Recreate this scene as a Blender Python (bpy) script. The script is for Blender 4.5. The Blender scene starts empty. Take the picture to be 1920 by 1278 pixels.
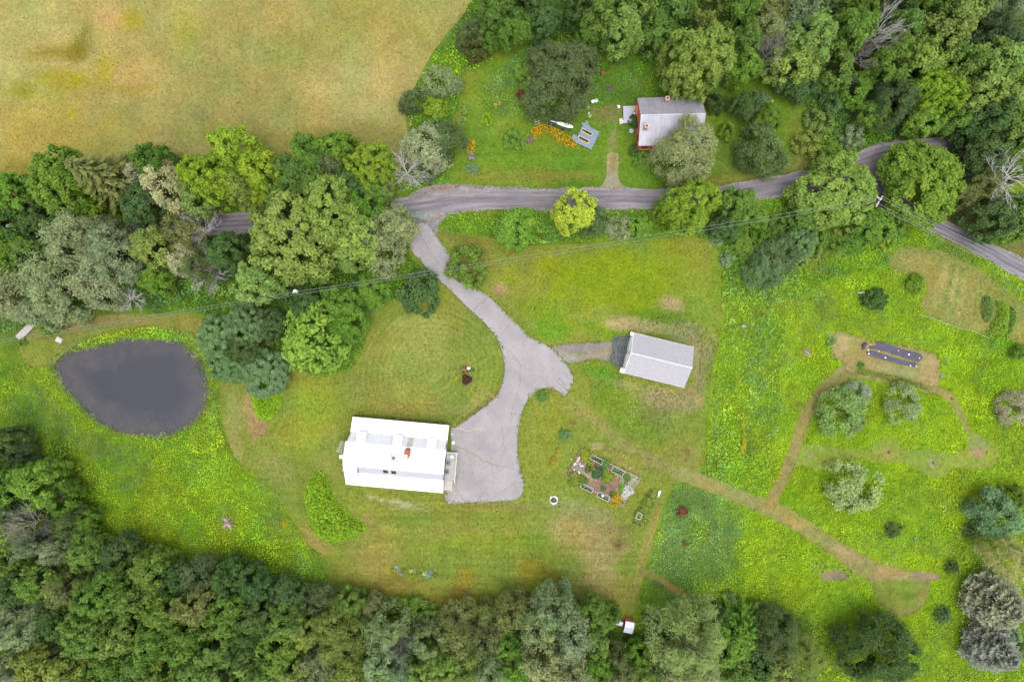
import bpy, math, random
import numpy as np
from mathutils import Vector
from mathutils.geometry import delaunay_2d_cdt
random.seed(7)
RNG = np.random.default_rng(11)
SC = bpy.context.scene
COL = SC.collection
CAM_H = 128.0

# ---------------------------------------------------------------- camera, sky, sun, exposure
cd = bpy.data.cameras.new("camera"); cam = bpy.data.objects.new("camera", cd); COL.objects.link(cam)
cam.location = (0, 0, CAM_H); cam.rotation_euler = (0, 0, 0)
cd.lens = 24.0; cd.sensor_width = 36.0; cd.clip_start = 1.0; cd.clip_end = 2000
SC.camera = cam
W = bpy.data.worlds.new("World"); SC.world = W; W.use_nodes = True
nt = W.node_tree; nt.nodes.clear()
wo = nt.nodes.new('ShaderNodeOutputWorld'); bg = nt.nodes.new('ShaderNodeBackground')
sky = nt.nodes.new('ShaderNodeTexSky'); sky.sky_type = 'NISHITA'; sky.sun_disc = False
SUN_EL, SUN_AZ = math.radians(77), math.radians(155)      # azimuth clockwise from north (+Y)
sky.sun_elevation = SUN_EL; sky.sun_rotation = SUN_AZ; sky.air_density = 1.0; sky.dust_density = 3.0
hs = nt.nodes.new('ShaderNodeHueSaturation'); hs.inputs['Saturation'].default_value = 0.22
nt.links.new(sky.outputs[0], hs.inputs['Color']); nt.links.new(hs.outputs[0], bg.inputs[0])
bg.inputs[1].default_value = 0.15; nt.links.new(bg.outputs[0], wo.inputs[0])
sl = bpy.data.lights.new("sun", 'SUN'); sl.energy = 0.55; sl.angle = math.radians(50); sl.color = (1, .975, .94)
sun = bpy.data.objects.new("sun", sl); COL.objects.link(sun); sun.location = (40, -80, 150)
sd = Vector((math.sin(SUN_AZ) * math.cos(SUN_EL), math.cos(SUN_AZ) * math.cos(SUN_EL), math.sin(SUN_EL)))
sun.rotation_euler = sd.to_track_quat('Z', 'Y').to_euler()
vs = SC.view_settings; SC.display_settings.display_device = 'sRGB'
vs.view_transform = 'Standard'; vs.look = 'None'; vs.gamma = 1.0; vs.exposure = 1.27; vs.use_curve_mapping = False
SC.cycles.max_bounces = 6; SC.cycles.diffuse_bounces = 4; SC.cycles.transmission_bounces = 4; SC.cycles.transparent_max_bounces = 4
SC.cycles.use_adaptive_sampling = True
SC.cycles.adaptive_threshold = 0.03

# ---------------------------------------------------------------- numeric helpers
def G(px, py, z=0.0):
    k = 0.1 * (1 - z / CAM_H)
    return ((px - 960) * k, (639 - py) * k)
def _hash(ix, iy, s):
    h = (ix * 374761393 + iy * 668265263 + s * 144665) & 0xffffffff
    h = ((h ^ (h >> 13)) * 1274126177) & 0xffffffff
    return ((h ^ (h >> 16)) & 0xffff) / 65535.0
def vnoise(x, y, sc, seed=0):
    x = np.asarray(x, float) / sc + 1000.; y = np.asarray(y, float) / sc + 1000.
    ix = np.floor(x).astype(np.int64); iy = np.floor(y).astype(np.int64); fx = x - ix; fy = y - iy
    fx = fx * fx * (3 - 2 * fx); fy = fy * fy * (3 - 2 * fy)
    a = _hash(ix, iy, seed); b = _hash(ix + 1, iy, seed); c = _hash(ix, iy + 1, seed); d = _hash(ix + 1, iy + 1, seed)
    return (a * (1 - fx) + b * fx) * (1 - fy) + (c * (1 - fx) + d * fx) * fy
def fbm(x, y, sc, seed=0, o=3):
    t = 0; a = .5; n = 0
    for i in range(o):
        t = t + a * vnoise(x, y, sc, seed + i * 17); n += a; a *= .5; sc *= .47
    return t / n
def sstep(a, b, x):
    t = np.clip((x - a) / (b - a), 0, 1); return t * t * (3 - 2 * t)
def inpoly(x, y, poly):
    x = np.asarray(x); y = np.asarray(y); r = np.zeros(x.shape, bool); n = len(poly)
    for i in range(n):
        x1, y1 = poly[i]; x2, y2 = poly[(i + 1) % n]
        if y1 == y2: continue
        c = ((y1 > y) != (y2 > y)) & (x < (x2 - x1) * (y - y1) / (y2 - y1) + x1)
        r ^= c
    return r
def pdist(x, y, poly, closed=True):
    d = np.full(np.shape(x), 1e9); n = len(poly)
    for i in range(n if closed else n - 1):
        x1, y1 = poly[i]; x2, y2 = poly[(i + 1) % n]; dx, dy = x2 - x1, y2 - y1; L = dx * dx + dy * dy + 1e-12
        t = np.clip(((x - x1) * dx + (y - y1) * dy) / L, 0, 1)
        d = np.minimum(d, np.hypot(x - x1 - t * dx, y - y1 - t * dy))
    return d
def smooth(pts, step=0.6, closed=True, jit=0.0, seed=0):
    P = [np.array(p, float) for p in pts]; n = len(P); out = []
    rng = range(n) if closed else range(n - 1)
    for i in rng:
        if closed: p0, p1, p2, p3 = P[i - 1], P[i], P[(i + 1) % n], P[(i + 2) % n]
        else: p0, p1, p2, p3 = P[max(i - 1, 0)], P[i], P[i + 1], P[min(i + 2, n - 1)]
        m = max(1, int(np.linalg.norm(p2 - p1) / step))
        for k in range(m):
            t = k / m
            out.append(.5 * ((2 * p1) + (-p0 + p2) * t + (2 * p0 - 5 * p1 + 4 * p2 - p3) * t * t + (-p0 + 3 * p1 - 3 * p2 + p3) * t ** 3))
    if not closed: out.append(P[-1])
    A = np.array(out)
    if jit:
        A[:, 0] += jit * 2 * (vnoise(A[:, 0], A[:, 1], 1.1, seed + 5) - .5); A[:, 1] += jit * 2 * (vnoise(A[:, 0], A[:, 1], 1.1, seed + 9) - .5)
    return [tuple(p) for p in A]
def PX(pts): return [G(*p) for p in pts]

# ---------------------------------------------------------------- object helpers
def tag(o, label=None, cat=None, group=None, kind=None):
    if label: o['label'] = label
    if cat: o['category'] = cat
    if group: o['group'] = group
    if kind: o['kind'] = kind
    return o
def link(name, data, parent=None, loc=(0, 0, 0), rot=(0, 0, 0)):
    o = bpy.data.objects.new(name, data); COL.objects.link(o); o.location = loc; o.rotation_euler = rot
    if parent: o.parent = parent
    return o
def thing(name, label, cat, loc=(0, 0, 0), rz=0.0, group=None):
    return tag(link(name, None, None, loc, (0, 0, rz)), label, cat, group)
def arr_mesh(name, V, F, mat, fcol=None, vcol=None, fval=None, vattr=None, smooth_=False):
    V = np.asarray(V, np.float32); F = np.asarray(F, np.int32); k = F.shape[1]
    me = bpy.data.meshes.new(name); me.vertices.add(len(V)); me.vertices.foreach_set('co', V.ravel())
    me.loops.add(F.size); me.loops.foreach_set('vertex_index', F.ravel())
    me.polygons.add(len(F)); me.polygons.foreach_set('loop_start', np.arange(0, F.size, k, dtype=np.int32))
    me.polygons.foreach_set('loop_total', np.full(len(F), k, np.int32))
    if smooth_: me.polygons.foreach_set('use_smooth', np.ones(len(F), bool))
    me.update(calc_edges=True)
    if fcol is not None:
        a = me.attributes.new('tint', 'FLOAT_COLOR', 'FACE'); a.data.foreach_set('color', np.c_[fcol, np.ones(len(F))].astype(np.float32).ravel())
    if vcol is not None:
        a = me.attributes.new('tint', 'FLOAT_COLOR', 'POINT'); a.data.foreach_set('color', np.c_[vcol, np.ones(len(V))].astype(np.float32).ravel())
    if fval is not None:
        a = me.attributes.new('val', 'FLOAT', 'FACE'); a.data.foreach_set('value', np.asarray(fval, np.float32))
    for n, d in (vattr or {}).items():
        a = me.attributes.new(n, 'FLOAT', 'POINT'); a.data.foreach_set('value', np.asarray(d, np.float32))
    if mat: me.materials.append(mat)
    return me
class MB:
    """collects boxes, tubes and quads for ONE mesh"""
    def __init__(s): s.v = []; s.f = []
    def box(s, c, d, rz=0.0, tilt=None):
        b = len(s.v); cx, cy, cz = c; hx, hy, hz = d[0] / 2, d[1] / 2, d[2] / 2; cs, sn = math.cos(rz), math.sin(rz)
        for z in (-hz, hz):
            for x, y in ((-hx, -hy), (hx, -hy), (hx, hy), (-hx, hy)):
                s.v.append((cx + x * cs - y * sn, cy + x * sn + y * cs, cz + z))
        s.f += [[b + i for i in q] for q in ((3, 2, 1, 0), (4, 5, 6, 7), (0, 1, 5, 4), (1, 2, 6, 5), (2, 3, 7, 6), (3, 0, 4, 7))]; return s
    def slab(s, pts, t):
        """polygon of 3-D points thickened straight down by t"""
        b = len(s.v); n = len(pts); s.v += [tuple(p) for p in pts] + [(p[0], p[1], p[2] - t) for p in pts]
        s.f += [list(range(b, b + n)), list(range(b + 2 * n - 1, b + n - 1, -1))]
        for i in range(n):
            j = (i + 1) % n; s.f.append([b + i, b + n + i, b + n + j, b + j])
        return s
    def tube(s, pts, r, n=6, r2=None, cap=True):
        pts = [Vector(p) for p in pts]; m = len(pts); b = len(s.v)
        for i, p in enumerate(pts):
            d = (pts[min(i + 1, m - 1)] - pts[max(i - 1, 0)]).normalized()
            a = Vector((0, 0, 1)) if abs(d.z) < .9 else Vector((1, 0, 0)); u = d.cross(a).normalized(); w = d.cross(u)
            rr = r if r2 is None else r + (r2 - r) * i / (m - 1)
            for k in range(n):
                t = 2 * math.pi * k / n; q = p + (u * math.cos(t) + w * math.sin(t)) * rr; s.v.append(tuple(q))
        for i in range(m - 1):
            for k in range(n):
                k2 = (k + 1) % n; s.f.append([b + i * n + k, b + i * n + k2, b + (i + 1) * n + k2, b + (i + 1) * n + k])
        if cap: s.f += [[b + k for k in range(n)][::-1], [b + (m - 1) * n + k for k in range(n)]]
        return s
    def blob(s, c, r, sq=(1, 1, 1), seed=0, n=7, m=5):
        b = len(s.v); rg = random.Random(seed)
        for i in range(m + 1):
            for k in range(n):
                th = math.pi * i / m; ph = 2 * math.pi * (k + .5 * (i % 2)) / n; q = r * (1 + (rg.random() - .5) * .3)
                s.v.append((c[0] + q * sq[0] * math.sin(th) * math.cos(ph), c[1] + q * sq[1] * math.sin(th) * math.sin(ph), c[2] + q * sq[2] * math.cos(th)))
        for i in range(m):
            for k in range(n):
                k2 = (k + 1) % n; s.f.append([b + i * n + k, b + (i + 1) * n + k, b + (i + 1) * n + k2, b + i * n + k2])
        return s
    def mesh(s, name, mat, sm=False):
        me = bpy.data.meshes.new(name); me.from_pydata(s.v, [], s.f); me.materials.append(mat); me.update()
        if sm: me.polygons.foreach_set('use_smooth', [True] * len(me.polygons))
        return me
    def obj(s, name, mat, parent=None, sm=False, loc=(0, 0, 0), rot=(0, 0, 0)):
        return link(name, s.mesh(name, mat, sm), parent, loc, rot)

# ---------------------------------------------------------------- materials
def mat_new(name):
    m = bpy.data.materials.new(name); m.use_nodes = True; t = m.node_tree
    return m, t, t.nodes['Principled BSDF']
def N(t, kind, **kw):
    n = t.nodes.new(kind)
    for k, v in kw.items():
        if k in n.inputs: n.inputs[k].default_value = v
        else: setattr(n, k, v)
    return n
def noise(t, scale, detail=4, rough=.6, vec=None, dist=0.0):
    n = N(t, 'ShaderNodeTexNoise', Scale=scale, Detail=detail, Roughness=rough, Distortion=dist)
    if vec is None:
        tc = t.nodes.get('TC') or N(t, 'ShaderNodeTexCoord'); tc.name = 'TC'; vec = tc.outputs['Object']
    t.links.new(vec, n.inputs['Vector']); return n.outputs['Fac']
def ramp(t, fac, stops):
    r = t.nodes.new('ShaderNodeValToRGB'); e = r.color_ramp.elements
    while len(e) < len(stops): e.new(.5)
    for i, (p, c) in enumerate(stops):
        e[i].position = p; e[i].color = (c, c, c, 1) if isinstance(c, (int, float)) else (*c, 1)
    t.links.new(fac, r.inputs[0]); return r.outputs[0]
def mix(t, mode, fac, a, b):
    m = t.nodes.new('ShaderNodeMix'); m.data_type = 'RGBA'; m.blend_type = mode
    for s, v in ((m.inputs[0], fac), (m.inputs[6], a), (m.inputs[7], b)):
        if isinstance(v, (int, float)): s.default_value = v
        elif isinstance(v, tuple): s.default_value = (*v, 1)
        else: t.links.new(v, s)
    return m.outputs[2]
def bump(t, b, h, strength=.5, dist=.05):
    n = N(t, 'ShaderNodeBump', Strength=strength, Distance=dist); t.links.new(h, n.inputs['Height']); t.links.new(n.outputs[0], b.inputs['Normal'])
def simple(name, col, rough=.7, var=.25, scale=6.0, metal=0.0, bm=.2, col2=None, detail=4):
    m, t, b = mat_new(name); f = noise(t, scale, detail)
    lo = tuple(c * (1 - var) for c in col); hi = tuple(min(1, c * (1 + var)) for c in (col2 or col))
    t.links.new(ramp(t, f, [(.3, lo), (.7, hi)]), b.inputs['Base Color']); b.inputs['Roughness'].default_value = rough; b.inputs['Metallic'].default_value = metal
    if bm: bump(t, b, f, bm, .03)
    return m
GROUND_K = (.82, .88, .62)
def attr(t, n='tint', out='Color'):
    a = t.nodes.new('ShaderNodeAttribute'); a.attribute_name = n; return a.outputs[out]
def ground_mat(name, fine=3.0, lo=.72, hi=1.25, mid=.35, bs=.6, extra=None, speck=None):
    """albedo from the 'tint' attribute, broken up by noise at three scales"""
    m, t, b = mat_new(name); c = attr(t)
    c = mix(t, 'MULTIPLY', 1.0, c, GROUND_K)
    c = mix(t, 'MULTIPLY', 1.0, c, ramp(t, noise(t, fine, 3, .75), [(.3, lo), (.7, hi)]))
    c = mix(t, 'MULTIPLY', 1.0, c, ramp(t, noise(t, 1.1, 4, .7), [(.32, .87), (.68, 1.12)]))
    c = mix(t, 'MULTIPLY', 1.0, c, ramp(t, noise(t, mid, 5, .65), [(.3, .86), (.7, 1.13)]))
    if speck: c = mix(t, 'MIX', ramp(t, noise(t, speck[0], 2, .5), [(speck[1], 0.0), (speck[1] + .06, speck[3])]), c, speck[2])
    if extra: c = extra(t, c)
    t.links.new(c, b.inputs['Base Color']); b.inputs['Roughness'].default_value = .95; b.inputs['Specular IOR Level'].default_value = .05
    bump(t, b, noise(t, fine * 1.3, 3, .7), bs, .12)
    return m
def leaf_mat(name, use_obj=True, trans=.32):
    m, t, b = mat_new(name)
    if use_obj:
        oi = t.nodes.new('ShaderNodeObjectInfo'); v = attr(t, 'val', 'Fac')
        hv = N(t, 'ShaderNodeHueSaturation'); t.links.new(oi.outputs['Color'], hv.inputs['Color']); t.links.new(v, hv.inputs['Value'])
        mp = N(t, 'ShaderNodeMapRange'); mp.inputs[1].default_value = .5; mp.inputs[2].default_value = 1.6; mp.inputs[3].default_value = .515; mp.inputs[4].default_value = .485
        t.links.new(v, mp.inputs[0]); t.links.new(mp.outputs[0], hv.inputs['Hue']); c = hv.outputs[0]
    else: c = attr(t)
    t.links.new(c, b.inputs['Base Color']); b.inputs['Roughness'].default_value = .7; b.inputs['Specular IOR Level'].default_value = .12
    tr = N(t, 'ShaderNodeBsdfTranslucent'); t.links.new(c, tr.inputs['Color']); ms = N(t, 'ShaderNodeMixShader', Fac=trans)
    out = t.nodes['Material Output']; t.links.new(b.outputs[0], ms.inputs[1]); t.links.new(tr.outputs[0], ms.inputs[2]); t.links.new(ms.outputs[0], out.inputs[0])
    return m
M_leaf = leaf_mat('leaf'); M_plant = leaf_mat('plant_leaf', False)
M_bark = simple('bark', (.12, .095, .07), .9, .35, 3)
M_dead = simple('dead_wood', (.46, .43, .41), .9, .25, 2)
M_deadd = simple('dead_twigs_dark', (.27, .235, .22), .9, .25, 2)

# ---------------------------------------------------------------- terrain
POND = smooth(PX([(98, 674), (118, 662), (140, 652), (170, 650), (185, 645), (207, 642), (222, 631), (262, 632), (300, 634), (335, 638), (352, 650), (372, 668), (388, 700), (392, 735), (386, 762), (372, 785), (350, 802), (320, 817), (295, 824), (270, 820), (235, 815), (205, 805), (175, 789), (155, 770), (140, 752), (118, 728), (100, 700), (95, 686)]), .8)
def zf(x, y):
    x = np.asarray(x, float); y = np.asarray(y, float)
    return .28 * (fbm(x, y, 55, 3, 2) - .5) * 2 * sstep(3, 12, pdist(x, y, POND[::4])) * 1.0
def zterr(x, y):
    z = zf(x, y); d = pdist(x, y, POND); ins = inpoly(x, y, POND)
    return np.where(ins, -1.3 * sstep(-.5, 2.0, d), z - .12 * sstep(1.2, 0, d))
def z1(x, y): return float(zf(np.array([x]), np.array([y]))[0])
def paint(x, y, base, blobs, seed=0, var=.0):
    """per-vertex albedo: a base colour with irregular soft patches of other colours, some standing for shade"""
    c = np.tile(np.array(base, float), (len(x), 1)); n = fbm(x, y, 3.0, seed, 3) - .5
    for b in blobs:
        px, py, rx, ry, rot, col = b[:6]; st = b[6] if len(b) > 6 else 1.0; soft = b[7] if len(b) > 7 else .5
        cx, cy = G(px, py); a = -math.radians(rot); dx, dy = x - cx, y - cy
        u = (dx * math.cos(a) + dy * math.sin(a)) / (rx * .1); v = (-dx * math.sin(a) + dy * math.cos(a)) / (ry * .1)
        w = (st * sstep(1 + soft * .6, 1 - soft, np.hypot(u, v) + n * 1.1))[:, None]
        c = c * (1 - w) + np.array(col) * w
    if var:
        c *= (1 + var * (fbm(x, y, 9, seed + 40, 3) - .5) * 2 + var * 1.3 * (fbm(x, y, 2.2, seed + 50, 2) - .5))[:, None]; c[:, 0] *= 1 + .22 * (fbm(x, y, 6, seed + 60, 3) - .5) * 2
    return c
CLEAR = []; SHEETS = {}; ROADS = {}
def sheet(name, poly, off, mat, base, blobs=(), step=.8, seed=0, var=.12, label=None, clear=True, attrs=None, kind='structure', parent=None):
    P = np.array(poly); x0, y0 = P.min(0); x1, y1 = P.max(0)
    gx, gy = np.meshgrid(np.arange(x0, x1, step), np.arange(y0, y1, step)); gx = gx.ravel() + RNG.uniform(-.2, .2, gx.size) * step; gy = gy.ravel() + RNG.uniform(-.2, .2, gy.size) * step
    k = inpoly(gx, gy, poly); gx, gy = gx[k], gy[k]; k = pdist(gx, gy, poly) > step * .4; gx, gy = gx[k], gy[k]
    pts = [Vector(p) for p in poly] + [Vector((a, b)) for a, b in zip(gx, gy)]; n = len(poly)
    r = delaunay_2d_cdt(pts, [], [list(range(n))], 1, 1e-5)
    v = np.array([(p.x, p.y) for p in r[0]]); f = np.array([t for t in r[2] if len(t) == 3])
    a, b, c = v[f[:, 0]], v[f[:, 1]], v[f[:, 2]]; cr = (b[:, 0] - a[:, 0]) * (c[:, 1] - a[:, 1]) - (b[:, 1] - a[:, 1]) * (c[:, 0] - a[:, 0])
    f[cr < 0] = f[cr < 0][:, ::-1]
    V = np.c_[v, zf(v[:, 0], v[:, 1]) + off]
    me = arr_mesh(name, V, f, mat, vcol=paint(v[:, 0], v[:, 1], base, blobs, seed, var), vattr={k: g(v[:, 0], v[:, 1]) for k, g in (attrs or {}).items()}, smooth_=True)
    o = link(name, me, parent)
    if kind: o['kind'] = kind
    if label: o['label'] = label
    if clear: CLEAR.append(poly)
    SHEETS[name] = (poly, base, blobs)
    return o
def strip(name, up, lo, off, mat, cols=10, step=.9, label=None):
    """a road between two edge lines, with its across-position stored for the wheel tracks"""
    A = np.array(smooth(PX(up), .5, False)); B = np.array(smooth(PX(lo), .5, False)); m = int(sum(np.hypot(*np.diff(A, axis=0).T)) / step)
    def rs(P):
        s = np.r_[0, np.cumsum(np.hypot(*np.diff(P, axis=0).T))]; t = np.linspace(0, s[-1], m); return np.c_[np.interp(t, s, P[:, 0]), np.interp(t, s, P[:, 1])]
    # pair the edges vertex for vertex through their control points
    def pair(P):
        out = []
        for i in range(len(P) - 1):
            a, b = np.array(G(*P[i])), np.array(G(*P[i + 1]))
            out.append(np.hypot(*(b - a)))
        return out
    la = pair(up); qa, qb = [], []
    SA = smooth_pairs(PX(up), la, step); SB = smooth_pairs(PX(lo), la, step)
    SA, SB = np.array(SA), np.array(SB); m = len(SA); t = np.linspace(0, 1, cols + 1)
    j = (vnoise(SA[:, 0], SA[:, 1], 1.5, 4) - .5) * .5
    pts = SA[:, None, :] * (1 - t)[None, :, None] + SB[:, None, :] * t[None, :, None]
    d = (SB - SA) / np.linalg.norm(SB - SA, axis=1)[:, None]
    pts[:, 0] -= d * j[:, None]; pts[:, -1] += d * ((vnoise(SB[:, 0], SB[:, 1], 1.5, 8) - .5) * .5)[:, None]
    v = pts.reshape(-1, 2); lat = np.tile(t, m); s = np.r_[0, np.cumsum(np.hypot(*np.diff((SA + SB) / 2, axis=0).T))]; lon = np.repeat(s, cols + 1)
    i = np.arange(m - 1)[:, None] * (cols + 1) + np.arange(cols)[None, :]; i = i.ravel()
    F = np.c_[i, i + cols + 1, i + cols + 2, i + 1]
    V = np.c_[v, zf(v[:, 0], v[:, 1]) + off]
    a, b, c = v[F[0, 0]], v[F[0, 1]], v[F[0, 2]]
    if (b[0] - a[0]) * (c[1] - a[1]) - (b[1] - a[1]) * (c[0] - a[0]) < 0: F = F[:, ::-1]
    o = link(name, arr_mesh(name, V, F, mat, vattr={'lat': lat, 'lon': lon}, smooth_=True)); o['kind'] = 'structure'
    if label: o['label'] = label
    CLEAR.append([tuple(p) for p in SA] + [tuple(p) for p in SB[::-1]]); ROADS[name] = CLEAR[-1]
    return o
def smooth_pairs(P, lens, step):
    P = [np.array(p, float) for p in P]; n = len(P); out = []
    for i in range(n - 1):
        p0, p1, p2, p3 = P[max(i - 1, 0)], P[i], P[i + 1], P[min(i + 2, n - 1)]; m = max(1, int(lens[i] / step))
        for k in range(m):
            t = k / m
            out.append(.5 * ((2 * p1) + (-p0 + p2) * t + (2 * p0 - 5 * p1 + 4 * p2 - p3) * t * t + (-p0 + 3 * p1 - 3 * p2 + p3) * t ** 3))
    out.append(P[-1]); return out

# ================================================================ GROUND, WATER, ROADS
SOIL = (.20, .135, .09); STRAW = (.30, .235, .13); TAN = (.285, .225, .095); GRS = (.13, .165, .035); LUSH = (.105, .17, .018); DRYG = (.22, .205, .075); YEL = (.21, .21, .015)
def add_ground():
    xs = np.r_[np.linspace(-420, -112, 24), np.arange(-110, 110.1, .6), np.linspace(112, 420, 24)]
    ys = np.r_[np.linspace(-380, -78, 24), np.arange(-76, 76.1, .6), np.linspace(78, 380, 24)]
    X, Y = np.meshgrid(xs, ys); x, y = X.ravel(), Y.ravel(); nx = len(xs)
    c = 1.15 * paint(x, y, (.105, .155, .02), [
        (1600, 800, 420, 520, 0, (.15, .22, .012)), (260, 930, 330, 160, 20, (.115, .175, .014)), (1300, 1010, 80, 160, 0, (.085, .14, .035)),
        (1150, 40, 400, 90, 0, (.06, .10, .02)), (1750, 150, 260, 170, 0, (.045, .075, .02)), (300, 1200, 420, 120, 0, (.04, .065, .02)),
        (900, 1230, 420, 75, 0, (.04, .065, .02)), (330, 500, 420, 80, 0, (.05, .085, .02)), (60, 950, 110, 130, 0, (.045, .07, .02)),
        (1450, 1220, 120, 80, 0, (.05, .08, .02)), (1420, 470, 110, 60, 20, (.07, .12, .02)), (40, 620, 60, 30, 0, (.08, .12, .03))], 2, .2)  # dark blobs at the woods paint in the shade beneath the trees
    V = np.c_[x, y, zterr(x, y)]; i = (np.arange(len(ys) - 1)[:, None] * nx + np.arange(nx - 1)[None, :]).ravel()
    F = np.c_[i, i + 1, i + nx + 1, i + nx]
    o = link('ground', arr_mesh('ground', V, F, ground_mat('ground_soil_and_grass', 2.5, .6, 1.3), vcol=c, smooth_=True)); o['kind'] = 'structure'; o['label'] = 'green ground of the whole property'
add_ground()

# pond water
def pond_mat():
    m, t, b = mat_new('pond_water'); e = attr(t, 'edge', 'Fac')
    mot = mix(t, 'MIX', ramp(t, noise(t, .22, 6, .6, dist=1.5), [(.36, 0.0), (.7, 1.0)]), (.046, .043, .053), (.064, .058, .060))
    mot = mix(t, 'MIX', ramp(t, noise(t, 1.6, 5, .7), [(.5, 0.0), (.78, .4)]), mot, (.10, .092, .075))
    ad = t.nodes.new('ShaderNodeMath'); ad.operation = 'ADD'; t.links.new(e, ad.inputs[0])
    sc_ = t.nodes.new('ShaderNodeMath'); sc_.operation = 'MULTIPLY_ADD'; t.links.new(noise(t, .18, 4), sc_.inputs[0]); sc_.inputs[1].default_value = .9; sc_.inputs[2].default_value = -.45
    t.links.new(sc_.outputs[0], ad.inputs[1])
    c = mix(t, 'MIX', ramp(t, ad.outputs[0], [(.30, 1.0), (.62, 0.0)]), (.037, .039, .050), mot)
    t.links.new(c, b.inputs['Base Color']); b.inputs['Roughness'].default_value = .12; b.inputs['IOR'].default_value = 1.33
    bump(t, b, noise(t, 2.5, 3), .06, .02); return m
P2 = [tuple(p) for p in np.array(POND)]
ep = np.array(P2); cen = ep.mean(0); ep = cen + (ep - cen) * 1.03; ep = [tuple(p) for p in ep]
def flat_water():
    o = sheet('pond_water', ep, 0, pond_mat(), (.05, .05, .06), (), 1.0, label='dark grey still water of the oval pond', attrs={'edge': lambda x, y: np.clip(pdist(x, y, P2) / 9.0, 0, 1) * inpoly(x, y, P2)})
    n = len(o.data.vertices); co = np.zeros(n * 3, np.float32); o.data.vertices.foreach_get('co', co); co[2::3] = -.32; o.data.vertices.foreach_set('co', co)
flat_water()

# hay field
FIELD = PX([(-700, -600), (960, -600)]) + smooth(PX([(925, -120), (888, -10), (862, 35), (835, 70), (812, 100), (795, 130), (780, 160), (765, 190), (762, 230), (768, 262), (758, 310), (700, 345)]), .8, False, .15) + PX([(560, 345), (400, 350), (200, 400), (0, 410), (-700, 430)])
def field_mat():
    m = ground_mat('mown_hay_field', 2.6, .76, 1.22, .22, .4, speck=(1.2, .72, (.15, .12, .045), .4)); return m
sheet('hay_field', FIELD, .02, field_mat(), (.252, .213, .092), [
    (60, 90, 110, 90, 0, (.30, .25, .12), .8), (480, 150, 200, 130, 0, (.225, .195, .08), .8), (700, 60, 140, 80, 0, (.215, .19, .06), .7), (700, 170, 130, 90, 0, (.30, .24, .12), .7),
    (115, 150, 55, 20, 5, (.26, .21, .035)), (90, 215, 110, 50, 0, (.285, .205, .065), .7), (100, 260, 160, 60, 0, (.27, .20, .06), .7), (30, 330, 60, 40, 0, (.20, .15, .035), .8),  # last blob paints tree shadow onto the field edge
    (118, 100, 62, 12, -4, (.155, .135, .025), .9, .9), (150, 84, 20, 36, 24, (.135, .12, .018), .95, .9), (160, 55, 9, 26, 10, (.16, .14, .03), .6, .9), (60, 104, 40, 10, 0, (.21, .18, .06), .6, .9), (145, 148, 14, 10, 0, (.25, .21, .01), .9), (245, 38, 25, 26, 0, (.25, .22, .02), .7),
    (90, 180, 40, 12, 0, (.25, .215, .045), .6), (135, 215, 16, 8, 0, (.30, .24, .01)), (205, 25, 30, 30, 0, (.32, .22, .12), .6), (40, 170, 30, 18, 0, (.22, .19, .02), .7), (200, 130, 18, 30, 0, (.24, .2, .01), .7),
    (265, 140, 55, 30, 0, (.31, .22, .10), .7), (240, 170, 60, 9, 0, (.24, .17, .03), .6), (350, 210, 100, 40, 0, (.235, .195, .085), .7), (560, 270, 220, 30, 5, (.185, .165, .055), .7), (700, 250, 80, 30, 0, (.19, .165, .06), .7), (540, 90, 40, 50, 0, (.2, .18, .05), .5), (350, 60, 35, 40, 0, (.27, .23, .05), .6)],  # darker blobs beside the tree belt are its shade in the colour
    1.1, 5, .09, 'tan mown hay field with yellow and olive patches')

# lawns -----------------------------------------------------------------------------------
def lawn_extra(t, c):
    tc = t.nodes['TC']; mp = N(t, 'ShaderNodeMapping'); mp.vector_type = 'POINT'; cx, cy = G(812, 700)
    mp.inputs['Location'].default_value = (-cx, -cy, 0); t.links.new(tc.outputs['Object'], mp.inputs['Vector'])
    w = N(t, 'ShaderNodeTexWave', wave_type='RINGS', rings_direction='Z', Scale=.30, Distortion=5.0, Detail=3.0); w.inputs['Detail Scale'].default_value = .22; t.links.new(mp.outputs[0], w.inputs['Vector'])
    r1 = mix(t, 'MULTIPLY', 1.0, c, ramp(t, w.outputs['Fac'], [(.2, .94), (.8, 1.065)]))
    c = mix(t, 'MIX', attr(t, 'ring', 'Fac'), c, r1)
    mp2 = N(t, 'ShaderNodeMapping'); mp2.inputs['Rotation'].default_value = (0, 0, math.radians(3)); mp2.inputs['Scale'].default_value = (.07, 1, 1); t.links.new(tc.outputs['Object'], mp2.inputs['Vector'])
    n2 = noise(t, 1.1, 4, .6, mp2.outputs[0])
    r2 = mix(t, 'MULTIPLY', 1.0, c, ramp(t, n2, [(.3, .84), (.7, 1.2)]))
    return mix(t, 'MIX', attr(t, 'band', 'Fac'), c, r2)
def blobf(px, py, rx, ry, s=1.0):
    cx, cy = G(px, py); return lambda x, y: s * sstep(1.3, .7, np.hypot((x - cx) / (rx * .1), (y - cy) / (ry * .1)))
M_lawn = ground_mat('mown_lawn_grass', 2.4, .70, 1.32, .5, .45, lawn_extra)
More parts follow.
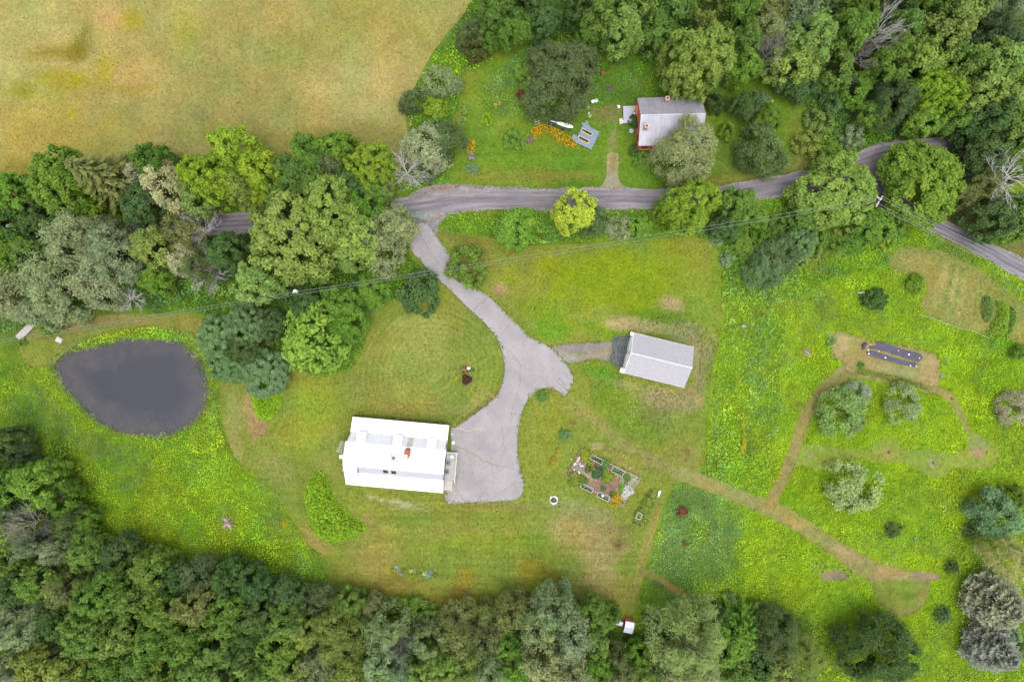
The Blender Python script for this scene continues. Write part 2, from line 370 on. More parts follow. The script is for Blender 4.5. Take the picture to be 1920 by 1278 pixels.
LAWN = smooth(PX([(772, 420), (818, 418), (845, 440), (925, 447), (945, 462), (1010, 460), (1100, 456), (1200, 450), (1290, 444), (1335, 455), (1352, 490), (1357, 560), (1348, 640), (1335, 700), (1330, 780), (1322, 840), (1310, 880), (1268, 902), (1246, 940), (1228, 1000), (1210, 1060), (1198, 1110), (1188, 1150), (1150, 1175), (1000, 1172), (800, 1165), (650, 1150), (617, 1105), (617, 1060), (600, 1038), (572, 1015), (556, 985), (530, 945), (485, 895), (442, 858), (420, 800), (410, 745), (408, 690), (440, 700), (500, 730), (545, 690), (600, 705), (655, 695), (683, 650), (684, 600), (705, 578), (745, 560), (795, 555), (800, 515), (780, 490), (764, 460)]), .6, True, .12)
sheet('lawn', LAWN, .02, M_lawn, (.155, .175, .038), [
    (1170, 540, 190, 90, 0, (.165, .20, .012), .9), (1130, 500, 150, 30, 0, (.175, .205, .012), .8), (1300, 570, 60, 80, 0, (.15, .19, .035), .7), (1060, 590, 90, 25, 20, (.13, .19, .02), .6), (1120, 590, 60, 14, 0, (.20, .20, .06), .5),
    (1040, 620, 45, 18, 10, (.105, .20, .02), .9), (870, 440, 50, 14, 0, (.17, .13, .05), .8), (895, 465, 30, 22, 0, (.15, .135, .04), .6), (905, 505, 20, 30, 0, (.15, .16, .045), .5),
    (1262, 568, 27, 15, 15, (.29, .21, .13)), (937, 545, 17, 13, 0, (.27, .185, .13), .9),
    (1215, 612, 66, 13, 6, (.31, .235, .145)), (1175, 606, 28, 11, 0, (.30, .22, .135)), (1290, 636, 44, 30, 40, (.25, .205, .12), .95), (1325, 680, 22, 48, 10, (.23, .19, .125), .95), (1315, 745, 30, 9, -30, (.25, .19, .12), .9), (1240, 590, 60, 8, 3, (.10, .16, .02), .8),
    (1130, 700, 40, 14, 20, (.09, .17, .015), .9), (1190, 725, 70, 9, 14, (.24, .20, .10), .9), (1260, 750, 64, 22, 12, (.25, .185, .12), .95), (1285, 738, 24, 5, -10, (.1, .08, .05), .6), (1160, 760, 60, 28, 35, (.12, .18, .02), .8), (1220, 800, 50, 25, 0, (.15, .17, .05), .7), (1290, 735, 20, 8, -20, (.22, .16, .09), .8), (1215, 775, 40, 14, 10, (.19, .14, .08), .6),
    (790, 620, 80, 45, 0, (.20, .21, .075), .8), (760, 700, 100, 90, 0, (.195, .20, .06), .7), (880, 640, 50, 40, 40, (.175, .19, .05), .6), (690, 720, 60, 30, 0, (.16, .16, .045), .7), (800, 765, 110, 14, 2, (.19, .165, .06), .6), (890, 755, 40, 16, -45, (.22, .19, .07), .7),
    (470, 770, 14, 60, -8, (.255, .185, .105), .95), (485, 800, 15, 20, 0, (.27, .165, .11), .9), (440, 800, 18, 90, 0, (.21, .20, .08), .8), (570, 800, 50, 60, 0, (.175, .20, .035), .8), (600, 760, 40, 60, 0, (.18, .205, .025), .7), (520, 880, 50, 30, 40, (.20, .19, .07), .8), (590, 1010, 25, 40, -30, (.225, .18, .075), .9), (620, 850, 25, 60, 0, (.18, .19, .06), .6),
    (1090, 1000, 80, 50, 15, (.225, .185, .09), .9), (1130, 1030, 40, 60, 0, (.255, .185, .10), .9), (1100, 960, 60, 20, 20, (.20, .19, .095), .8), (1120, 1100, 45, 30, 0, (.24, .19, .09), .8), (1160, 1000, 30, 30, 0, (.17, .13, .06), .6), (1158, 1021, 8, 6, 0, (.09, .06, .03), .9), (1170, 1120, 25, 40, 0, (.18, .155, .05), .7),
    (1000, 1072, 38, 28, 0, (.225, .17, .025), .8, .9), (1045, 1090, 30, 16, 15, (.20, .14, .012), .7, .8), (875, 1078, 22, 14, 0, (.22, .15, .02), .6), (860, 1105, 20, 8, 0, (.23, .13, .03), .6), (800, 1000, 160, 16, 0, (.195, .185, .05), .7), (700, 1050, 50, 40, 0, (.21, .18, .065), .7), (900, 1020, 100, 20, 0, (.17, .20, .03), .7), (760, 1095, 90, 16, 0, (.19, .15, .05), .6), (1000, 1020, 60, 20, 0, (.16, .20, .03), .6), (1075, 1080, 20, 30, 0, (.12, .15, .05), .6), (830, 1130, 200, 14, 0, (.14, .125, .025), .7),
    (760, 950, 50, 8, 4, (.22, .20, .12), .6), (708, 935, 26, 4, 18, (.36, .33, .28), .95), (745, 942, 22, 4, 12, (.36, .33, .28), .9), (930, 948, 90, 6, 0, (.19, .15, .07), .7), (700, 985, 30, 8, 0, (.2, .16, .07), .5), (690, 970, 9, 8, 0, (.22, .15, .09), .7),
    (1130, 800, 110, 12, 38, (.205, .18, .075), .8), (1220, 860, 100, 12, 28, (.205, .18, .08), .9), (1285, 850, 30, 28, 0, (.17, .165, .06), .9), (1075, 770, 40, 10, 30, (.19, .18, .07), .6), (1270, 820, 40, 30, 0, (.16, .18, .045), .6), (1170, 870, 40, 6, 30, (.22, .19, .1), .7), (1135, 930, 70, 6, 30, (.24, .23, .13), .7), (1010, 850, 30, 60, 0, (.17, .19, .035), .6), (1215, 1030, 15, 80, 15, (.22, .175, .07), .8), (1120, 835, 20, 8, 0, (.24, .21, .13), .8),
    (870, 440, 30, 8, 0, (.19, .12, .04), .5), (1345, 520, 14, 90, 0, (.12, .185, .02), .8), (1333, 760, 16, 120, 4, (.125, .19, .022), .85), (1040, 780, 30, 40, 20, (.16, .19, .03), .6), (1190, 790, 70, 30, 30, (.115, .17, .025), .7)], .7, 21, .12, 'wide mown lawn around the white roofed house', attrs={'ring': blobf(800, 660, 165, 120, .95), 'band': blobf(900, 1040, 330, 130, .95)})
PLAWN = smooth(PX([(38, 645), (60, 618), (110, 600), (210, 590), (290, 588), (350, 590), (385, 602), (388, 640), (372, 655), (350, 634), (300, 620), (240, 618), (195, 628), (160, 645), (130, 655), (105, 676), (92, 684), (60, 686), (44, 675)]), .6, True, .1)
sheet('pond_lawn', PLAWN, .02, M_lawn, (.165, .165, .05), [(200, 600, 60, 8, -3, (.24, .155, .08), .9), (140, 610, 50, 12, 0, (.21, .15, .075), .8), (260, 605, 40, 6, 0, (.23, .16, .08), .7), (330, 605, 50, 10, 0, (.18, .17, .05), .7), (80, 660, 30, 20, 0, (.16, .185, .035), .8), (180, 622, 40, 8, -10, (.2, .19, .06), .6)], .7, 3, .1, 'thin mown grass strip along the north bank of the pond', attrs={'ring': lambda x, y: x * 0, 'band': lambda x, y: x * 0})
YARD = smooth(PX([(851, 347), (1000, 351), (1120, 352), (1255, 354), (1335, 352), (1420, 338), (1490, 324), (1522, 308), (1512, 270), (1503, 215), (1500, 165), (1470, 130), (1380, 165), (1330, 180), (1290, 150), (1285, 80), (1200, 88), (1120, 92), (1060, 78), (985, 78), (940, 95), (905, 130), (868, 138), (862, 190), (848, 235), (846, 290)]), .6, True, .12)
sheet('yard_lawn', YARD, .02, M_lawn, (.105, .165, .022), [(880, 150, 22, 40, 0, (.15, .17, .03), .8), (850, 215, 12, 30, 0, (.16, .16, .03), .8), (930, 200, 60, 60, 0, (.14, .185, .03), .6), (1180, 100, 80, 12, 0, (.105, .115, .015), .8), (950, 100, 40, 10, -35, (.115, .15, .02), .7), (960, 330, 120, 16, 0, (.15, .155, .035), .8), (1080, 330, 60, 10, 0, (.18, .165, .045), .7),
    (1145, 300, 20, 50, 5, (.14, .18, .045), .8), (1150, 262, 9, 34, 3, (.20, .18, .10), .8), (1140, 210, 28, 22, 0, (.17, .14, .065), .9), (1385, 300, 45, 55, 0, (.13, .145, .035), .7), (1495, 260, 18, 70, -8, (.14, .155, .035), .8), (1500, 310, 18, 16, 0, (.2, .17, .07), .8), (1390, 225, 28, 30, 0, (.085, .13, .02), .9), (1330, 340, 80, 8, -5, (.2, .165, .05), .7), (1010, 300, 80, 18, 0, (.10, .175, .02), .6), (1470, 320, 20, 14, 0, (.18, .16, .05), .7)], .7, 9, .12, 'green mown yard around the red house', attrs={'ring': lambda x, y: x * 0, 'band': blobf(1000, 310, 160, 50, .7)})
GPLOT = smooth(PX([(1668, 488), (1685, 466), (1720, 463), (1765, 470), (1810, 490), (1850, 515), (1900, 555), (1960, 590), (1990, 640), (1950, 690), (1905, 640), (1850, 625), (1790, 610), (1742, 590), (1725, 570), (1738, 545), (1735, 530), (1705, 518), (1675, 505)]), .6, True, .1)
sheet('garden_plot_grass', GPLOT, .02, M_lawn, (.19, .18, .065), [(1710, 490, 40, 18, 15, (.23, .19, .085), .8), (1770, 520, 8, 45, 12, (.28, .22, .12), .7), (1787, 545, 5, 50, 12, (.29, .23, .13), .8), (1803, 555, 5, 45, 12, (.27, .21, .11), .7), (1820, 560, 6, 40, 10, (.24, .17, .09), .7), (1755, 555, 5, 40, 12, (.24, .2, .1), .6), (1778, 540, 4, 50, 12, (.15, .19, .05), .7), (1795, 550, 4, 50, 12, (.16, .19, .05), .7), (1880, 560, 40, 30, 30, (.17, .165, .055), .8)], .5, 31, .1, 'tan mown vegetable plot with faint straight rows', attrs={'ring': lambda x, y: x * 0, 'band': lambda x, y: x * 0})
VERGE = smooth(PX([(1735, 388), (1800, 380), (1900, 400), (2000, 440), (2000, 525), (1925, 488), (1870, 458), (1814, 431), (1760, 405)]), .6, True, .1)
sheet('verge_grass', VERGE, .012, M_lawn, (.12, .115, .04), [(1860, 440, 60, 10, 25, (.15, .13, .06), .7)], .8, 32, .1, 'brownish grass verge beside the side road', attrs={'ring': lambda x, y: x * 0, 'band': lambda x, y: x * 0})

# paths
def ribbon(pts, w, jit=.12, seed=0):
    P = np.array(smooth(PX([p[:2] for p in pts]), .7, False)); n = len(P)
    ws = np.interp(np.linspace(0, 1, n), np.linspace(0, 1, len(pts)), [(p[2] if len(p) > 2 else w) * .05 for p in pts])
    d = np.gradient(P, axis=0); d /= np.linalg.norm(d, axis=1)[:, None] + 1e-9; nn = np.c_[-d[:, 1], d[:, 0]]
    ws = ws + jit * (vnoise(P[:, 0], P[:, 1], 1.3, seed) - .5)
    return [tuple(p) for p in P + nn * ws[:, None]] + [tuple(p) for p in (P - nn * ws[:, None])[::-1]]
M_path = ground_mat('worn_mown_path', 2.6, .8, 1.2, .6, .4)
sheet('meadow_path', ribbon([(1262, 882, 26), (1300, 896, 28), (1350, 915, 26), (1400, 936, 28), (1450, 955, 34), (1500, 983, 30), (1560, 1022, 28), (1612, 1056, 34), (1640, 1072, 40)], 28, seed=1), .03, M_path, (.205, .185, .082),
      [(1350, 915, 60, 8, 22, (.235, .195, .09), .7), (1450, 955, 40, 10, 20, (.235, .175, .08), .7), (1540, 1010, 30, 14, 30, (.17, .18, .075), .8), (1590, 1040, 30, 10, 30, (.28, .2, .14), .8), (1480, 975, 30, 8, 25, (.26, .185, .08), .8)], .6, 41, .08, 'wide worn path from the lawn to the lower right')
sheet('orchard_path', ribbon([(1440, 952, 24), (1452, 925, 22), (1470, 890, 24), (1487, 850, 22), (1500, 810, 22), (1515, 770, 24), (1540, 735, 26), (1575, 706, 28), (1600, 690, 34)], 24, seed=2), .036, M_path, (.20, .17, .075), [(1590, 680, 25, 18, 0, (.26, .19, .12), .8), (1480, 850, 14, 50, 15, (.23, .18, .09), .5)], .6, 42, .08, 'narrow worn path curving up to the black fabric bed')
ORCH = smooth(PX([(1596, 690), (1680, 704), (1745, 722), (1785, 735), (1808, 775), (1822, 808), (1850, 822), (1872, 845), (1868, 870), (1835, 880), (1790, 876), (1765, 894), (1735, 892), (1700, 868), (1660, 868), (1600, 860), (1540, 880), (1500, 870), (1478, 890), (1478, 850), (1520, 832), (1560, 836), (1620, 840), (1650, 822), (1680, 825), (1700, 842), (1740, 840), (1770, 848), (1800, 845), (1815, 830), (1800, 790), (1785, 765), (1765, 742), (1700, 728), (1620, 712), (1590, 708)]), .6, True, .12)
sheet('orchard_grass', ORCH, .024, M_path, (.185, .215, .05), [(1640, 705, 60, 7, 6, (.25, .18, .11), .9), (1750, 730, 40, 10, 15, (.24, .18, .10), .9), (1800, 780, 20, 40, -20, (.18, .19, .08), .7), (1830, 830, 30, 20, 0, (.15, .18, .09), .7), (1520, 855, 10, 7, 0, (.25, .18, .13)), (1662, 848, 12, 8, 0, (.27, .18, .13)), (1748, 868, 10, 9, 0, (.25, .2, .13)), (1835, 848, 13, 8, 0, (.28, .17, .14)), (1775, 746, 12, 8, 0, (.27, .18, .12), .9)], .5, 43, .08, 'mown grass loop with mulch circles in the orchard')
sheet('fabric_bed_soil', smooth(PX([(1560, 628), (1580, 622), (1640, 640), (1700, 648), (1755, 665), (1762, 700), (1755, 738), (1735, 728), (1700, 716), (1640, 705), (1590, 696), (1580, 680), (1560, 664)]), .6, True, .15), .03, M_path, (.23, .19, .095), [(1580, 645, 18, 18, 0, (.33, .25, .16), .9), (1600, 650, 10, 20, 0, (.2, .2, .08), .8), (1660, 690, 70, 8, 12, (.27, .23, .14), .9), (1740, 695, 16, 30, 0, (.29, .20, .13), .9), (1690, 715, 60, 5, 12, (.13, .16, .03), .9), (1612, 684, 14, 10, 0, (.12, .18, .05), .9), (1590, 680, 12, 14, 0, (.27, .18, .13), .9)], .5, 44, .08, 'bare soil and straw around the black fabric bed')
sheet('clearing_grass', smooth(PX([(1612, 1060), (1650, 1054), (1700, 1066), (1738, 1080), (1741, 1112), (1722, 1143), (1695, 1155), (1668, 1148), (1645, 1128), (1632, 1098)]), .6, True, .1), .026, M_path, (.15, .175, .045), [(1680, 1075, 60, 12, 8, (.26, .19, .11), .9), (1640, 1075, 20, 14, 0, (.27, .19, .12), .9), (1735, 1120, 12, 30, 10, (.23, .18, .075), .8), (1690, 1148, 40, 9, -5, (.18, .17, .07), .8), (1700, 1118, 14, 6, -25, (.09, .10, .045), .9), (1690, 1110, 26, 20, 0, (.13, .19, .03), .6)], .5, 45, .06, 'oval mown clearing at the end of the worn path')
sheet('mulch_strip', smooth(PX([(1712, 1072), (1730, 1070), (1762, 1077), (1757, 1086), (1720, 1087)]), .4, True, .08), .034, M_path, (.235, .16, .135), (), .5, 46, .1, 'reddish mulch strip beyond the oval clearing')
sheet('bare_patch', smooth(PX([(1540, 1073), (1565, 1068), (1590, 1075), (1588, 1085), (1560, 1087), (1540, 1084)]), .4, True, .1), .03, M_path, (.19, .155, .12), (), .5, 47, .15, 'bare reddish patch in the meadow below the worn path')
sheet('wood_path', ribbon([(1200, 1068, 16), (1230, 1082, 14), (1260, 1102, 14), (1300, 1122, 12), (1330, 1132, 8)], 14, seed=4), .034, M_path, (.17, .16, .06), [(1265, 1102, 30, 5, 30, (.23, .15, .07), .8)], .5, 48, .08, 'faint two track path running from lawn towards the pines')
sheet('yard_drive', smooth(PX([(1118, 356), (1130, 345), (1136, 330), (1138, 305), (1140, 289), (1158, 288), (1159, 310), (1160, 335), (1172, 350), (1185, 356)]), .5, True, .12), .04, M_path, (.24, .205, .15), [(1149, 340, 20, 16, 0, (.24, .22, .21), .9), (1149, 300, 5, 30, 0, (.16, .17, .06), .7)], .5, 49, .1, 'short gravel track leading up to the red house')

# roads
def road_mat(name, base, track, dark, edge, streak=.5):
    m, t, b = mat_new(name); la = attr(t, 'lat', 'Fac'); lo = attr(t, 'lon', 'Fac')
    cb = N(t, 'ShaderNodeCombineXYZ'); t.links.new(la, cb.inputs[0]); sx = t.nodes.new('ShaderNodeMath'); sx.operation = 'MULTIPLY'; sx.inputs[1].default_value = .02; t.links.new(lo, sx.inputs[0]); t.links.new(sx.outputs[0], cb.inputs[1])
    n = noise(t, 7.0, 5, .62, cb.outputs[0])
    prof = ramp(t, la, [(0, edge), (.07, edge), (.16, base), (.28, track), (.38, dark), (.5, base), (.62, dark), (.72, track), (.84, base), (.94, edge), (1, edge)])
    c = mix(t, 'MULTIPLY', streak, prof, ramp(t, n, [(.34, .62), (.5, 1.0), (.68, 1.45)]))
    c = mix(t, 'MULTIPLY', 1.0, c, ramp(t, noise(t, 5, 4, .7), [(.3, .88), (.7, 1.12)]))
    c = mix(t, 'MULTIPLY', 1.0, c, ramp(t, noise(t, .25, 4, .6), [(.3, .9), (.7, 1.1)]))
    t.links.new(c, b.inputs['Base Color']); b.inputs['Roughness'].default_value = .9; bump(t, b, noise(t, 6, 4, .7), .3, .02); return m
M_road = road_mat('worn_gravel_asphalt', (.150, .134, .147), (.18, .163, .175), (.128, .115, .128), (.21, .188, .192), .8)
M_road2 = road_mat('side_road_gravel', (.125, .116, .134), (.185, .17, .175), (.092, .085, .10), (.20, .185, .175), .8)
strip('road', [(-140, 428), (60, 416), (230, 410), (330, 404), (440, 398), (560, 390), (660, 382), (734, 374), (801, 360), (855, 350), (943, 352), (1044, 354), (1111, 352), (1171, 352), (1259, 354), (1337, 350), (1414, 336), (1488, 324), (1549, 312), (1600, 289), (1650, 269), (1717, 261), (1768, 257), (1805, 258), (1870, 255), (2060, 240)],
      [(-140, 466), (60, 455), (230, 450), (330, 446), (440, 440), (560, 436), (660, 428), (748, 416), (806, 410), (850, 401), (943, 393), (1044, 395), (1130, 395), (1180, 393), (1250, 392), (1345, 386), (1424, 375), (1488, 367), (1560, 350), (1610, 332), (1660, 316), (1715, 303), (1770, 298), (1812, 298), (1875, 292), (2060, 280)], .05, M_road, 14, label='grey country road crossing the picture')
strip('side_road', [(1640, 296), (1660, 328), (1672, 350), (1700, 374), (1730, 391), (1759, 406), (1814, 432), (1869, 459), (1920, 485), (2060, 548)],
      [(1585, 325), (1612, 352), (1636, 375), (1663, 392), (1698, 413), (1740, 432), (1790, 456), (1847, 484), (1905, 518), (2045, 590)], .044, M_road2, 12, label='grey gravel side road running to the right edge')
M_gravel = simple('driveway_gravel', (.21, .19, .19), .95, .3, 4, bm=.5, detail=8)
def gsheet(name, pts, off, mat, label, **k): return sheet(name, smooth(PX(pts), .5, True, .15), off, mat, (.2, .2, .2), (), .8, label=label, **k)
GROUND_K = (.82, .82, .8); M_apron = ground_mat('gravel_shoulder', 3.0, .8, 1.2, .6, .5)
sheet('road_shoulder', smooth(PX([(768, 366), (800, 350), (840, 345), (880, 347), (960, 350), (1000, 355), (900, 362), (830, 366), (780, 378)]), .5, True, .15), .056, M_apron, (.24, .215, .215), [(830, 352, 30, 5, -5, (.23, .15, .12), .8), (900, 354, 40, 4, 0, (.27, .25, .25), .7)], .6, 51, .1, 'pale gravel shoulder on the upper side of the road')
sheet('driveway_apron', smooth(PX([(735, 405), (760, 398), (815, 394), (870, 392), (842, 405), (822, 420), (817, 440), (768, 436), (762, 420), (745, 416)]), .5, True, .12), .060, M_apron, (.215, .20, .205), [(790, 408, 40, 5, -5, (.28, .255, .25), .8), (775, 425, 12, 6, 0, (.3, .25, .24), .7)], .6, 52, .1, 'gravel apron where the driveway meets the road')
def drive_mat():
    m, t, b = mat_new('old_light_asphalt'); n1 = noise(t, .22, 5, .6); c = ramp(t, n1, [(.32, (.20, .186, .192)), (.5, (.24, .225, .228)), (.68, (.272, .253, .25))])
    c = mix(t, 'MULTIPLY', 1.0, c, ramp(t, noise(t, 4, 5, .8), [(.3, .84), (.7, 1.14)]))
    c = mix(t, 'MIX', ramp(t, noise(t, .7, 5, .7, dist=.8), [(.52, 0.0), (.68, .55)]), c, (.19, .172, .165))
    c = mix(t, 'MIX', ramp(t, noise(t, 2.4, 3, .6), [(.66, 0.0), (.72, .6)]), c, (.32, .29, .29))
    v = N(t, 'ShaderNodeTexVoronoi', feature='DISTANCE_TO_EDGE', Scale=.16); tc = t.nodes['TC']
    nn = N(t, 'ShaderNodeTexNoise', Scale=.6, Detail=4.0); t.links.new(tc.outputs['Object'], nn.inputs['Vector'])
    vm = t.nodes.new('ShaderNodeVectorMath'); vm.operation = 'MULTIPLY_ADD'; t.links.new(nn.outputs['Color'], vm.inputs[0]); vm.inputs[1].default_value = (2.2, 2.2, 0); t.links.new(tc.outputs['Object'], vm.inputs[2]); t.links.new(vm.outputs[0], v.inputs['Vector'])
    cr = ramp(t, v.outputs['Distance'], [(.0, .28), (.006, 0.0)])
    c = mix(t, 'MIX', cr, c, (.15, .135, .09)); t.links.new(c, b.inputs['Base Color']); b.inputs['Roughness'].default_value = .9; bump(t, b, noise(t, 7, 4, .7), .25, .02); return m
DRIVE = [(775, 421), (797, 419), (815, 437), (829, 458), (842, 477), (851, 497), (859, 514), (868, 526), (882, 534), (900, 544), (917, 556), (936, 574), (956, 595), (974, 612), (990, 629), (1012, 641), (1034, 653), (1047, 665), (1058, 677), (1068, 690), (1073, 703), (1074, 714), (1067, 731), (1059, 742), (1047, 733), (1035, 728), (1023, 727), (1008, 731), (996, 741), (986, 755), (980, 771), (974, 792), (971, 814), (971, 850), (975, 878), (982, 903), (978, 928), (966, 937), (930, 940), (880, 941), (837, 941), (838, 900), (844, 860), (846, 830), (845, 806), (862, 796), (876, 787), (898, 770), (919, 753), (934, 736), (941, 722), (945, 704), (946, 686), (942, 662), (933, 636), (914, 611), (890, 588), (866, 565), (842, 541), (824, 526), (808, 511), (796, 498), (788, 487), (777, 476), (770, 464), (768, 450), (769, 434)]
dr = sheet('driveway', smooth(PX(DRIVE), .4, True, .08), .066, drive_mat(), (.2, .2, .2), (), 1.0, label='pale cracked asphalt driveway from the road to the house')
M_crack = simple('crack_moss', (.19, .175, .09), .95, .3, 5); M_crackd = simple('crack_tar', (.13, .12, .125), .95, .3, 5)
def crack(pts, w=.11, m=M_crack, j=.25):
    P = np.array(smooth(PX(pts), .5, False)); n = len(P); P[1:-1] += RNG.normal(0, j * .4, (n - 2, 2)); d = np.gradient(P, axis=0); d /= np.linalg.norm(d, axis=1)[:, None] + 1e-9; nn = np.c_[-d[:, 1], d[:, 0]]
    ww = (w * .36 * RNG.uniform(.3, 1.4, n))[:, None]; A, B = P + nn * ww, P - nn * ww; V = np.r_[A, B]; V = np.c_[V, zf(V[:, 0], V[:, 1]) + .074]; i = np.arange(n - 1)
    link('crack', arr_mesh('crack', V, np.c_[i + n, i + n + 1, i + 1, i], m), dr)
crack([(784, 425), (792, 448), (805, 470)], .10, M_crackd); crack([(888, 592), (893, 575), (906, 566), (917, 557)], .16, M_crackd); crack([(936, 627), (946, 618), (956, 608)], .1, M_crackd)
crack([(942, 648), (970, 675), (975, 700), (972, 730), (962, 760), (958, 790)], .16); crack([(975, 683), (986, 690), (1000, 695)], .1); crack([(846, 802), (880, 806), (905, 802)], .3, simple('crack_straw', (.35, .3, .2), .95, .2, 5)); crack([(853, 835), (880, 846), (900, 858), (915, 866), (935, 873)], .28)
crack([(862, 880), (856, 900), (858, 920), (870, 938)], .2); crack([(862, 880), (872, 866)], .12); crack([(895, 938), (903, 925), (900, 915)], .16); crack([(920, 938), (935, 925), (950, 915), (968, 905)], .2); crack([(918, 870), (925, 850), (945, 830), (940, 800)], .1, M_crackd); crack([(920, 872), (950, 875), (976, 880)], .1, M_crackd)
crack([(957, 776), (975, 776)], .1, M_crackd); crack([(1000, 700), (1020, 712), (1030, 722)], .12); crack([(1046, 708), (1062, 722)], .2, M_crackd); crack([(1040, 712), (1055, 724), (1062, 730)], .2, M_crackd); crack([(1060, 700), (1070, 712)], .15, M_crackd); crack([(845, 555), (870, 580), (905, 612), (930, 645)], .08, M_crackd); crack([(812, 480), (835, 505), (850, 530)], .08, M_crackd)
crack([(870, 920), (905, 900), (925, 905)], .08, M_crackd)
sheet('garage_drive', smooth(PX([(1030, 651), (1060, 645), (1100, 642), (1152, 639), (1185, 634), (1178, 684), (1146, 676), (1110, 673), (1085, 678), (1060, 680), (1044, 664)]), .5, True, .15), .058, M_apron, (.215, .19, .165), [(1100, 668, 50, 4, -8, (.26, .21, .14), .8), (1110, 650, 50, 5, -3, (.20, .185, .185), .8), (1060, 668, 20, 6, 10, (.29, .27, .23), .8), (1110, 660, 50, 3, -8, (.19, .18, .09), .6)], .6, 53, .08, 'gravel track between driveway and garage')
sheet('crushed_stone', smooth(PX([(1150, 631), (1170, 629), (1196, 628), (1190, 670), (1180, 694), (1162, 688), (1144, 677), (1149, 655)]), .5, True, .12), .064, ground_mat('blue_grey_crushed_stone', 3.0, .45, 1.65, 1.0, .8), (.115, .115, .125), (), .6, 54, .12, 'dark blue grey crushed stone in front of the garage')

# ================================================================ VEGETATION
def leaves(C, Nn, l, w, rg, tw=None, fold=0):
    """one rhombic leaf cluster per centre C with normal Nn"""
    n = len(C); Nn = Nn / (np.linalg.norm(Nn, axis=1)[:, None] + 1e-9); r = rg.normal(size=(n, 3)) if tw is None else tw + rg.normal(size=(n, 3)) * .25
    a = r - (r * Nn).sum(1)[:, None] * Nn; a /= np.linalg.norm(a, axis=1)[:, None] + 1e-9; b = np.cross(Nn, a)
    s = rg.uniform(.65, 1.35, n)[:, None]; a = a * (l * .5) * s; b = b * (w * .5) * s
    V = np.stack([C - a, C + b - a * .15, C + a, C - b - a * .15], 1).reshape(-1, 3); F = np.arange(4 * n).reshape(-1, 4)
    return V, F
def sph(n, rg):
    v = rg.normal(size=(n, 3)); return v / np.linalg.norm(v, axis=1)[:, None]
ICO = None
def ico_core(cs, rs, zs=1.0):
    """low-poly cores keep a crown opaque; their darker value paints shade between lobes"""
    t = (1 + 5 ** .5) / 2; v = np.array([(-1, t, 0), (1, t, 0), (-1, -t, 0), (1, -t, 0), (0, -1, t), (0, 1, t), (0, -1, -t), (0, 1, -t), (t, 0, -1), (t, 0, 1), (-t, 0, -1), (-t, 0, 1)]) / math.hypot(1, t)
    f = np.array([(0, 11, 5), (0, 5, 1), (0, 1, 7), (0, 7, 10), (0, 10, 11), (1, 5, 9), (5, 11, 4), (11, 10, 2), (10, 7, 6), (7, 1, 8), (3, 9, 4), (3, 4, 2), (3, 2, 6), (3, 6, 8), (3, 8, 9), (4, 9, 5), (2, 4, 11), (6, 2, 10), (8, 6, 7), (9, 8, 1)])
    V = (cs[:, None, :] + rs[:, None, None] * v[None] * np.array([1, 1, zs])).reshape(-1, 3); F = (np.arange(len(cs))[:, None, None] * 12 + f[None]).reshape(-1, 3)
    return V, F
def trunk_mesh(name, H, r, tips, rg, lean=0.0, n=6, mat=None):
    b = MB(); b.tube([(0, 0, -.3), (lean * .3, 0, H * .35), (lean, 0, H * .8)], r, n, r * .3)
    for p in tips:
        z0 = H * rg.uniform(.25, .6); s = Vector((lean * z0 / H, 0, z0)); e = Vector(p); m = (s + e) / 2 + Vector((0, 0, .1 * H))
        b.tube([s, m, e], r * .4, 4, r * .08, False)
    return b.mesh(name, mat or M_bark)
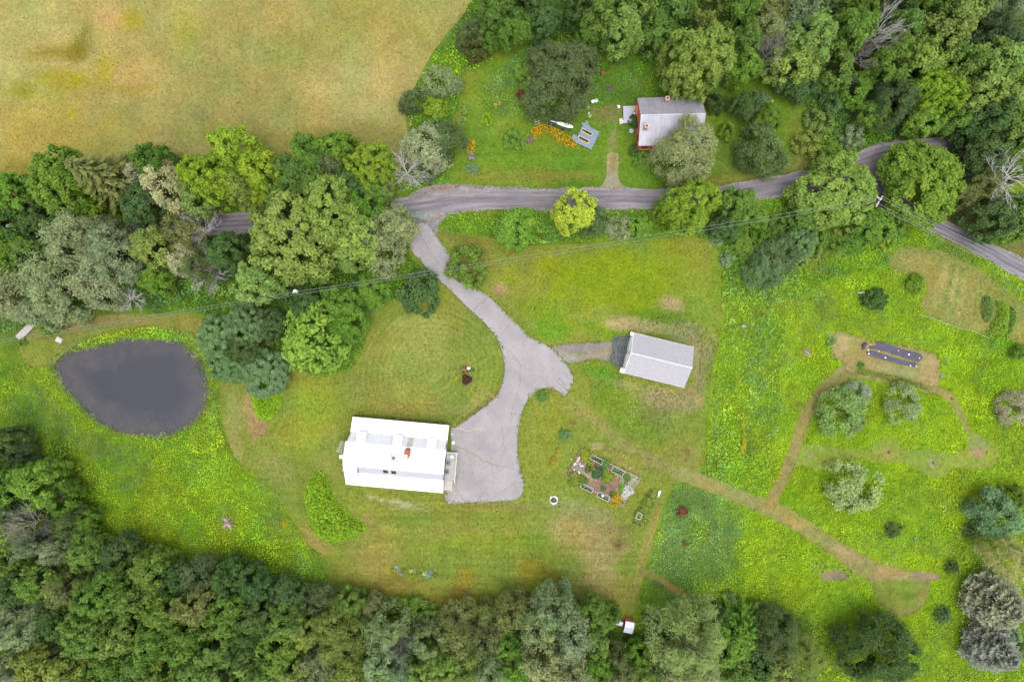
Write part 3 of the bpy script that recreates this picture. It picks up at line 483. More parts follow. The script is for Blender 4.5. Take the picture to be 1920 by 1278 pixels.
def crown(name, R, H, depth, lobes, lr, leaf, per, seed, fuzz=.15, zs=1.0, flat=0.0, open_=.0, nj=.5, lump=.22, core=.8, radial=0.0, rounded=1.0):
    rg = np.random.default_rng(seed); d = sph(lobes * 3, rg); d = d[d[:, 2] > -.35][:lobes]; n = len(d)
    # even the lobes out a little by rejecting close ones
    keep = []; q = d * np.array([1, 1, .8])
    for i in range(n):
        if all(np.linalg.norm(q[i] - q[j]) > .55 * lr / R for j in keep[-200:]): keep.append(i)
    d = d[keep]; n = len(d)
    ph = rg.uniform(0, 6.28, 6); az = np.arctan2(d[:, 1], d[:, 0])
    rad = 1 + lump * (.5 * np.cos(2 * az + ph[0]) + .5 * np.cos(3 * az + ph[1]) + .4 * np.cos(5 * az + ph[2] + 2 * d[:, 2])) * (1 - .5 * np.abs(d[:, 2])) + rg.normal(0, .055, n)
    rad *= np.where(rg.random(n) < .3, rg.uniform(.72, .92, n), 1.0)
    rs = lr * rg.uniform(.65, 1.3, n)
    hz = np.hypot(d[:, 0], d[:, 1]); P = np.c_[d[:, :2] * ((R - lr * .7) * rad)[:, None], H - depth + (depth - lr) * (np.sign(d[:, 2]) * np.abs(d[:, 2]) ** rounded) * (1 - flat * 0) * np.clip(rad, .8, 1.25)]
    P[:, 2] = np.minimum(P[:, 2], H * 1.06)
    if flat: P[:, 2] = np.minimum(P[:, 2], H - depth * flat + .4 * lr * rg.normal(size=n))
    if open_: k = rg.random(n) > open_; P, rs, d, n = P[k], rs[k], d[k], k.sum()
    L = np.repeat(np.arange(n), per); q = sph(len(L), rg); out = d[L]; q = q + out * .55 + np.array([0, 0, .35]); q /= np.linalg.norm(q, axis=1)[:, None]
    rr = rs[L] * rg.uniform(.75, 1.0 + fuzz, len(L)); C = P[L] + q * rr[:, None] * np.array([1, 1, zs])
    if radial: C += out * np.array([1, 1, .3]) * (rg.uniform(-1, 1, len(L)) * rs[L] * radial)[:, None]
    nm = q + np.array([0, 0, .5]) + rg.normal(size=q.shape) * nj * .75
    V, F = leaves(C, nm, leaf[0], leaf[1], rg); lobv = rg.uniform(.86, 1.16, n)
    fv = np.clip(lobv[L] * rg.uniform(.78, 1.22, len(L)), .5, 1.6)
    Vc, Fc = ico_core(P, rs * core, zs); Fc = np.c_[Fc, Fc[:, 2]]
    # cores as degenerate-free quads: build triangles separately
    me = tri_quad_mesh(name, V, F, Vc, Fc[:, :3], M_leaf, fv, np.full(len(Fc), .68))  # low core value puts the gap shade into the colour
    return me, P
def tri_quad_mesh(name, V, F, Vc, Fc, mat, fv, fc):
    me = bpy.data.meshes.new(name); VV = np.r_[V, Vc].astype(np.float32); me.vertices.add(len(VV)); me.vertices.foreach_set('co', VV.ravel())
    idx = np.r_[F.ravel(), (Fc + len(V)).ravel()].astype(np.int32); me.loops.add(len(idx)); me.loops.foreach_set('vertex_index', idx)
    me.polygons.add(len(F) + len(Fc)); st = np.r_[np.arange(len(F)) * 4, 4 * len(F) + np.arange(len(Fc)) * 3].astype(np.int32); me.polygons.foreach_set('loop_start', st)
    me.polygons.foreach_set('loop_total', np.r_[np.full(len(F), 4), np.full(len(Fc), 3)].astype(np.int32)); me.update(calc_edges=True)
    a = me.attributes.new('val', 'FLOAT', 'FACE'); a.data.foreach_set('value', np.r_[fv, fc].astype(np.float32)); me.materials.append(mat); return me
def conifer(name, R, H, seed, tiers=16, droop=.3, leaf=(.5, .2), dens=1.0, up=0.0, power=.85, fan=1.0):
    rg = np.random.default_rng(seed); C = []; Nn = []; T = []; val = []
    for i in range(tiers):
        f = (i + .5) / tiers; z = H * (.14 + .84 * f); r = R * (1 - f) ** power + .25; nb = max(4, int(11 * (1 - f * .5)))
        for k in range(nb):
            a = 2 * math.pi * (k + rg.random() * .7) / nb + i * .7; rl = r * rg.uniform(.78, 1.12); m = max(5, int(rl * 9 * dens)); s = rg.uniform(.12, 1, m) ** .8
            dx, dy = math.cos(a), math.sin(a); wid = (.42 * (1 - s * (.75 if fan == 1 else .35))) * r ** .5 * fan; lat = rg.normal(0, 1, m) * wid * .55
            x = dx * s * rl - dy * lat; y = dy * s * rl + dx * lat; zz = z - droop * rl * s ** 1.4 + up * rl * s ** 2 + rg.normal(0, .07, m) - np.abs(lat) * .3
            C.append(np.c_[x, y, zz]); sd_ = np.sign(lat)[:, None]; T.append(np.c_[dx - dy * lat * 1.0, dy + dx * lat * 1.0, np.full(m, -droop)])
            Nn.append(np.c_[dx * .25 + rg.normal(0, .3, m), dy * .25 + rg.normal(0, .3, m), np.ones(m)]); val.append(np.clip((.62 + .62 * s if fan == 1 else .25 + 1.15 * s ** 2) + rg.normal(0, .1, m), .25, 1.6) * rg.uniform(.85, 1.15))  # value climbs towards the tips, painting shade between the tiers
    C = np.concatenate(C); V, F = leaves(C, np.concatenate(Nn), leaf[0], leaf[1], rg, np.concatenate(T))
    # inner cone closes the middle; its low value is painted shade
    n = 9; zc = np.linspace(H * .12, H * .93, 7); rc = R * .55 * (1 - (zc / H - .12) / .88) ** .9; Vc = [(rr * math.cos(6.283 * k / n + j), rr * math.sin(6.283 * k / n + j), zz) for j, (zz, rr) in enumerate(zip(zc, rc)) for k in range(n)]
    Fc = [];
    for j in range(6):
        for k in range(n):
            k2 = (k + 1) % n; Fc += [(j * n + k, j * n + k2, (j + 1) * n + k2), (j * n + k, (j + 1) * n + k2, (j + 1) * n + k)]
    return tri_quad_mesh(name, V, F, np.array(Vc), np.array(Fc), M_leaf, np.concatenate(val), np.full(len(Fc), .5)), None
def dead(name, H, R, seed, mat, main=7, sub=5, twig=3, r0=.16, droop=.0, n=4):
    rg = random.Random(seed); b = MB(); b.tube([(0, 0, -.3), (.1, .1, H * .5), (.3, 0, H * .9)], r0, 6, r0 * .35)
    def br(p, d, L, r, lev):
        pts = [p]; q = p.copy(); dd = d.copy()
        for i in range(3):
            dd = (dd + Vector((rg.uniform(-.25, .25), rg.uniform(-.25, .25), rg.uniform(-.1, .2) - droop))).normalized(); q = q + dd * L / 3; pts.append(q.copy())
        b.tube(pts, r, n if lev == 0 else 3, r * .35, False)
        if lev < 2:
            for k in range(sub if lev == 0 else twig):
                t = rg.uniform(.3, 1.0); i = min(2, int(t * 3)); s = pts[i].lerp(pts[i + 1], t * 3 - i)
                e = (dd + Vector((rg.uniform(-.9, .9), rg.uniform(-.9, .9), rg.uniform(-.3, .5)))).normalized(); br(s, e, L * rg.uniform(.35, .6), r * .5, lev + 1)
    for k in range(main):
        a = 2 * math.pi * (k + rg.random() * .6) / main; z = H * rg.uniform(.35, .85); el = rg.uniform(.2, .9)
        br(Vector((0.05, 0, z)), Vector((math.cos(a), math.sin(a), el)).normalized(), R * rg.uniform(.8, 1.15), r0 * .42, 0)
    return b.mesh(name, mat)
PROTO = {}
def reg(kind, variants): PROTO[kind] = variants
def mk(kind, fn, seeds, R, H, trunk_r, ntips=5):
    out = []
    for s in seeds:
        me, P = fn(s); rg = random.Random(s); tips = [tuple(P[rg.randrange(len(P))] * np.array([.8, .8, .95])) for _ in range(ntips)] if P is not None and ntips else []
        out.append((me, trunk_mesh(kind + '_trunk', H, trunk_r, tips, rg), R, H))
    reg(kind, out)
mk('broad_large', lambda s: crown('broad_large_crown', 8, 16, 9, 230, 1.15, (.55, .36), 62, s, .2, 1.15, rounded=.8), (1, 2, 3), 8, 16, .34, 7)
mk('broad', lambda s: crown('broad_crown', 4.6, 12, 7, 105, .92, (.48, .32), 58, s, .22, 1.2, rounded=.8), (4, 5, 6, 7), 4.6, 12, .22)
mk('tall_clump', lambda s: crown('clump_crown', 4.2, 15, 10, 95, .95, (.5, .3), 62, s, .25, 1.7, lump=.3, rounded=.8), (8, 9, 10), 4.2, 15, .22)
mk('fine_large', lambda s: crown('fine_large_crown', 6.5, 12, 8, 150, 1.15, (.5, .17), 110, s, .5, 1.1, nj=.9, lump=.28, core=.66), (11, 12), 6.5, 12, .28, 7)
mk('fine', lambda s: crown('fine_crown', 3.6, 9, 6, 62, .85, (.42, .15), 95, s, .5, 1.2, nj=.9, lump=.3, core=.7), (13, 14, 15), 3.6, 9, .16)
mk('big_leaf', lambda s: crown('big_leaf_crown', 5.5, 10, 6, 95, 1.0, (.62, .40), 42, s, .45, 1.1, nj=.5, open_=.1, core=.7), (16,), 5.5, 10, .2)
mk('smooth', lambda s: crown('smooth_crown', 4.5, 6.5, 3.2, 170, .72, (.30, .18), 75, s, .12, .7, nj=.4, lump=.12, flat=.18), (17, 18), 4.5, 6.5, .14)
mk('bush', lambda s: crown('bush_crown', 2.3, 3.0, 2.4, 42, .55, (.30, .19), 62, s, .3, 1.0, nj=.6, lump=.25), (19, 20, 21), 2.3, 3.0, .06, 4)
mk('fine_bush', lambda s: crown('fine_bush_crown', 2.6, 3.6, 2.9, 46, .62, (.36, .12), 85, s, .55, 1.0, nj=.9, lump=.3, core=.6), (22, 23, 24), 2.6, 3.6, .07, 4)
mk('orchard', lambda s: crown('orchard_crown', 4.2, 4.6, 3.2, 66, .72, (.40, .14), 72, s, .6, .8, nj=1.0, lump=.22, core=.62, open_=.03), (25, 26), 4.2, 4.6, .14, 6)
mk('pine', lambda s: crown('pine_crown', 5.5, 18, 12, 95, 1.05, (.75, .13), 95, s, .5, .8, nj=.8, lump=.3, radial=.9, core=.5, rounded=1.1), (27, 28), 5.5, 18, .26)
reg('spruce', [(conifer('spruce_crown', 4.2, 17, s, 20, .35, (.55, .2), 1.7)[0], trunk_mesh('spruce_trunk', 17, .22, [], random)) + (4.2, 17) for s in (31, 32)])
reg('grey_spruce', [(conifer('grey_spruce_crown', 5.4, 9.5, s, 15, .30, (.40, .24), 4.2, .30, .62, 1.9)[0], trunk_mesh('grey_spruce_trunk', 9.5, .26, [], random)) + (5.4, 9.5) for s in (33, 34)])
reg('young_conifer', [(conifer('young_conifer_crown', 2.2, 6, s, 12, .15, (.36, .14), 2.6)[0], trunk_mesh('young_conifer_trunk', 6, .08, [], random)) + (2.2, 6) for s in (35, 36)])
reg('dead', [(None, dead('dead_tree_branches', 12, 5.0, s, M_dead, 13, 9, 5, .2), 5.5, 14) for s in (41, 42)])
reg('dead_shrub', [(None, dead('dead_shrub_branches', 4, 3.0, s, M_dead, 18, 9, 5, .10), 3.2, 5) for s in (43, 44)])
reg('dead_dark', [(None, dead('dead_brush_branches', 6, 4.0, s, M_deadd, 16, 10, 6, .13, .03), 4.2, 7) for s in (45,)])

TONE = {'mid': (.130, .225, .046), 'light': (.205, .305, .072), 'bright': (.215, .335, .035), 'lime': (.36, .46, .05), 'dark': (.078, .142, .045), 'deep': (.075, .15, .03), 'grey': (.26, .32, .165), 'olive': (.175, .215, .08),
        'blue': (.14, .245, .10), 'pale': (.44, .45, .27), 'greyd': (.115, .168, .07), 'yel': (.235, .345, .035), 'green': (.115, .225, .033), 'silver': (.35, .37, .30), 'bluegrey': (.20, .29, .145), 'stone': (.225, .24, .19), 'moss': (.19, .265, .065), 'fresh': (.155, .275, .042)}
NAMES = {'broad_large': 'broadleaf_tree', 'broad': 'broadleaf_tree', 'tall_clump': 'broadleaf_tree', 'fine_large': 'willow_tree', 'fine': 'willow_tree', 'big_leaf': 'broadleaf_tree', 'smooth': 'sumac_tree', 'bush': 'bush', 'fine_bush': 'bush',
         'orchard': 'apple_tree', 'pine': 'pine_tree', 'spruce': 'spruce_tree', 'grey_spruce': 'spruce_tree', 'young_conifer': 'young_conifer', 'dead': 'dead_tree', 'dead_shrub': 'dead_shrub', 'dead_dark': 'dead_tree'}
TR = random.Random(5)
def tree(kind, px, py, rpx, tone, label, H=None, group=None, rz=None, lean=None):
    v = PROTO[kind]; cr, tk, R0, H0 = v[TR.randrange(len(v))]
    rw0 = rpx * .1
    if H is None: H = H0 * (rw0 / R0) ** .5 * TR.uniform(.92, 1.08)
    # the crown's widest level sits at about 0.62 of the height; place the base under it
    zc = H * (.6 if 'spruce' not in kind and 'conifer' not in kind else .3); x, y = G(px, py, zc); s = rw0 * (1 - zc / CAM_H) / R0 * (.90 if kind in ('broad', 'broad_large', 'tall_clump', 'fine_large') else .96)
    nm = NAMES[kind]; o = thing(nm, label, 'bush' if nm in ('bush', 'dead_shrub') else 'tree', (x, y, z1(x, y)), TR.uniform(0, 6.28) if rz is None else rz, group)
    o.scale = (s * TR.uniform(.93, 1.07), s * TR.uniform(.93, 1.07), H / H0)
    if lean: o.rotation_euler = (lean[0], lean[1], 0 if rz is None else rz)
    if cr is None:
        link('branches', tk, o)
    else:
        c = link('crown', cr, o); b = TONE[tone] if isinstance(tone, str) else tone; j = TR.uniform(.9, 1.1)
        c.color = (b[0] * j * TR.uniform(.95, 1.12), b[1] * j, b[2] * j * TR.uniform(.75, 1.0), 1)
        link('trunk', tk, o)
    return o
LOOK = {'mid': 'mid green', 'light': 'light green', 'bright': 'bright yellow green', 'lime': 'lime green', 'dark': 'dark green', 'deep': 'deep green', 'grey': 'grey green', 'olive': 'olive green', 'blue': 'blue green', 'pale': 'pale cream', 'greyd': 'dull grey green', 'yel': 'yellow green', 'green': 'rich green', 'silver': 'silver', 'bluegrey': 'blue grey', 'stone': 'stone grey', 'moss': 'mossy green', 'fresh': 'fresh green'}
ORD = 'first second third fourth fifth sixth seventh eighth ninth tenth eleventh twelfth thirteenth fourteenth fifteenth sixteenth seventeenth eighteenth'.split()
KW = {'broad_large': 'large broadleaf tree', 'broad': 'broadleaf tree', 'tall_clump': 'tall broadleaf tree', 'fine_large': 'large feathery tree', 'fine': 'feathery tree', 'big_leaf': 'big leaved tree', 'pine': 'pine', 'spruce': 'spruce', 'dead': 'bare dead tree', 'dead_dark': 'bare dead tree', 'dead_shrub': 'bare dead shrub', 'bush': 'bush', 'fine_bush': 'feathery bush', 'smooth': 'smooth crowned tree', 'young_conifer': 'young conifer'}
def row(where, items, group):
    """a row of trees listed from left to right: (kind, px, py, r, tone[, H])"""
    items = sorted(items, key=lambda q: q[1])
    for i, q in enumerate(items):
        w = '%s %s, %s from left in %s' % (LOOK[q[4]] if not q[0].startswith('dead') else 'grey', KW[q[0]], ORD[i], where)
        tree(q[0], q[1], q[2], q[3], q[4], w, q[5] if len(q) > 5 else None, group)

# --- between hay field and road, left
g = 'trees between the hay field and the road'
row('the hay field edge row', [('broad', 12, 365, 44, 'fresh'), ('broad', 60, 352, 30, 'mid', 8), ('broad_large', 118, 345, 62, 'fresh', 15), ('spruce', 212, 338, 66, (0.095, .115, .055) and 'olive', 19),
    ('broad', 292, 305, 40, 'deep', 12), ('fine', 265, 330, 26, 'pale', 10), ('broad_large', 400, 335, 60, 'bright', 15), ('broad', 440, 283, 48, 'yel', 14), ('broad', 492, 322, 44, 'bright', 13),
    ('broad', 545, 330, 42, 'mid', 12), ('broad', 582, 290, 40, 'green', 12), ('broad', 632, 285, 42, 'green', 12), ('broad_large', 694, 312, 48, 'yel', 12)], g)
row('the left upper roadside row', [('broad', 15, 415, 46, 'deep', 11), ('broad', 82, 408, 42, 'dark', 10), ('broad', 150, 392, 44, 'fresh', 10), ('bush', 205, 412, 26, 'fresh'), ('broad', 268, 380, 42, 'dark', 12), ('fine', 312, 348, 42, 'pale', 13),
    ('broad', 378, 372, 40, 'moss', 12), ('broad', 452, 352, 38, 'moss', 12), ('broad', 488, 372, 26, 'yel', 9), ('broad', 520, 365, 36, 'mid', 10), ('broad', 605, 350, 42, 'mid', 11), ('fine', 622, 308, 32, 'greyd', 12), ('broad', 655, 355, 45, 'dark', 10), ('broad', 705, 355, 34, 'moss', 8), ('dead_shrub', 762, 325, 40, 'silver', 6)], g)
g = 'trees between the road and the pond'
row('the left lower roadside row', [('broad', 22, 468, 46, 'green', 10), ('broad', 66, 480, 38, 'mid', 12), ('fine_large', 140, 450, 62, 'grey', 14), ('fine_large', 208, 482, 60, 'grey', 13), ('broad', 288, 465, 40, 'moss', 10), ('fine', 345, 435, 36, 'olive', 10), ('dead_shrub', 380, 432, 36, 'silver', 8),
    ('broad', 425, 472, 42, 'dark', 10), ('broad', 494, 408, 26, 'moss', 9), ('broad_large', 546, 448, 84, 'light', 15), ('broad_large', 622, 400, 64, 'light', 14), ('broad', 690, 380, 40, 'green', 10), ('broad', 672, 452, 52, 'light', 13), ('fine', 735, 420, 40, 'grey', 10)], g)
row('the pond bank row', [('fine', 15, 540, 50, 'grey', 11), ('fine', 62, 575, 42, 'grey', 9), ('fine_large', 110, 530, 70, 'grey', 13), ('fine', 182, 535, 42, 'grey', 11), ('bush', 90, 605, 22, 'green'), ('broad', 225, 520, 26, 'dark', 7), ('broad', 296, 520, 36, 'green', 8), ('fine', 345, 488, 26, 'pale', 9), ('fine', 372, 500, 30, 'greyd', 9), ('dead_shrub', 395, 508, 42, 'silver', 6),
    ('broad', 482, 530, 46, 'light', 13), ('broad', 600, 500, 34, 'mid', 8), ('broad', 658, 478, 36, 'light', 10), ('fine', 712, 465, 46, 'grey', 10)], g)
tree('dead', 245, 560, 30, 'silver', 'fallen white bare branches on the bank above the pond path', 4)
g = 'trees and sumac beside the pond'
for a in [('smooth', 408, 632, 42, 'blue', 'blue green sumac crown nearest the upper right pond bank', 6), ('smooth', 462, 608, 40, 'blue', 'blue green sumac crown just below the light green lobed tree', 7.5), ('smooth', 430, 680, 42, 'blue', 'blue green sumac crown in the middle of the pond side clump', 5.5), ('smooth', 455, 655, 36, (.085, .14, .045), 'lighter green domed sumac crown inside the clump', 6.5), ('smooth', 497, 700, 46, 'blue', 'lowest blue green sumac crown above the bright shrub bed', 5),
          ('smooth', 510, 605, 30, 'dark', 'dark green crown between the sumacs and the big leaved tree', 6), ('fine_bush', 505, 628, 18, 'greyd', 'small dull grey green crown beside the dark gap in the sumacs'),
          ('big_leaf', 590, 632, 64, (.19, .31, .045), 'big leaved bright green tree at the top left corner of the lawn', 9), ('broad', 650, 610, 40, 'green', 'rich green tree on the right flank of the big leaved tree', 7), ('broad', 640, 568, 38, 'green', 'rich green tree above the big leaved tree', 7), ('broad', 580, 575, 36, 'dark', 'dark green tree under the wire left of the utility pole base', 6), ('broad', 700, 540, 36, 'green', 'rich green small tree under the wire left of the round bush', 5),
          ('bush', 785, 550, 44, 'dark', 'round dark green bush on the lawn left of the driveway', 5), ('bush', 876, 496, 38, 'mid', 'green bush on the right edge of the driveway under the wire', 4.2), ('bush', 1018, 742, 13, 'mid', 'small round shrub in the driveway fork', .9), ('bush', 1060, 816, 12, 'blue', 'small blue green shrub right of the parking area', 1.0), ('bush', 40, 642, 8, 'fresh', 'tiny bright shrub at the foot of the footbridge', 1)]: tree(a[0], a[1], a[2], a[3], a[4], a[5], a[6] if len(a) > 6 else None)
# --- roadside south of the road, right half
g = 'trees along the lower side of the road'
for a in [('broad', 968, 428, 42, 'fresh', 'fresh green feathery tree on the roadside left of the lime tree', 7), ('broad', 1078, 392, 44, 'lime', 'lime yellow tree leaning over the road', 12), ('fine', 1112, 412, 28, 'greyd', 'dull grey green tree behind the lime yellow tree', 8), ('fine_bush', 1160, 424, 26, 'grey', 'grey feathery bush right of the lime yellow tree', 4), ('broad', 1200, 425, 24, 'fresh', 'small fresh green tree right of the grey feathery bush', 4),
          ('broad_large', 1293, 385, 54, 'yel', 'large yellow green tree with clumped crown covering the road edge', 12), ('broad', 1245, 392, 22, 'fresh', 'small fresh green tree left of the large yellow green roadside tree', 6), ('broad', 1385, 385, 38, 'mid', 'mid green round tree right of the large yellow green roadside tree', 9), ('broad', 1360, 425, 30, 'dark', 'dark green low tree just above the wire below the road', 5), ('broad_large', 1568, 360, 80, 'light', 'large light green tree left of the road fork', 9.5), ('broad', 1510, 395, 36, 'mid', 'mid green tree at the lower left of the fork tree', 7),
          ('broad_large', 1733, 342, 83, 'fresh', 'large round fresh green tree inside the road fork', 9.5), ('broad', 1640, 420, 36, 'green', 'rich green bushy tree below the crossarm pole', 5), ('bush', 1585, 425, 26, 'moss', 'mossy green bush between fork tree and meadow', 3), ('fine', 1438, 500, 42, (.12, .20, .10), 'dark blue green feathery tree above the right meadow', 6), ('fine', 1468, 472, 32, (.11, .19, .09), 'dark blue green feathery tree touching the larger one at its lower left', 6), ('bush', 1455, 428, 24, 'mid', 'mid green bush under the wire between the two dark feathery trees and the road', 3), ('bush', 1490, 418, 22, 'fresh', 'fresh green bush under the wire, lower left of the fork tree', 3), ('bush', 1528, 470, 20, 'moss', 'mossy bush right of the light green bush under the smooth crown', 2), ('bush', 1560, 455, 24, 'mid', 'mid green bush below the mossy one beside the fork tree', 3), ('bush', 1600, 455, 24, 'green', 'rich green bush midway between fork tree and vegetable plot', 3), ('bush', 1625, 445, 22, 'fresh', 'fresh green bush left of the yellow green one by the vegetable plot', 3), ('bush', 1395, 500, 20, 'fresh', 'fresh green bush on the left side of the larger dark feathery tree', 2), ('bush', 1380, 440, 24, 'mid', 'mid green bush under the wire near the bright lawn corner', 3), ('bush', 1420, 410, 22, 'fresh', 'fresh green bush at the lower road edge above the wire', 3), ('bush', 1680, 425, 18, 'fresh', 'fresh green bush beside the upper end of the side road', 2.5), ('smooth', 1502, 458, 34, 'blue', 'smooth blue green crown right of the dark feathery trees', 5),
          ('bush', 1500, 484, 18, 'light', 'light green bush under the smooth blue green crown', 2.4), ('bush', 1345, 450, 12, 'bluegrey', 'small blue grey bush at the corner of the bright lawn', 1.4), ('bush', 1362, 486, 14, 'bluegrey', 'small blue grey bush on the lawn edge below the wire', 1.4), ('fine_bush', 1430, 440, 24, 'green', 'rich green feathery bush just below the wire above the dark feathery trees', 3), ('bush', 1400, 465, 20, 'fresh', 'fresh green bush left of the smaller dark feathery tree', 2.2), ('bush', 1540, 440, 24, 'fresh', 'fresh green bush right of the smooth blue green crown', 2.5), ('bush', 1660, 455, 20, 'yel', 'yellow green bush at the top corner of the vegetable plot', 2)]: tree(a[0], a[1], a[2], a[3], a[4], a[5], a[6] if len(a) > 6 else None, g)
# --- the red house yard
g = 'trees and shrubs in the yard of the red house'
for a in [('fine_large', 1055, 150, 70, 'greyd', 'large dark olive tree above the blue grey deck', 11), ('fine', 1020, 110, 34, 'greyd', 'upper left part crown of the dark olive yard trees', 8), ('fine', 1092, 118, 34, 'greyd', 'upper right dark olive crown beside the large olive tree', 8), ('fine_bush', 885, 62, 28, 'greyd', 'dull grey green shrub between hay field and yard', 5), ('bush', 892, 92, 22, (.10, .11, .03), 'olive shrub with rusty top at the yard edge', 4), ('bush', 915, 72, 24, 'green', 'rich green shrub right of the dull grey shrub', 4),
          ('fine_bush', 826, 148, 32, 'grey', 'grey green shrub on the upper left yard border', 5), ('fine_bush', 773, 186, 24, 'greyd', 'dull shrub standing out into the hay field', 4.5), ('bush', 818, 203, 24, 'yel', 'yellow green rounded shrub on the yard border', 3.5), ('fine', 798, 278, 44, 'grey', 'grey green tree above the dead shrub on the yard border', 8), ('fine', 836, 262, 34, 'greyd', 'dull green tree next to the yard border lawn', 7), ('bush', 815, 240, 26, 'mid', 'mid green shrub below the yellow green one', 3.5),
          ('bush', 800, 312, 30, 'greyd', 'dull green shrub above the road shoulder', 4), ('bush', 913, 222, 11.5, (.24, .37, .03), 'clipped round ball of boxwood in the yard', 1.2), ('bush', 963, 260, 19, 'fresh', 'leafy green peony bush on the yard lawn', 1.6), ('bush', 885, 316, 11, 'bluegrey', 'small blue grey clump on the yard lawn above the road', .9), ('broad_large', 1310, 112, 66, 'light', 'large light green maple behind the red house', 16), ('fine_large', 1290, 282, 64, 'grey', 'large pale feathery birch overhanging the metal roof', 11),
          ('fine', 1432, 282, 46, 'greyd', 'dark grey green rounded tree between house and road', 8), ('broad', 1440, 222, 26, 'green', 'rich green tree just above the dark rounded tree', 5), ('broad', 1400, 195, 26, 'dark', 'dark green tree beyond the small side lawn', 7), ('bush', 1430, 190, 20, 'blue', 'blue green bush beside the yellow flowers', 3), ('bush', 1345, 190, 20, 'dark', 'dark bush at the right end of the red house', 4), ('bush', 1365, 245, 16, 'fresh', 'fresh green bush between birch and side lawn', 3),
          ('bush', 1190, 225, 12, 'dark', 'dark bush against the red end wall by the porch', 2), ('bush', 1190, 282, 12, 'dark', 'dark bush at the lower left corner of the red house', 1.6), ('bush', 1204, 300, 16, 'fresh', 'leafy bush on lawn below the red house corner', 1.5), ('bush', 1515, 270, 26, 'moss', 'mossy green shrub above the road right of the side lawn', 3), ('fine_bush', 1560, 190, 22, 'blue', 'blue green shrub in the thicket right of the side lawn', 4), ('bush', 1540, 230, 26, 'moss', 'mossy shrub in the thicket right of the side lawn', 3), ('bush', 1600, 255, 22, 'bluegrey', 'blue grey shrub beside the road below the thicket', 3), ('bush', 1555, 280, 22, 'fresh', 'fresh green shrub at the upper road edge', 2.5), ('bush', 870, 205, 10, 'light', 'light green clump in the left flower border', 1), ('bush', 865, 225, 9, 'light', 'lower light green clump in the left flower border', .9), ('bush', 986, 135, 22, 'fresh', 'fresh green clump against the left flank of the olive tree', 2)]: tree(a[0], a[1], a[2], a[3], a[4], a[5], a[6] if len(a) > 6 else None, g)
# --- top wood
g = 'trees of the wood along the top edge'
row('the upper wood topmost row', [('broad', 925, 8, 36, 'mid'), ('broad', 985, 15, 38, 'dark'), ('broad', 1085, 10, 34, 'dark'), ('tall_clump', 1135, 18, 42, 'mid'), ('tall_clump', 1200, 5, 40, 'mid'), ('tall_clump', 1262, 12, 40, 'mid'), ('broad', 1320, 15, 40, 'moss'), ('tall_clump', 1385, 10, 42, 'mid'), ('fine', 1440, 25, 34, 'olive'), ('fine', 1505, 20, 42, 'bluegrey'), ('fine', 1560, 5, 34, 'greyd'), ('broad', 1605, 15, 36, 'mid'), ('tall_clump', 1740, 8, 44, 'mid'), ('broad', 1680, 8, 36, 'dark'), ('tall_clump', 1800, 15, 46, 'moss'), ('fine_large', 1880, 10, 52, 'grey')], g)
row('the upper wood second row', [('broad', 965, 48, 36, 'green', 9), ('broad', 1020, 40, 34, 'dark', 8), ('broad', 1105, 52, 30, 'green', 8), ('tall_clump', 1165, 55, 44, 'light', 13), ('tall_clump', 1232, 62, 34, 'mid', 11), ('fine', 1430, 62, 34, 'grey', 12), ('broad', 1395, 78, 36, 'mid', 12), ('tall_clump', 1512, 78, 50, 'light', 16), ('tall_clump', 1590, 65, 42, 'mid', 16), ('dead', 1642, 62, 38, 'silver', 17), ('broad', 1685, 62, 36, 'mid', 14), ('tall_clump', 1765, 62, 48, 'moss', 16), ('fine_large', 1860, 70, 48, 'greyd', 14), ('broad', 1910, 70, 40, 'moss', 14)], g)
row('the upper wood third row', [('broad', 1395, 125, 34, 'fresh', 10), ('dead_dark', 1435, 108, 28, 'silver', 12), ('broad', 1490, 120, 46, 'light', 12), ('broad', 1560, 125, 38, 'mid', 11), ('dead_dark', 1612, 105, 36, 'silver', 11), ('broad', 1672, 115, 44, 'mid', 13), ('broad', 1725, 112, 44, 'light', 13), ('tall_clump', 1785, 125, 44, 'mid', 14), ('tall_clump', 1855, 130, 50, 'light', 14), ('broad', 1912, 135, 38, 'yel', 13)], g)
row('the upper wood fourth row', [('broad', 1500, 158, 34, 'dark', 7), ('broad', 1600, 165, 34, 'green', 7), ('fine_large', 1680, 185, 44, 'greyd', 10), ('broad_large', 1758, 172, 52, 'bright', 12), ('broad', 1838, 178, 46, 'light', 12), ('broad', 1890, 185, 44, 'moss', 12)], g)
row('the upper wood lowest row', [('broad', 1640, 215, 30, 'green', 6), ('broad', 1735, 222, 36, 'fresh', 8), ('broad', 1790, 225, 30, 'mid', 9), ('broad', 1850, 225, 46, 'dark', 12), ('broad', 1905, 240, 46, 'mid', 12)], g)
# --- right of the road fork
g = 'trees beyond the side road on the right'
for a in [('broad', 1850, 292, 46, 'dark', 'dark green tree where the road enters the right wood', 10), ('broad', 1905, 300, 44, 'green', 'rich green tree at the right edge above the bare branches', 10), ('dead', 1885, 335, 58, 'silver', 'large bare silver tree at the right edge', 14), ('broad', 1845, 345, 30, 'olive', 'olive green tree behind the bare silver tree', 9), ('broad', 1865, 405, 44, 'dark', 'dark green tree beside the side road verge', 10), ('broad', 1915, 405, 44, 'mid', 'mid green tree at the right edge beside the side road', 10), ('broad', 1895, 430, 32, 'fresh', 'fresh green low crown overhanging the verge', 7), ('fine', 1810, 365, 24, 'olive', 'olive feathery crown touching the round fork tree', 8)]: tree(a[0], a[1], a[2], a[3], a[4], a[5], a[6] if len(a) > 6 else None, g)
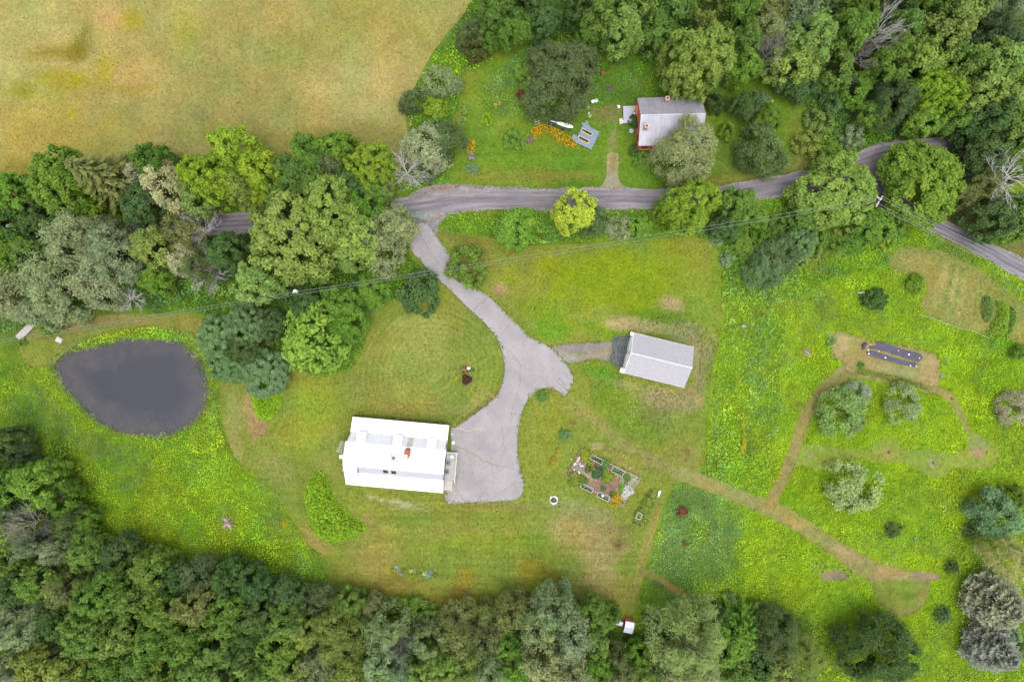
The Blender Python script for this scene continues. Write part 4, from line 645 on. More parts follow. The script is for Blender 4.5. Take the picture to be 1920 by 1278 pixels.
# --- orchard and right meadow
g = 'trees scattered over the right meadow'
for a in [('orchard', 1583, 770, 50, (.24, .35, .12), 'larger apple tree left of the pair below the black fabric bed'), ('orchard', 1610, 738, 26, (.38, .43, .29), 'lichen grey apple crown overlapping the larger apple tree'), ('orchard', 1697, 757, 38, (.27, .37, .17), 'smaller round apple tree right of the pair below the fabric bed'), ('orchard', 1602, 915, 52, (.34, .43, .19), 'grey green apple tree in the middle of the right meadow'), ('orchard', 1906, 762, 34, 'silver', 'silver grey apple tree at the right edge of the meadow'), ('fine', 1873, 968, 44, (.17, .31, .14), 'pale blue green tree near the right edge below the orchard', 7), ('young_conifer', 1822, 996, 18, 'dark', 'small dark conifer at the foot of the pale blue green tree', 3), ('pine', 1905, 1052, 40, (.34, .38, .13), 'pale yellow green pine at the right edge above the spruces', 12),
          ('young_conifer', 1785, 1063, 15, 'dark', 'small dark conifer right of the oval clearing', 2.6), ('young_conifer', 1768, 1152, 18, 'dark', 'small dark conifer below right of the oval clearing', 2.6), ('grey_spruce', 1862, 1128, 58, 'stone', 'upper of the two big stone grey spruces at the right edge', 9.5), ('grey_spruce', 1856, 1212, 52, 'stone', 'lower of the two big stone grey spruces at the right edge', 9.5), ('young_conifer', 1888, 1185, 28, 'bluegrey', 'small blue grey spruce squeezed beside the two big spruces', 5), ('fine_large', 1655, 1222, 72, 'dark', 'large dark round tree at the bottom edge of the meadow', 11), ('bush', 1645, 560, 24, 'dark', 'dark green round bush in the meadow above the fabric bed', 3), ('fine_bush', 1677, 992, 15, 'greyd', 'dull grey green bush between worn path and apple tree', 1.5),
          ('bush', 1905, 935, 26, 'green', 'rich green bush at the right edge above the pale blue tree', 4), ('fine_bush', 1610, 795, 14, 'grey', 'small grey bush below the larger apple tree', 1.6), ('bush', 1905, 1220, 22, 'green', 'rich green bush at the right edge beside the spruces', 4), ('broad', 1915, 660, 16, 'fresh', 'small green tree at the right edge below the vegetable plot', 3), ('bush', 1718, 532, 18, 'fresh', 'fresh green bush at the left edge of the vegetable plot', 1.8), ('fine_bush', 1560, 640, 9, 'bluegrey', 'small pale shrub left of the fabric bed', .9)]: tree(a[0], a[1], a[2], a[3], a[4], a[5], a[6] if len(a) > 6 else None, g)
# --- lower left wood
g = 'trees of the lower left wood'
row('the left edge strip', [('broad', 8, 830, 34, 'dark', 10), ('fine', 32, 850, 24, 'greyd', 8), ('broad', 12, 905, 46, 'green', 12), ('broad', 72, 905, 46, 'fresh', 11), ('broad', 118, 935, 34, 'green', 8), ('dead_dark', 66, 978, 46, 'silver', 11), ('broad', 20, 960, 36, 'dark', 9), ('fine', 130, 985, 30, 'greyd', 9), ('broad', 160, 975, 26, 'green', 6)], g)
row('the lower left wood front row', [('fine', 62, 1020, 26, 'bluegrey', 12), ('broad', 20, 1045, 44, 'mid', 12), ('fine', 108, 1030, 26, 'grey', 12), ('broad', 165, 1035, 40, 'mid', 9), ('broad', 225, 1045, 40, 'dark', 9), ('broad', 285, 1068, 40, 'mid', 10), ('broad', 330, 1085, 32, 'dark', 9), ('fine', 375, 1080, 34, 'greyd', 10), ('broad', 430, 1085, 38, 'dark', 9), ('broad', 480, 1095, 38, 'dark', 9), ('broad', 535, 1115, 34, 'dark', 8)], g)
row('the lower left wood second row', [('broad', 25, 1105, 46, 'dark', 13), ('broad', 85, 1085, 44, 'mid', 13), ('fine', 130, 1105, 38, 'olive', 13), ('broad_large', 200, 1110, 52, 'mid', 14), ('broad', 262, 1125, 44, 'mid', 12), ('broad', 318, 1140, 42, 'mid', 12), ('broad', 372, 1135, 40, 'olive', 12), ('broad', 425, 1150, 42, 'mid', 12), ('broad', 480, 1155, 40, 'dark', 11), ('broad', 540, 1160, 38, 'mid', 11)], g)
row('the lower left wood third row', [('fine_large', 40, 1165, 56, 'grey', 15), ('broad', 110, 1165, 42, 'dark', 13), ('broad_large', 175, 1180, 56, 'mid', 15), ('broad', 240, 1190, 42, 'moss', 13), ('broad', 295, 1195, 42, 'mid', 13), ('broad', 350, 1200, 40, 'mid', 13), ('broad', 405, 1205, 40, 'mid', 12), ('broad', 460, 1205, 40, 'dark', 12), ('broad', 525, 1215, 44, 'mid', 12), ('broad', 575, 1180, 36, 'moss', 11)], g)
row('the lower left wood bottom row', [('fine_large', 15, 1235, 48, 'grey', 15), ('broad', 80, 1245, 50, 'moss', 14), ('broad', 140, 1250, 44, 'moss', 14), ('broad', 200, 1250, 44, 'mid', 14), ('broad', 260, 1255, 42, 'mid', 14), ('broad', 320, 1258, 42, 'mid', 13), ('broad', 380, 1260, 42, 'mid', 13), ('broad', 440, 1262, 40, 'light', 13), ('broad', 500, 1262, 38, 'mid', 12), ('broad', 555, 1255, 38, 'moss', 12)], g)
# --- lower middle wood
g = 'trees of the wood below the south lawn'
row('the south wood front row', [('fine', 598, 1125, 30, 'greyd', 8), ('broad', 655, 1135, 34, 'mid', 7), ('broad', 700, 1140, 26, 'olive', 6), ('bush', 770, 1145, 28, 'green', 3), ('bush', 740, 1150, 24, 'green', 3), ('bush', 812, 1158, 22, 'moss', 3), ('fine', 858, 1165, 36, 'olive', 8), ('fine', 905, 1150, 26, 'olive', 7), ('fine', 960, 1150, 36, 'olive', 9), ('fine', 1038, 1140, 42, 'bluegrey', 13), ('broad', 1115, 1155, 40, 'mid', 10), ('bush', 1150, 1140, 12, 'mid', 1.6), ('bush', 1222, 1160, 16, 'dark', 2)], g)
row('the south wood second row', [('fine_large', 635, 1190, 54, 'moss', 12), ('fine', 722, 1180, 38, 'bluegrey', 11), ('dead_dark', 752, 1195, 34, 'silver', 10), ('broad', 812, 1205, 40, 'bluegrey', 11), ('fine', 858, 1200, 40, 'olive', 11), ('fine', 915, 1200, 34, 'olive', 10), ('broad', 948, 1205, 30, 'green', 9), ('fine', 1010, 1175, 40, 'grey', 12), ('fine', 1075, 1190, 42, 'grey', 12), ('broad', 1115, 1200, 34, 'mid', 10), ('broad', 1200, 1232, 30, 'green', 6)], g)
row('the south wood bottom row', [('fine', 605, 1255, 36, 'grey', 12), ('fine', 655, 1255, 40, 'moss', 12), ('broad', 712, 1240, 40, 'bluegrey', 12), ('fine', 755, 1245, 32, 'bluegrey', 11), ('broad_large', 812, 1252, 48, 'light', 13), ('fine', 868, 1248, 38, 'moss', 12), ('fine', 922, 1258, 36, 'bluegrey', 12), ('broad', 962, 1250, 34, 'green', 10), ('fine', 1018, 1242, 44, 'grey', 13), ('fine', 1072, 1250, 40, 'grey', 13), ('broad', 1118, 1250, 40, 'green', 10), ('fine', 1160, 1255, 32, 'olive', 11), ('broad', 1205, 1262, 34, 'mid', 8)], g)
g = 'trees of the wood at the bottom right of the path'
for a in [('pine', 1290, 1205, 62, (.25, .34, .13), 'large feathery pale pine at the bottom edge', 20), ('pine', 1300, 1255, 48, 'grey', 'pale pine crown at the very bottom below the large one', 17), ('young_conifer', 1385, 1165, 50, 'green', 'rich green spreading conifer at the edge of the lower meadow', 9), ('broad', 1370, 1205, 46, 'green', 'rich green tree between pine and spreading conifer', 9), ('broad', 1345, 1160, 24, 'dark', 'dark green tree above the spreading conifer', 6), ('fine_large', 1455, 1195, 48, 'greyd', 'dull green feathery tree on the corner of the lower meadow', 11), ('broad', 1425, 1235, 44, 'dark', 'dark green tree below the spreading conifer', 9), ('broad', 1460, 1255, 44, 'moss', 'mossy green tree at the bottom edge left of the corner pine', 10), ('pine', 1500, 1240, 46, 'moss', 'mossy pine at the bottom edge of the meadow corner', 12), ('broad', 1390, 1262, 38, 'mid', 'mid green tree at the bottom edge right of the pale pines', 9), ('broad', 1240, 1250, 34, 'dark', 'dark green tree left of the pale pines', 8), ('young_conifer', 1368, 1118, 12, 'blue', 'small blue green conifer sticking out at the meadow edge', 4), ('broad', 1240, 1192, 20, 'dark', 'dark green low tree right of the small shed', 4)]: tree(a[0], a[1], a[2], a[3], a[4], a[5], a[6] if len(a) > 6 else None, g)

# ---------------------------------------------------------------- ground vegetation
def plants(name, poly, dens, h, leaf, base, blobs, label, seed, var=.36, clear=True, keepout=None, nj=.5, name_kind='stuff', clump=3.0, hue=.4):
    """thousands of leaves standing as clumps over an area: nobody could count them"""
    rg = np.random.default_rng(seed); P = np.array(poly); x0, y0 = P.min(0); x1, y1 = P.max(0); n = int((x1 - x0) * (y1 - y0) * dens)
    x = rg.uniform(x0, x1, n); y = rg.uniform(y0, y1, n); k = inpoly(x, y, poly)
    x, y = x[k], y[k]; k = np.ones(len(x), bool); xo, yo = x, y
    x = xo + (vnoise(xo, yo, .9, 71) - .5) * 1.1 + (vnoise(xo, yo, 3.5, 73) - .5) * .9 + rg.normal(0, .12, len(x)); y = yo + (vnoise(xo, yo, .9, 72) - .5) * 1.1 + rg.normal(0, .12, len(yo))
    if clear:
        for c in CLEAR:
            A = np.array(c); bb = (x > A[:, 0].min()) & (x < A[:, 0].max()) & (y > A[:, 1].min()) & (y < A[:, 1].max())
            if bb.any(): q = np.zeros(len(x), bool); q[bb] = inpoly(x[bb], y[bb], c); k &= ~q
        k &= ~inpoly(x, y, [tuple(p) for p in POND])
    for c in (keepout or []): k &= ~inpoly(x, y, c)
    x, y = xo[k], yo[k]; n = len(x)
    hh = h * (.25 + .9 * fbm(x, y, clump, seed, 3)) * (.55 + .9 * vnoise(x, y, .7, seed + 3)); z = np.maximum(zterr(x, y), -.36) + hh * rg.uniform(.45, 1.0, n)
    nm = np.c_[rg.normal(0, nj, n), rg.normal(0, nj, n), np.ones(n)]; V, F = leaves(np.c_[x, y, z], nm, leaf[0], leaf[1], rg)
    c = paint(x, y, base, blobs, seed, .18)
    for q, (sc_, th, kc) in enumerate(((7, .56, (.64, .76, 1.7)), (4, .60, (.82, .85, 2.2)), (5.5, .58, (1.12, 1.08, .8)), (2.2, .62, (.72, .84, 1.2)))):
        wq = (sstep(th, th + .10, fbm(x, y, sc_, seed + 90 + q, 3)) * (.75 if name_kind == 'stuff' else .3))[:, None]; c = c * (1 - wq) + c * np.array(kc) * wq
    c[:, 2] = np.minimum(c[:, 2], .32 * c[:, 1]); v = (1.12 - var * np.abs(rg.normal(0, .9, n)) + .08 * rg.normal(size=n)) * (.66 + .68 * vnoise(x, y, 1.3, seed + 8)); hu = 1 + hue * (fbm(x, y, 4, seed + 21, 3) - .5)
    c = c * np.clip(v, .4, 1.8)[:, None] * np.array((1.74, 1.94, 2.1)); c[:, 0] *= hu; c *= (.70 + .54 * fbm(x, y, 4.5, seed + 33, 3))[:, None]
    o = link(name, arr_mesh(name, V, F, M_plant, fcol=np.clip(c, .002, .9))); o['kind'] = 'stuff'; o['label'] = label; return o
MB_ = (.175, .235, .010)
LEFT = PX([(-60, 655), (45, 686), (95, 684), (130, 720), (250, 800), (400, 660), (395, 655), (408, 690), (425, 800), (620, 1045), (622, 1120), (-60, 1010)])
plants('pond_meadow_plants', LEFT, 18, .6, (.29, .17), MB_, [(60, 780, 60, 60, 0, (.105, .145, .022), .9), (110, 780, 60, 26, 40, (.115, .14, .045), .9), (190, 840, 60, 22, 15, (.10, .135, .04), .8), (240, 890, 50, 40, 0, (.10, .155, .03), .8), (380, 860, 60, 60, 0, (.13, .22, .02), .7), (290, 870, 30, 30, 0, (.19, .24, .015), .7), (470, 930, 60, 40, 0, (.19, .26, .012), .7), (400, 1040, 200, 30, 10, (.14, .19, .015), .7), (430, 960, 30, 30, 0, (.12, .18, .03), .7), (560, 1060, 45, 35, 0, (.19, .25, .02), .8), (60, 850, 60, 60, 0, (.17, .23, .01), .7), (530, 990, 50, 30, 0, (.11, .165, .03), .7), (180, 940, 50, 70, 0, (.15, .21, .012), .7), (300, 990, 120, 40, 0, (.18, .235, .014), .6), (30, 700, 40, 30, 0, (.10, .15, .02), .7)], 'tall bright green meadow plants around the pond', 61)
plants('pond_edge_reeds', smooth(PX([(118, 664), (160, 640), (215, 622), (290, 613), (350, 622), (378, 640), (400, 690), (411, 730), (408, 790), (425, 830), (380, 850), (350, 830), (388, 790), (402, 735), (392, 690), (375, 660), (345, 640), (300, 640), (262, 642), (235, 650), (200, 655), (170, 662), (130, 672)]), 1.0), 22, .8, (.34, .2), (.20, .265, .014), [(300, 625, 60, 10, 0, (.17, .23, .012), .6), (150, 650, 30, 12, 0, (.19, .22, .03), .7)], 'band of lush yellow green plants on the pond bank', 62, clear=False, keepout=[POND[::2]])
_cp = np.array(POND).mean(0); _out = [tuple(_cp + (np.array(p) - _cp) * 1.035) for p in POND]; _in = [tuple(_cp + (np.array(p) - _cp) * .93) for p in POND]
plants('pond_margin_plants', _out, 34, .4, (.32, .12), (.13, .15, .055), [(260, 632, 160, 12, 0, (.20, .26, .02), .8), (385, 730, 12, 70, 0, (.17, .17, .10), .9), (280, 820, 120, 12, 0, (.16, .19, .03), .7)], 'thin fringe of reeds along the waterline of the pond', 73, clear=False, keepout=[_in])
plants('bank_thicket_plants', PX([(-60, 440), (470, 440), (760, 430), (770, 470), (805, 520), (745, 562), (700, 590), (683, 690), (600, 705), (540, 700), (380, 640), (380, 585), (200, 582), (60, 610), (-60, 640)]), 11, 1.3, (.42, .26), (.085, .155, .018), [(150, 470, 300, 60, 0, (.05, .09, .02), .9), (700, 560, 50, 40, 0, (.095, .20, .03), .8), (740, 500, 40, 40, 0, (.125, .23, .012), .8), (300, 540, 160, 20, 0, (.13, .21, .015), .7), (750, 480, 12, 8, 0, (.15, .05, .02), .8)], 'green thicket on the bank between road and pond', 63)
plants('roadside_thicket_plants', PX([(835, 398), (1640, 360), (1720, 410), (1700, 450), (1670, 470), (1660, 500), (1560, 520), (1500, 560), (1357, 560), (1350, 470), (1330, 452), (1290, 442), (1010, 458), (925, 446), (845, 438), (830, 430)]), 14, 1.2, (.36, .22), (.12, .205, .018), [(880, 420, 50, 12, 5, (.12, .24, .012), .9), (1170, 440, 60, 14, 0, (.16, .24, .015), .8), (1560, 470, 50, 25, 0, (.15, .17, .04), .7), (1600, 440, 60, 40, 0, (.15, .20, .02), .7), (1400, 430, 60, 30, 0, (.10, .17, .02), .7), (1520, 500, 50, 14, 25, (.16, .15, .05), .6)], 'tangled green thicket along the lower roadside', 64)
RIGHT = PX([(1350, 470), (1500, 500), (1660, 500), (1672, 465), (1700, 430), (1760, 440), (1870, 500), (2010, 600), (2010, 1300), (1560, 1300), (1330, 1140), (1186, 1155), (1200, 1110), (1232, 1000), (1268, 900), (1318, 890), (1332, 700)])
plants('right_meadow_plants', RIGHT, 16, .7, (.29, .17), (.175, .245, .012), [(1290, 960, 60, 60, 0, (.135, .205, .07), .9), (1270, 965, 22, 26, 10, (.085, .15, .085), .9), (1315, 995, 30, 24, 0, (.15, .23, .015), .8), (1250, 1050, 60, 50, 0, (.135, .205, .055), .9), (1350, 985, 30, 50, 30, (.12, .19, .06), .8), (1330, 1050, 50, 50, 0, (.13, .18, .05), .7), (1300, 935, 30, 20, 0, (.15, .17, .06), .8), (1240, 1110, 50, 35, 0, (.10, .17, .025), .9), (1390, 1130, 70, 30, 20, (.13, .21, .015), .7), (1370, 560, 30, 90, 0, (.155, .22, .03), .8), (1420, 660, 26, 130, 4, (.125, .20, .03), .7), (1400, 850, 10, 60, 5, (.10, .16, .05), .6), (1480, 570, 60, 50, 0, (.16, .21, .03), .7), (1420, 585, 18, 10, 0, (.17, .13, .02), .9), (1545, 580, 22, 46, 0, (.15, .17, .06), .8), (1610, 600, 60, 26, 0, (.16, .20, .03), .7), (1650, 500, 80, 20, 20, (.15, .21, .02), .7), (1560, 510, 60, 10, 22, (.17, .15, .055), .6), (1640, 520, 50, 26, 20, (.19, .26, .01), .8), (1790, 475, 70, 12, 30, (.10, .145, .085), .9), (1880, 530, 50, 14, 35, (.10, .145, .085), .9), (1880, 720, 80, 40, 0, (.18, .25, .012), .6), (1650, 1020, 60, 30, 0, (.13, .19, .035), .7), (1840, 1000, 70, 80, 0, (.125, .19, .02), .7), (1790, 1100, 50, 90, 0, (.13, .20, .015), .7), (1800, 1240, 90, 30, 0, (.15, .2, .02), .6), (1700, 800, 80, 30, 0, (.17, .25, .015), .7), (1560, 1070, 40, 16, 10, (.15, .16, .07), .9), (1340, 760, 10, 60, 0, (.15, .20, .05), .7), (1465, 680, 25, 60, 0, (.155, .215, .02), .7), (1700, 640, 50, 10, 10, (.14, .19, .03), .7), (1870, 650, 40, 20, 0, (.10, .16, .02), .7), (1740, 1020, 60, 20, 0, (.14, .19, .04), .6), (1750, 935, 60, 30, 0, (.16, .225, .02), .6)], 'broad bright yellow green meadow of tall plants on the right', 65)
plants('tall_weeds', smooth(PX([(1352, 500), (1400, 470), (1500, 505), (1475, 600), (1462, 700), (1455, 800), (1432, 915), (1390, 915), (1326, 885), (1335, 760), (1350, 640)]), 1.0), 7, 1.5, (.42, .24), (.15, .22, .02), [(1420, 660, 24, 150, 4, (.10, .175, .04), .9), (1370, 580, 20, 90, 0, (.17, .23, .035), .8), (1360, 800, 20, 60, 0, (.17, .24, .03), .7)], 'tall clumpy weeds between garage lawn and orchard meadow', 74, clump=1.6)
plants('yard_border_plants', PX([(885, -30), (1530, -30), (2010, -30), (2010, 260), (1800, 255), (1650, 265), (1590, 292), (1525, 308), (1512, 270), (1500, 165), (1470, 130), (1380, 165), (1330, 180), (1285, 80), (1120, 92), (985, 78), (940, 95), (905, 130), (868, 138), (848, 235), (850, 346), (745, 362), (760, 300), (768, 262), (762, 230), (780, 160), (835, 70)]), 12, 1.0, (.40, .25), (.10, .19, .018), [(1750, 130, 260, 140, 0, (.045, .085, .02), 1), (1500, 60, 200, 80, 0, (.05, .09, .02), 1), (1150, 25, 260, 50, 0, (.06, .11, .02), 1), (850, 120, 40, 60, 30, (.15, .25, .012), .9), (870, 45, 30, 30, 0, (.13, .22, .015), .8), (1080, 80, 160, 14, 0, (.12, .21, .02), .7), (1530, 240, 30, 50, 0, (.15, .19, .02), .9), (1590, 200, 40, 40, 0, (.12, .19, .02), .8), (1520, 290, 14, 10, 0, (.25, .17, .12), .8)], 'wild green border around the yard of the red house', 66)  # wood blobs darken the leaf colour as shade in the gaps between crowns
def rough(name, pts, d, h, base, blobs, label, seed, leaf=(.3, .18), **k): return plants(name, smooth(PX(pts), .8), d, h, leaf, base, blobs, label, seed, clear=False, **k)
rough('yard_wild_bed', [(905, 178), (930, 140), (985, 92), (1010, 90), (1010, 205), (960, 222), (925, 215), (912, 200)], 18, .8, (.13, .21, .03), [(930, 160, 20, 16, 0, (.20, .24, .12), .7), (972, 180, 8, 12, 30, (.10, .035, .02), .9), (1000, 110, 30, 20, 0, (.17, .25, .02), .8)], 'wild flower bed left of the dark olive tree', 67)
rough('yard_wild_patch', [(1115, 115), (1180, 100), (1262, 108), (1270, 175), (1200, 190), (1180, 200), (1150, 196), (1118, 200)], 18, .6, (.10, .205, .015), [(1190, 160, 30, 16, 0, (.17, .2, .04), .7), (1130, 175, 16, 16, 0, (.07, .15, .05), .8), (1155, 118, 14, 8, 0, (.15, .14, .08), .7)], 'rough green growth between olive tree and red house', 68)
rough('garage_bank_plants', [(1092, 690), (1120, 678), (1150, 690), (1165, 706), (1230, 728), (1290, 745), (1312, 760), (1280, 820), (1230, 832), (1180, 800), (1130, 760), (1105, 720)], 9, .28, (.13, .19, .02), [(1130, 705, 40, 16, 10, (.095, .20, .012), .9), (1250, 755, 50, 18, 10, (.19, .15, .085), .8), (1200, 780, 50, 18, 30, (.16, .18, .05), .7)], 'rough green bank below the garage', 69)
rough('garage_top_plants', [(1190, 598), (1240, 590), (1300, 600), (1340, 640), (1336, 700), (1318, 735), (1306, 730), (1306, 652), (1250, 628), (1210, 612)], 12, .4, (.15, .165, .06), [(1250, 600, 50, 8, 5, (.08, .15, .02), .9), (1300, 620, 20, 14, 0, (.10, .165, .03), .7), (1320, 680, 14, 40, 0, (.17, .16, .08), .7)], 'weedy slope wrapping the upper side of the garage', 70)
rough('house_foundation_plants', [(664, 776), (700, 779), (760, 784), (842, 792), (842, 798), (760, 790), (664, 781)], 30, .4, (.10, .085, .045), [(745, 784, 5, 4, 0, (.2, .28, .02), .9)], 'dark weedy strip behind the upper wall of the white roofed house', 71)
rough('driveway_bank_plants', [(846, 799), (870, 789), (905, 764), (930, 742), (940, 728), (936, 725), (925, 738), (898, 760), (868, 782), (846, 790)], 26, .35, (.15, .12, .05), [(856, 795, 10, 6, 0, (.17, .13, .02), .9), (925, 740, 10, 8, 0, (.2, .13, .09), .6)], 'brown weedy curb along the parking area', 72)

# ---------------------------------------------------------------- short tufts give the mown ground a grain of its own
def tufts(name, poly, dens, h, size, palette, label, seed, src=None, exclude=()):
    rg = np.random.default_rng(seed); A = np.array(poly); x0, y0 = np.maximum(A.min(0), (-112, -76)); x1, y1 = np.minimum(A.max(0), (112, 76)); n = int((x1 - x0) * (y1 - y0) * dens)
    x = rg.uniform(x0, x1, n); y = rg.uniform(y0, y1, n); k = inpoly(x, y, poly)
    k &= rg.random(n) < .25 + 1.1 * fbm(x, y, 2.5, seed, 3)
    x, y = x[k], y[k]
    for c in exclude: q = ~inpoly(x, y, c); x, y = x[q], y[q]
    n = len(x); V, F = leaves(np.c_[x, y, zf(x, y) + h * rg.uniform(.5, 1.2, n)], rg.normal(0, .45, (n, 3)) + [0, 0, 1], size[0], size[1], rg)
    base, blobs = palette; c = paint(x, y, base, blobs, seed // 10, .14) * np.array(GREEN_K) * np.clip(1 + .24 * rg.normal(size=n), .45, 1.6)[:, None]
    o = link(name, arr_mesh(name, V, F, M_plant, fcol=np.clip(c, .002, .9))); o['kind'] = 'stuff'; o['label'] = label
GREEN_K = (.86, .92, .66)
DP = smooth(PX(DRIVE), .5, True)
for nm, po in SHEETS.items():
    if nm == 'hay_field': tufts('hay_stubble', po[0], 4.5, .04, (.34, .15), po[1:], 'dry stubble and grass tufts of the hay field', 810)
    elif nm in ('lawn', 'yard_lawn', 'pond_lawn', 'garden_plot_grass'): tufts('grass_tufts', po[0], 4.5, .05, (.34, .18), po[1:], 'short grass tufts of the ' + nm.replace('_', ' '), 820, exclude=[DP] + [c for c in CLEAR if c is not po[0]] if nm == 'lawn' else [c for c in CLEAR if c is not po[0]])
    elif nm in ('meadow_path', 'orchard_path', 'orchard_grass', 'clearing_grass', 'fabric_bed_soil'): tufts('grass_tufts', po[0], 5, .05, (.3, .14), po[1:], 'worn grass of the ' + nm.replace('_', ' '), 830)

# ================================================================ BUILDINGS
M_white = simple('white_metal_roof', (.80, .81, .82), .35, .03, 1.2, bm=.03)
M_wsid = simple('white_siding', (.62, .62, .64), .6, .06, 3)
M_lowsid = simple('shade_toned_siding', (.40, .40, .45), .7, .08, 6)  # grey paints the look of shade onto the steep lower panel
M_grsid = simple('grey_shingle_siding', (.70, .70, .74), .7, .12, 6)
M_brick = simple('red_brick', (.27, .085, .055), .85, .3, 9)
M_glass = simple('dark_window_glass', (.03, .035, .04), .1, .1, 2, bm=0)
M_wood = simple('weathered_grey_wood', (.36, .34, .33), .85, .2, 5)
M_wood2 = simple('pale_wood', (.52, .48, .42), .8, .15, 5)
M_dark = simple('black_paint', (.02, .02, .022), .5, .2, 5)
M_steel = simple('galvanised_steel', (.5, .52, .55), .4, .1, 5, .6)
def roof_grid(name, P00, P10, P01, P11, mat, parent, t=.12, nu=2, nv=2):
    b = MB(); b.slab([P00, P10, P11, P01], t); return b.obj(name, mat, parent)
def ribs(name, P0, P1, Q0, Q1, n, mat, parent, w=.04, h=.045):
    """standing seams running from line P to line Q"""
    b = MB()
    for i in range(n + 1):
        f = i / n; a = Vector(P0).lerp(Vector(P1), f); c = Vector(Q0).lerp(Vector(Q1), f); d = (Vector(P1) - Vector(P0)).normalized() * w / 2; u = Vector((0, 0, h))
        k = len(b.v); b.v += [tuple(a - d), tuple(a + d), tuple(a + d + u), tuple(a - d + u), tuple(c - d), tuple(c + d), tuple(c + d + u), tuple(c - d + u)]
        b.f += [[k + j for j in q] for q in ((0, 1, 2, 3), (7, 6, 5, 4), (3, 2, 6, 7), (0, 3, 7, 4), (1, 5, 6, 2))]
    o = b.obj(name, mat, parent); o['kind'] = 'stuff'; return o
def local(root):
    """returns world->local for planning details on a rotated building"""
    return root.location, root.rotation_euler.z

# ---- white roofed house
hx, hy = -29.15, -13.87; hr = math.radians(-5.1)
H = thing('white_house', 'long white metal roofed farmhouse beside the cracked parking area', 'house', (hx, hy, z1(hx, hy)), hr)
L = 17.67; prof = [(0, 3.0), (2.65, 3.85), (4.1, 6.45), (7.1, 7.25), (8.15, 6.85), (9.75, 4.5), (12.35, 3.4)]
inset = .25
def gable(root, prof, L, x0, x1, mat, name='wall', ins=.3):
    pts = [(p[0] + (ins if i == 0 else -ins if i == len(prof) - 1 else 0), p[1] - .16) for i, p in enumerate(prof)]
    b = MB(); n = len(pts); base = [(x, -v, z) for x in (x0, x1) for v, z in pts] ; b.v = base + [(x0, -pts[0][0], -1.0), (x0, -pts[-1][0], -1.0), (x1, -pts[0][0], -1.0), (x1, -pts[-1][0], -1.0)]
    k = 2 * n; b.f = [[k] + list(range(n)) + [k + 1], ([k + 2] + list(range(n, 2 * n)) + [k + 3])[::-1], [k, k + 2, n, 0], [k + 1, n - 1, 2 * n - 1, k + 3]]
    for i in range(n - 1): b.f.append([i, n + i, n + i + 1, i + 1])
    return b.obj(name, mat, root)
gable(H, prof, L, .25, L - .25, M_wsid)
def ro(v0, z0, v1, z1_, u0=0.0, u1=L, mat=M_white, name='roof', e=0.0, t=.1): return roof_grid(name, (u0, -v0, z0), (u1, -v0, z0), (u0, -v1, z1_), (u1, -v1, z1_), mat, H, t)
ro(-.0, 3.0, 2.65, 3.85); ribs('roof_seams', (0, 0, 3.0), (L, 0, 3.0), (0, -2.65, 3.85), (L, -2.65, 3.85), 29, M_white, H)
ro(2.72, 3.95, 4.0, 6.3, .1, L - .1, M_grsid, 'upper_wall_panel')
ro(4.0, 6.45, 7.1, 7.25, -.15, L + .1); ribs('roof_seams', (-.1, -4.0, 6.45), (L + .1, -4.0, 6.45), (-.1, -7.1, 7.25), (L + .1, -7.1, 7.25), 29, M_white, H)
ro(7.12, 7.25, 8.25, 6.82, -.15, L + .1); ribs('roof_seams', (-.1, -7.12, 7.25), (L + .1, -7.12, 7.25), (-.1, -8.25, 6.82), (L + .1, -8.25, 6.82), 29, M_white, H)
ro(8.2, 6.72, 9.8, 4.5, 2.3, L - .1, M_lowsid, 'upper_wall_panel'); ro(8.25, 6.82, 9.75, 5.4, -.15, 2.3)
ro(9.75, 4.42, 12.35, 3.4, 2.3); ro(9.75, 5.4, 12.35, 3.4, -.1, 2.3); ribs('roof_seams', (2.3, -9.75, 4.42), (L, -9.75, 4.42), (2.3, -12.35, 3.4), (L, -12.35, 3.4), 25, M_white, H)
b = MB(); b.box((L / 2, -7.1, 7.29), (L + .2, .3, .06)); b.obj('ridge_cap', M_white, H)
for u in (1.7, 8.25, 14.3):
    d = MB(); d.slab([(u, -2.15, 6.02), (u + 1.62, -2.15, 6.02), (u + 1.62, -4.3, 6.62), (u, -4.3, 6.62)], .1); dm = d.obj('dormer', M_white, H)
    w = MB(); w.slab([(u + .1, -2.35, 5.93), (u + 1.52, -2.35, 5.93), (u + 1.52, -4.1, 6.35), (u + .1, -4.1, 6.35)], 2.1); w.obj('dormer_wall', M_wsid, dm)
b = MB(); b.box((.83, 0, 0), (.0, 0, 0))
ch = MB(); ch.box((11.2, -4.85, 7.5), (.75, 1.35, 2.4)); chimney = ch.obj('chimney', M_brick, H)
MB().box((11.2, -4.85, 8.74), (.85, 1.45, .08)).obj('chimney_cap', simple('rust_cap', (.24, .085, .05), .8, .3, 4), chimney); MB().box((11.15, -5.2, 8.86), (.5, .45, .16)).obj('flue', simple('cream_flue', (.75, .66, .52), .8, .1, 4), chimney)
MB().slab([(10.75, -2.62, 4.08), (11.65, -2.62, 4.08), (11.65, -3.98, 6.42), (10.75, -3.98, 6.42)], .05).obj('flashing', simple('tan_flashing', (.50, .44, .36), .7, .12, 4), H)
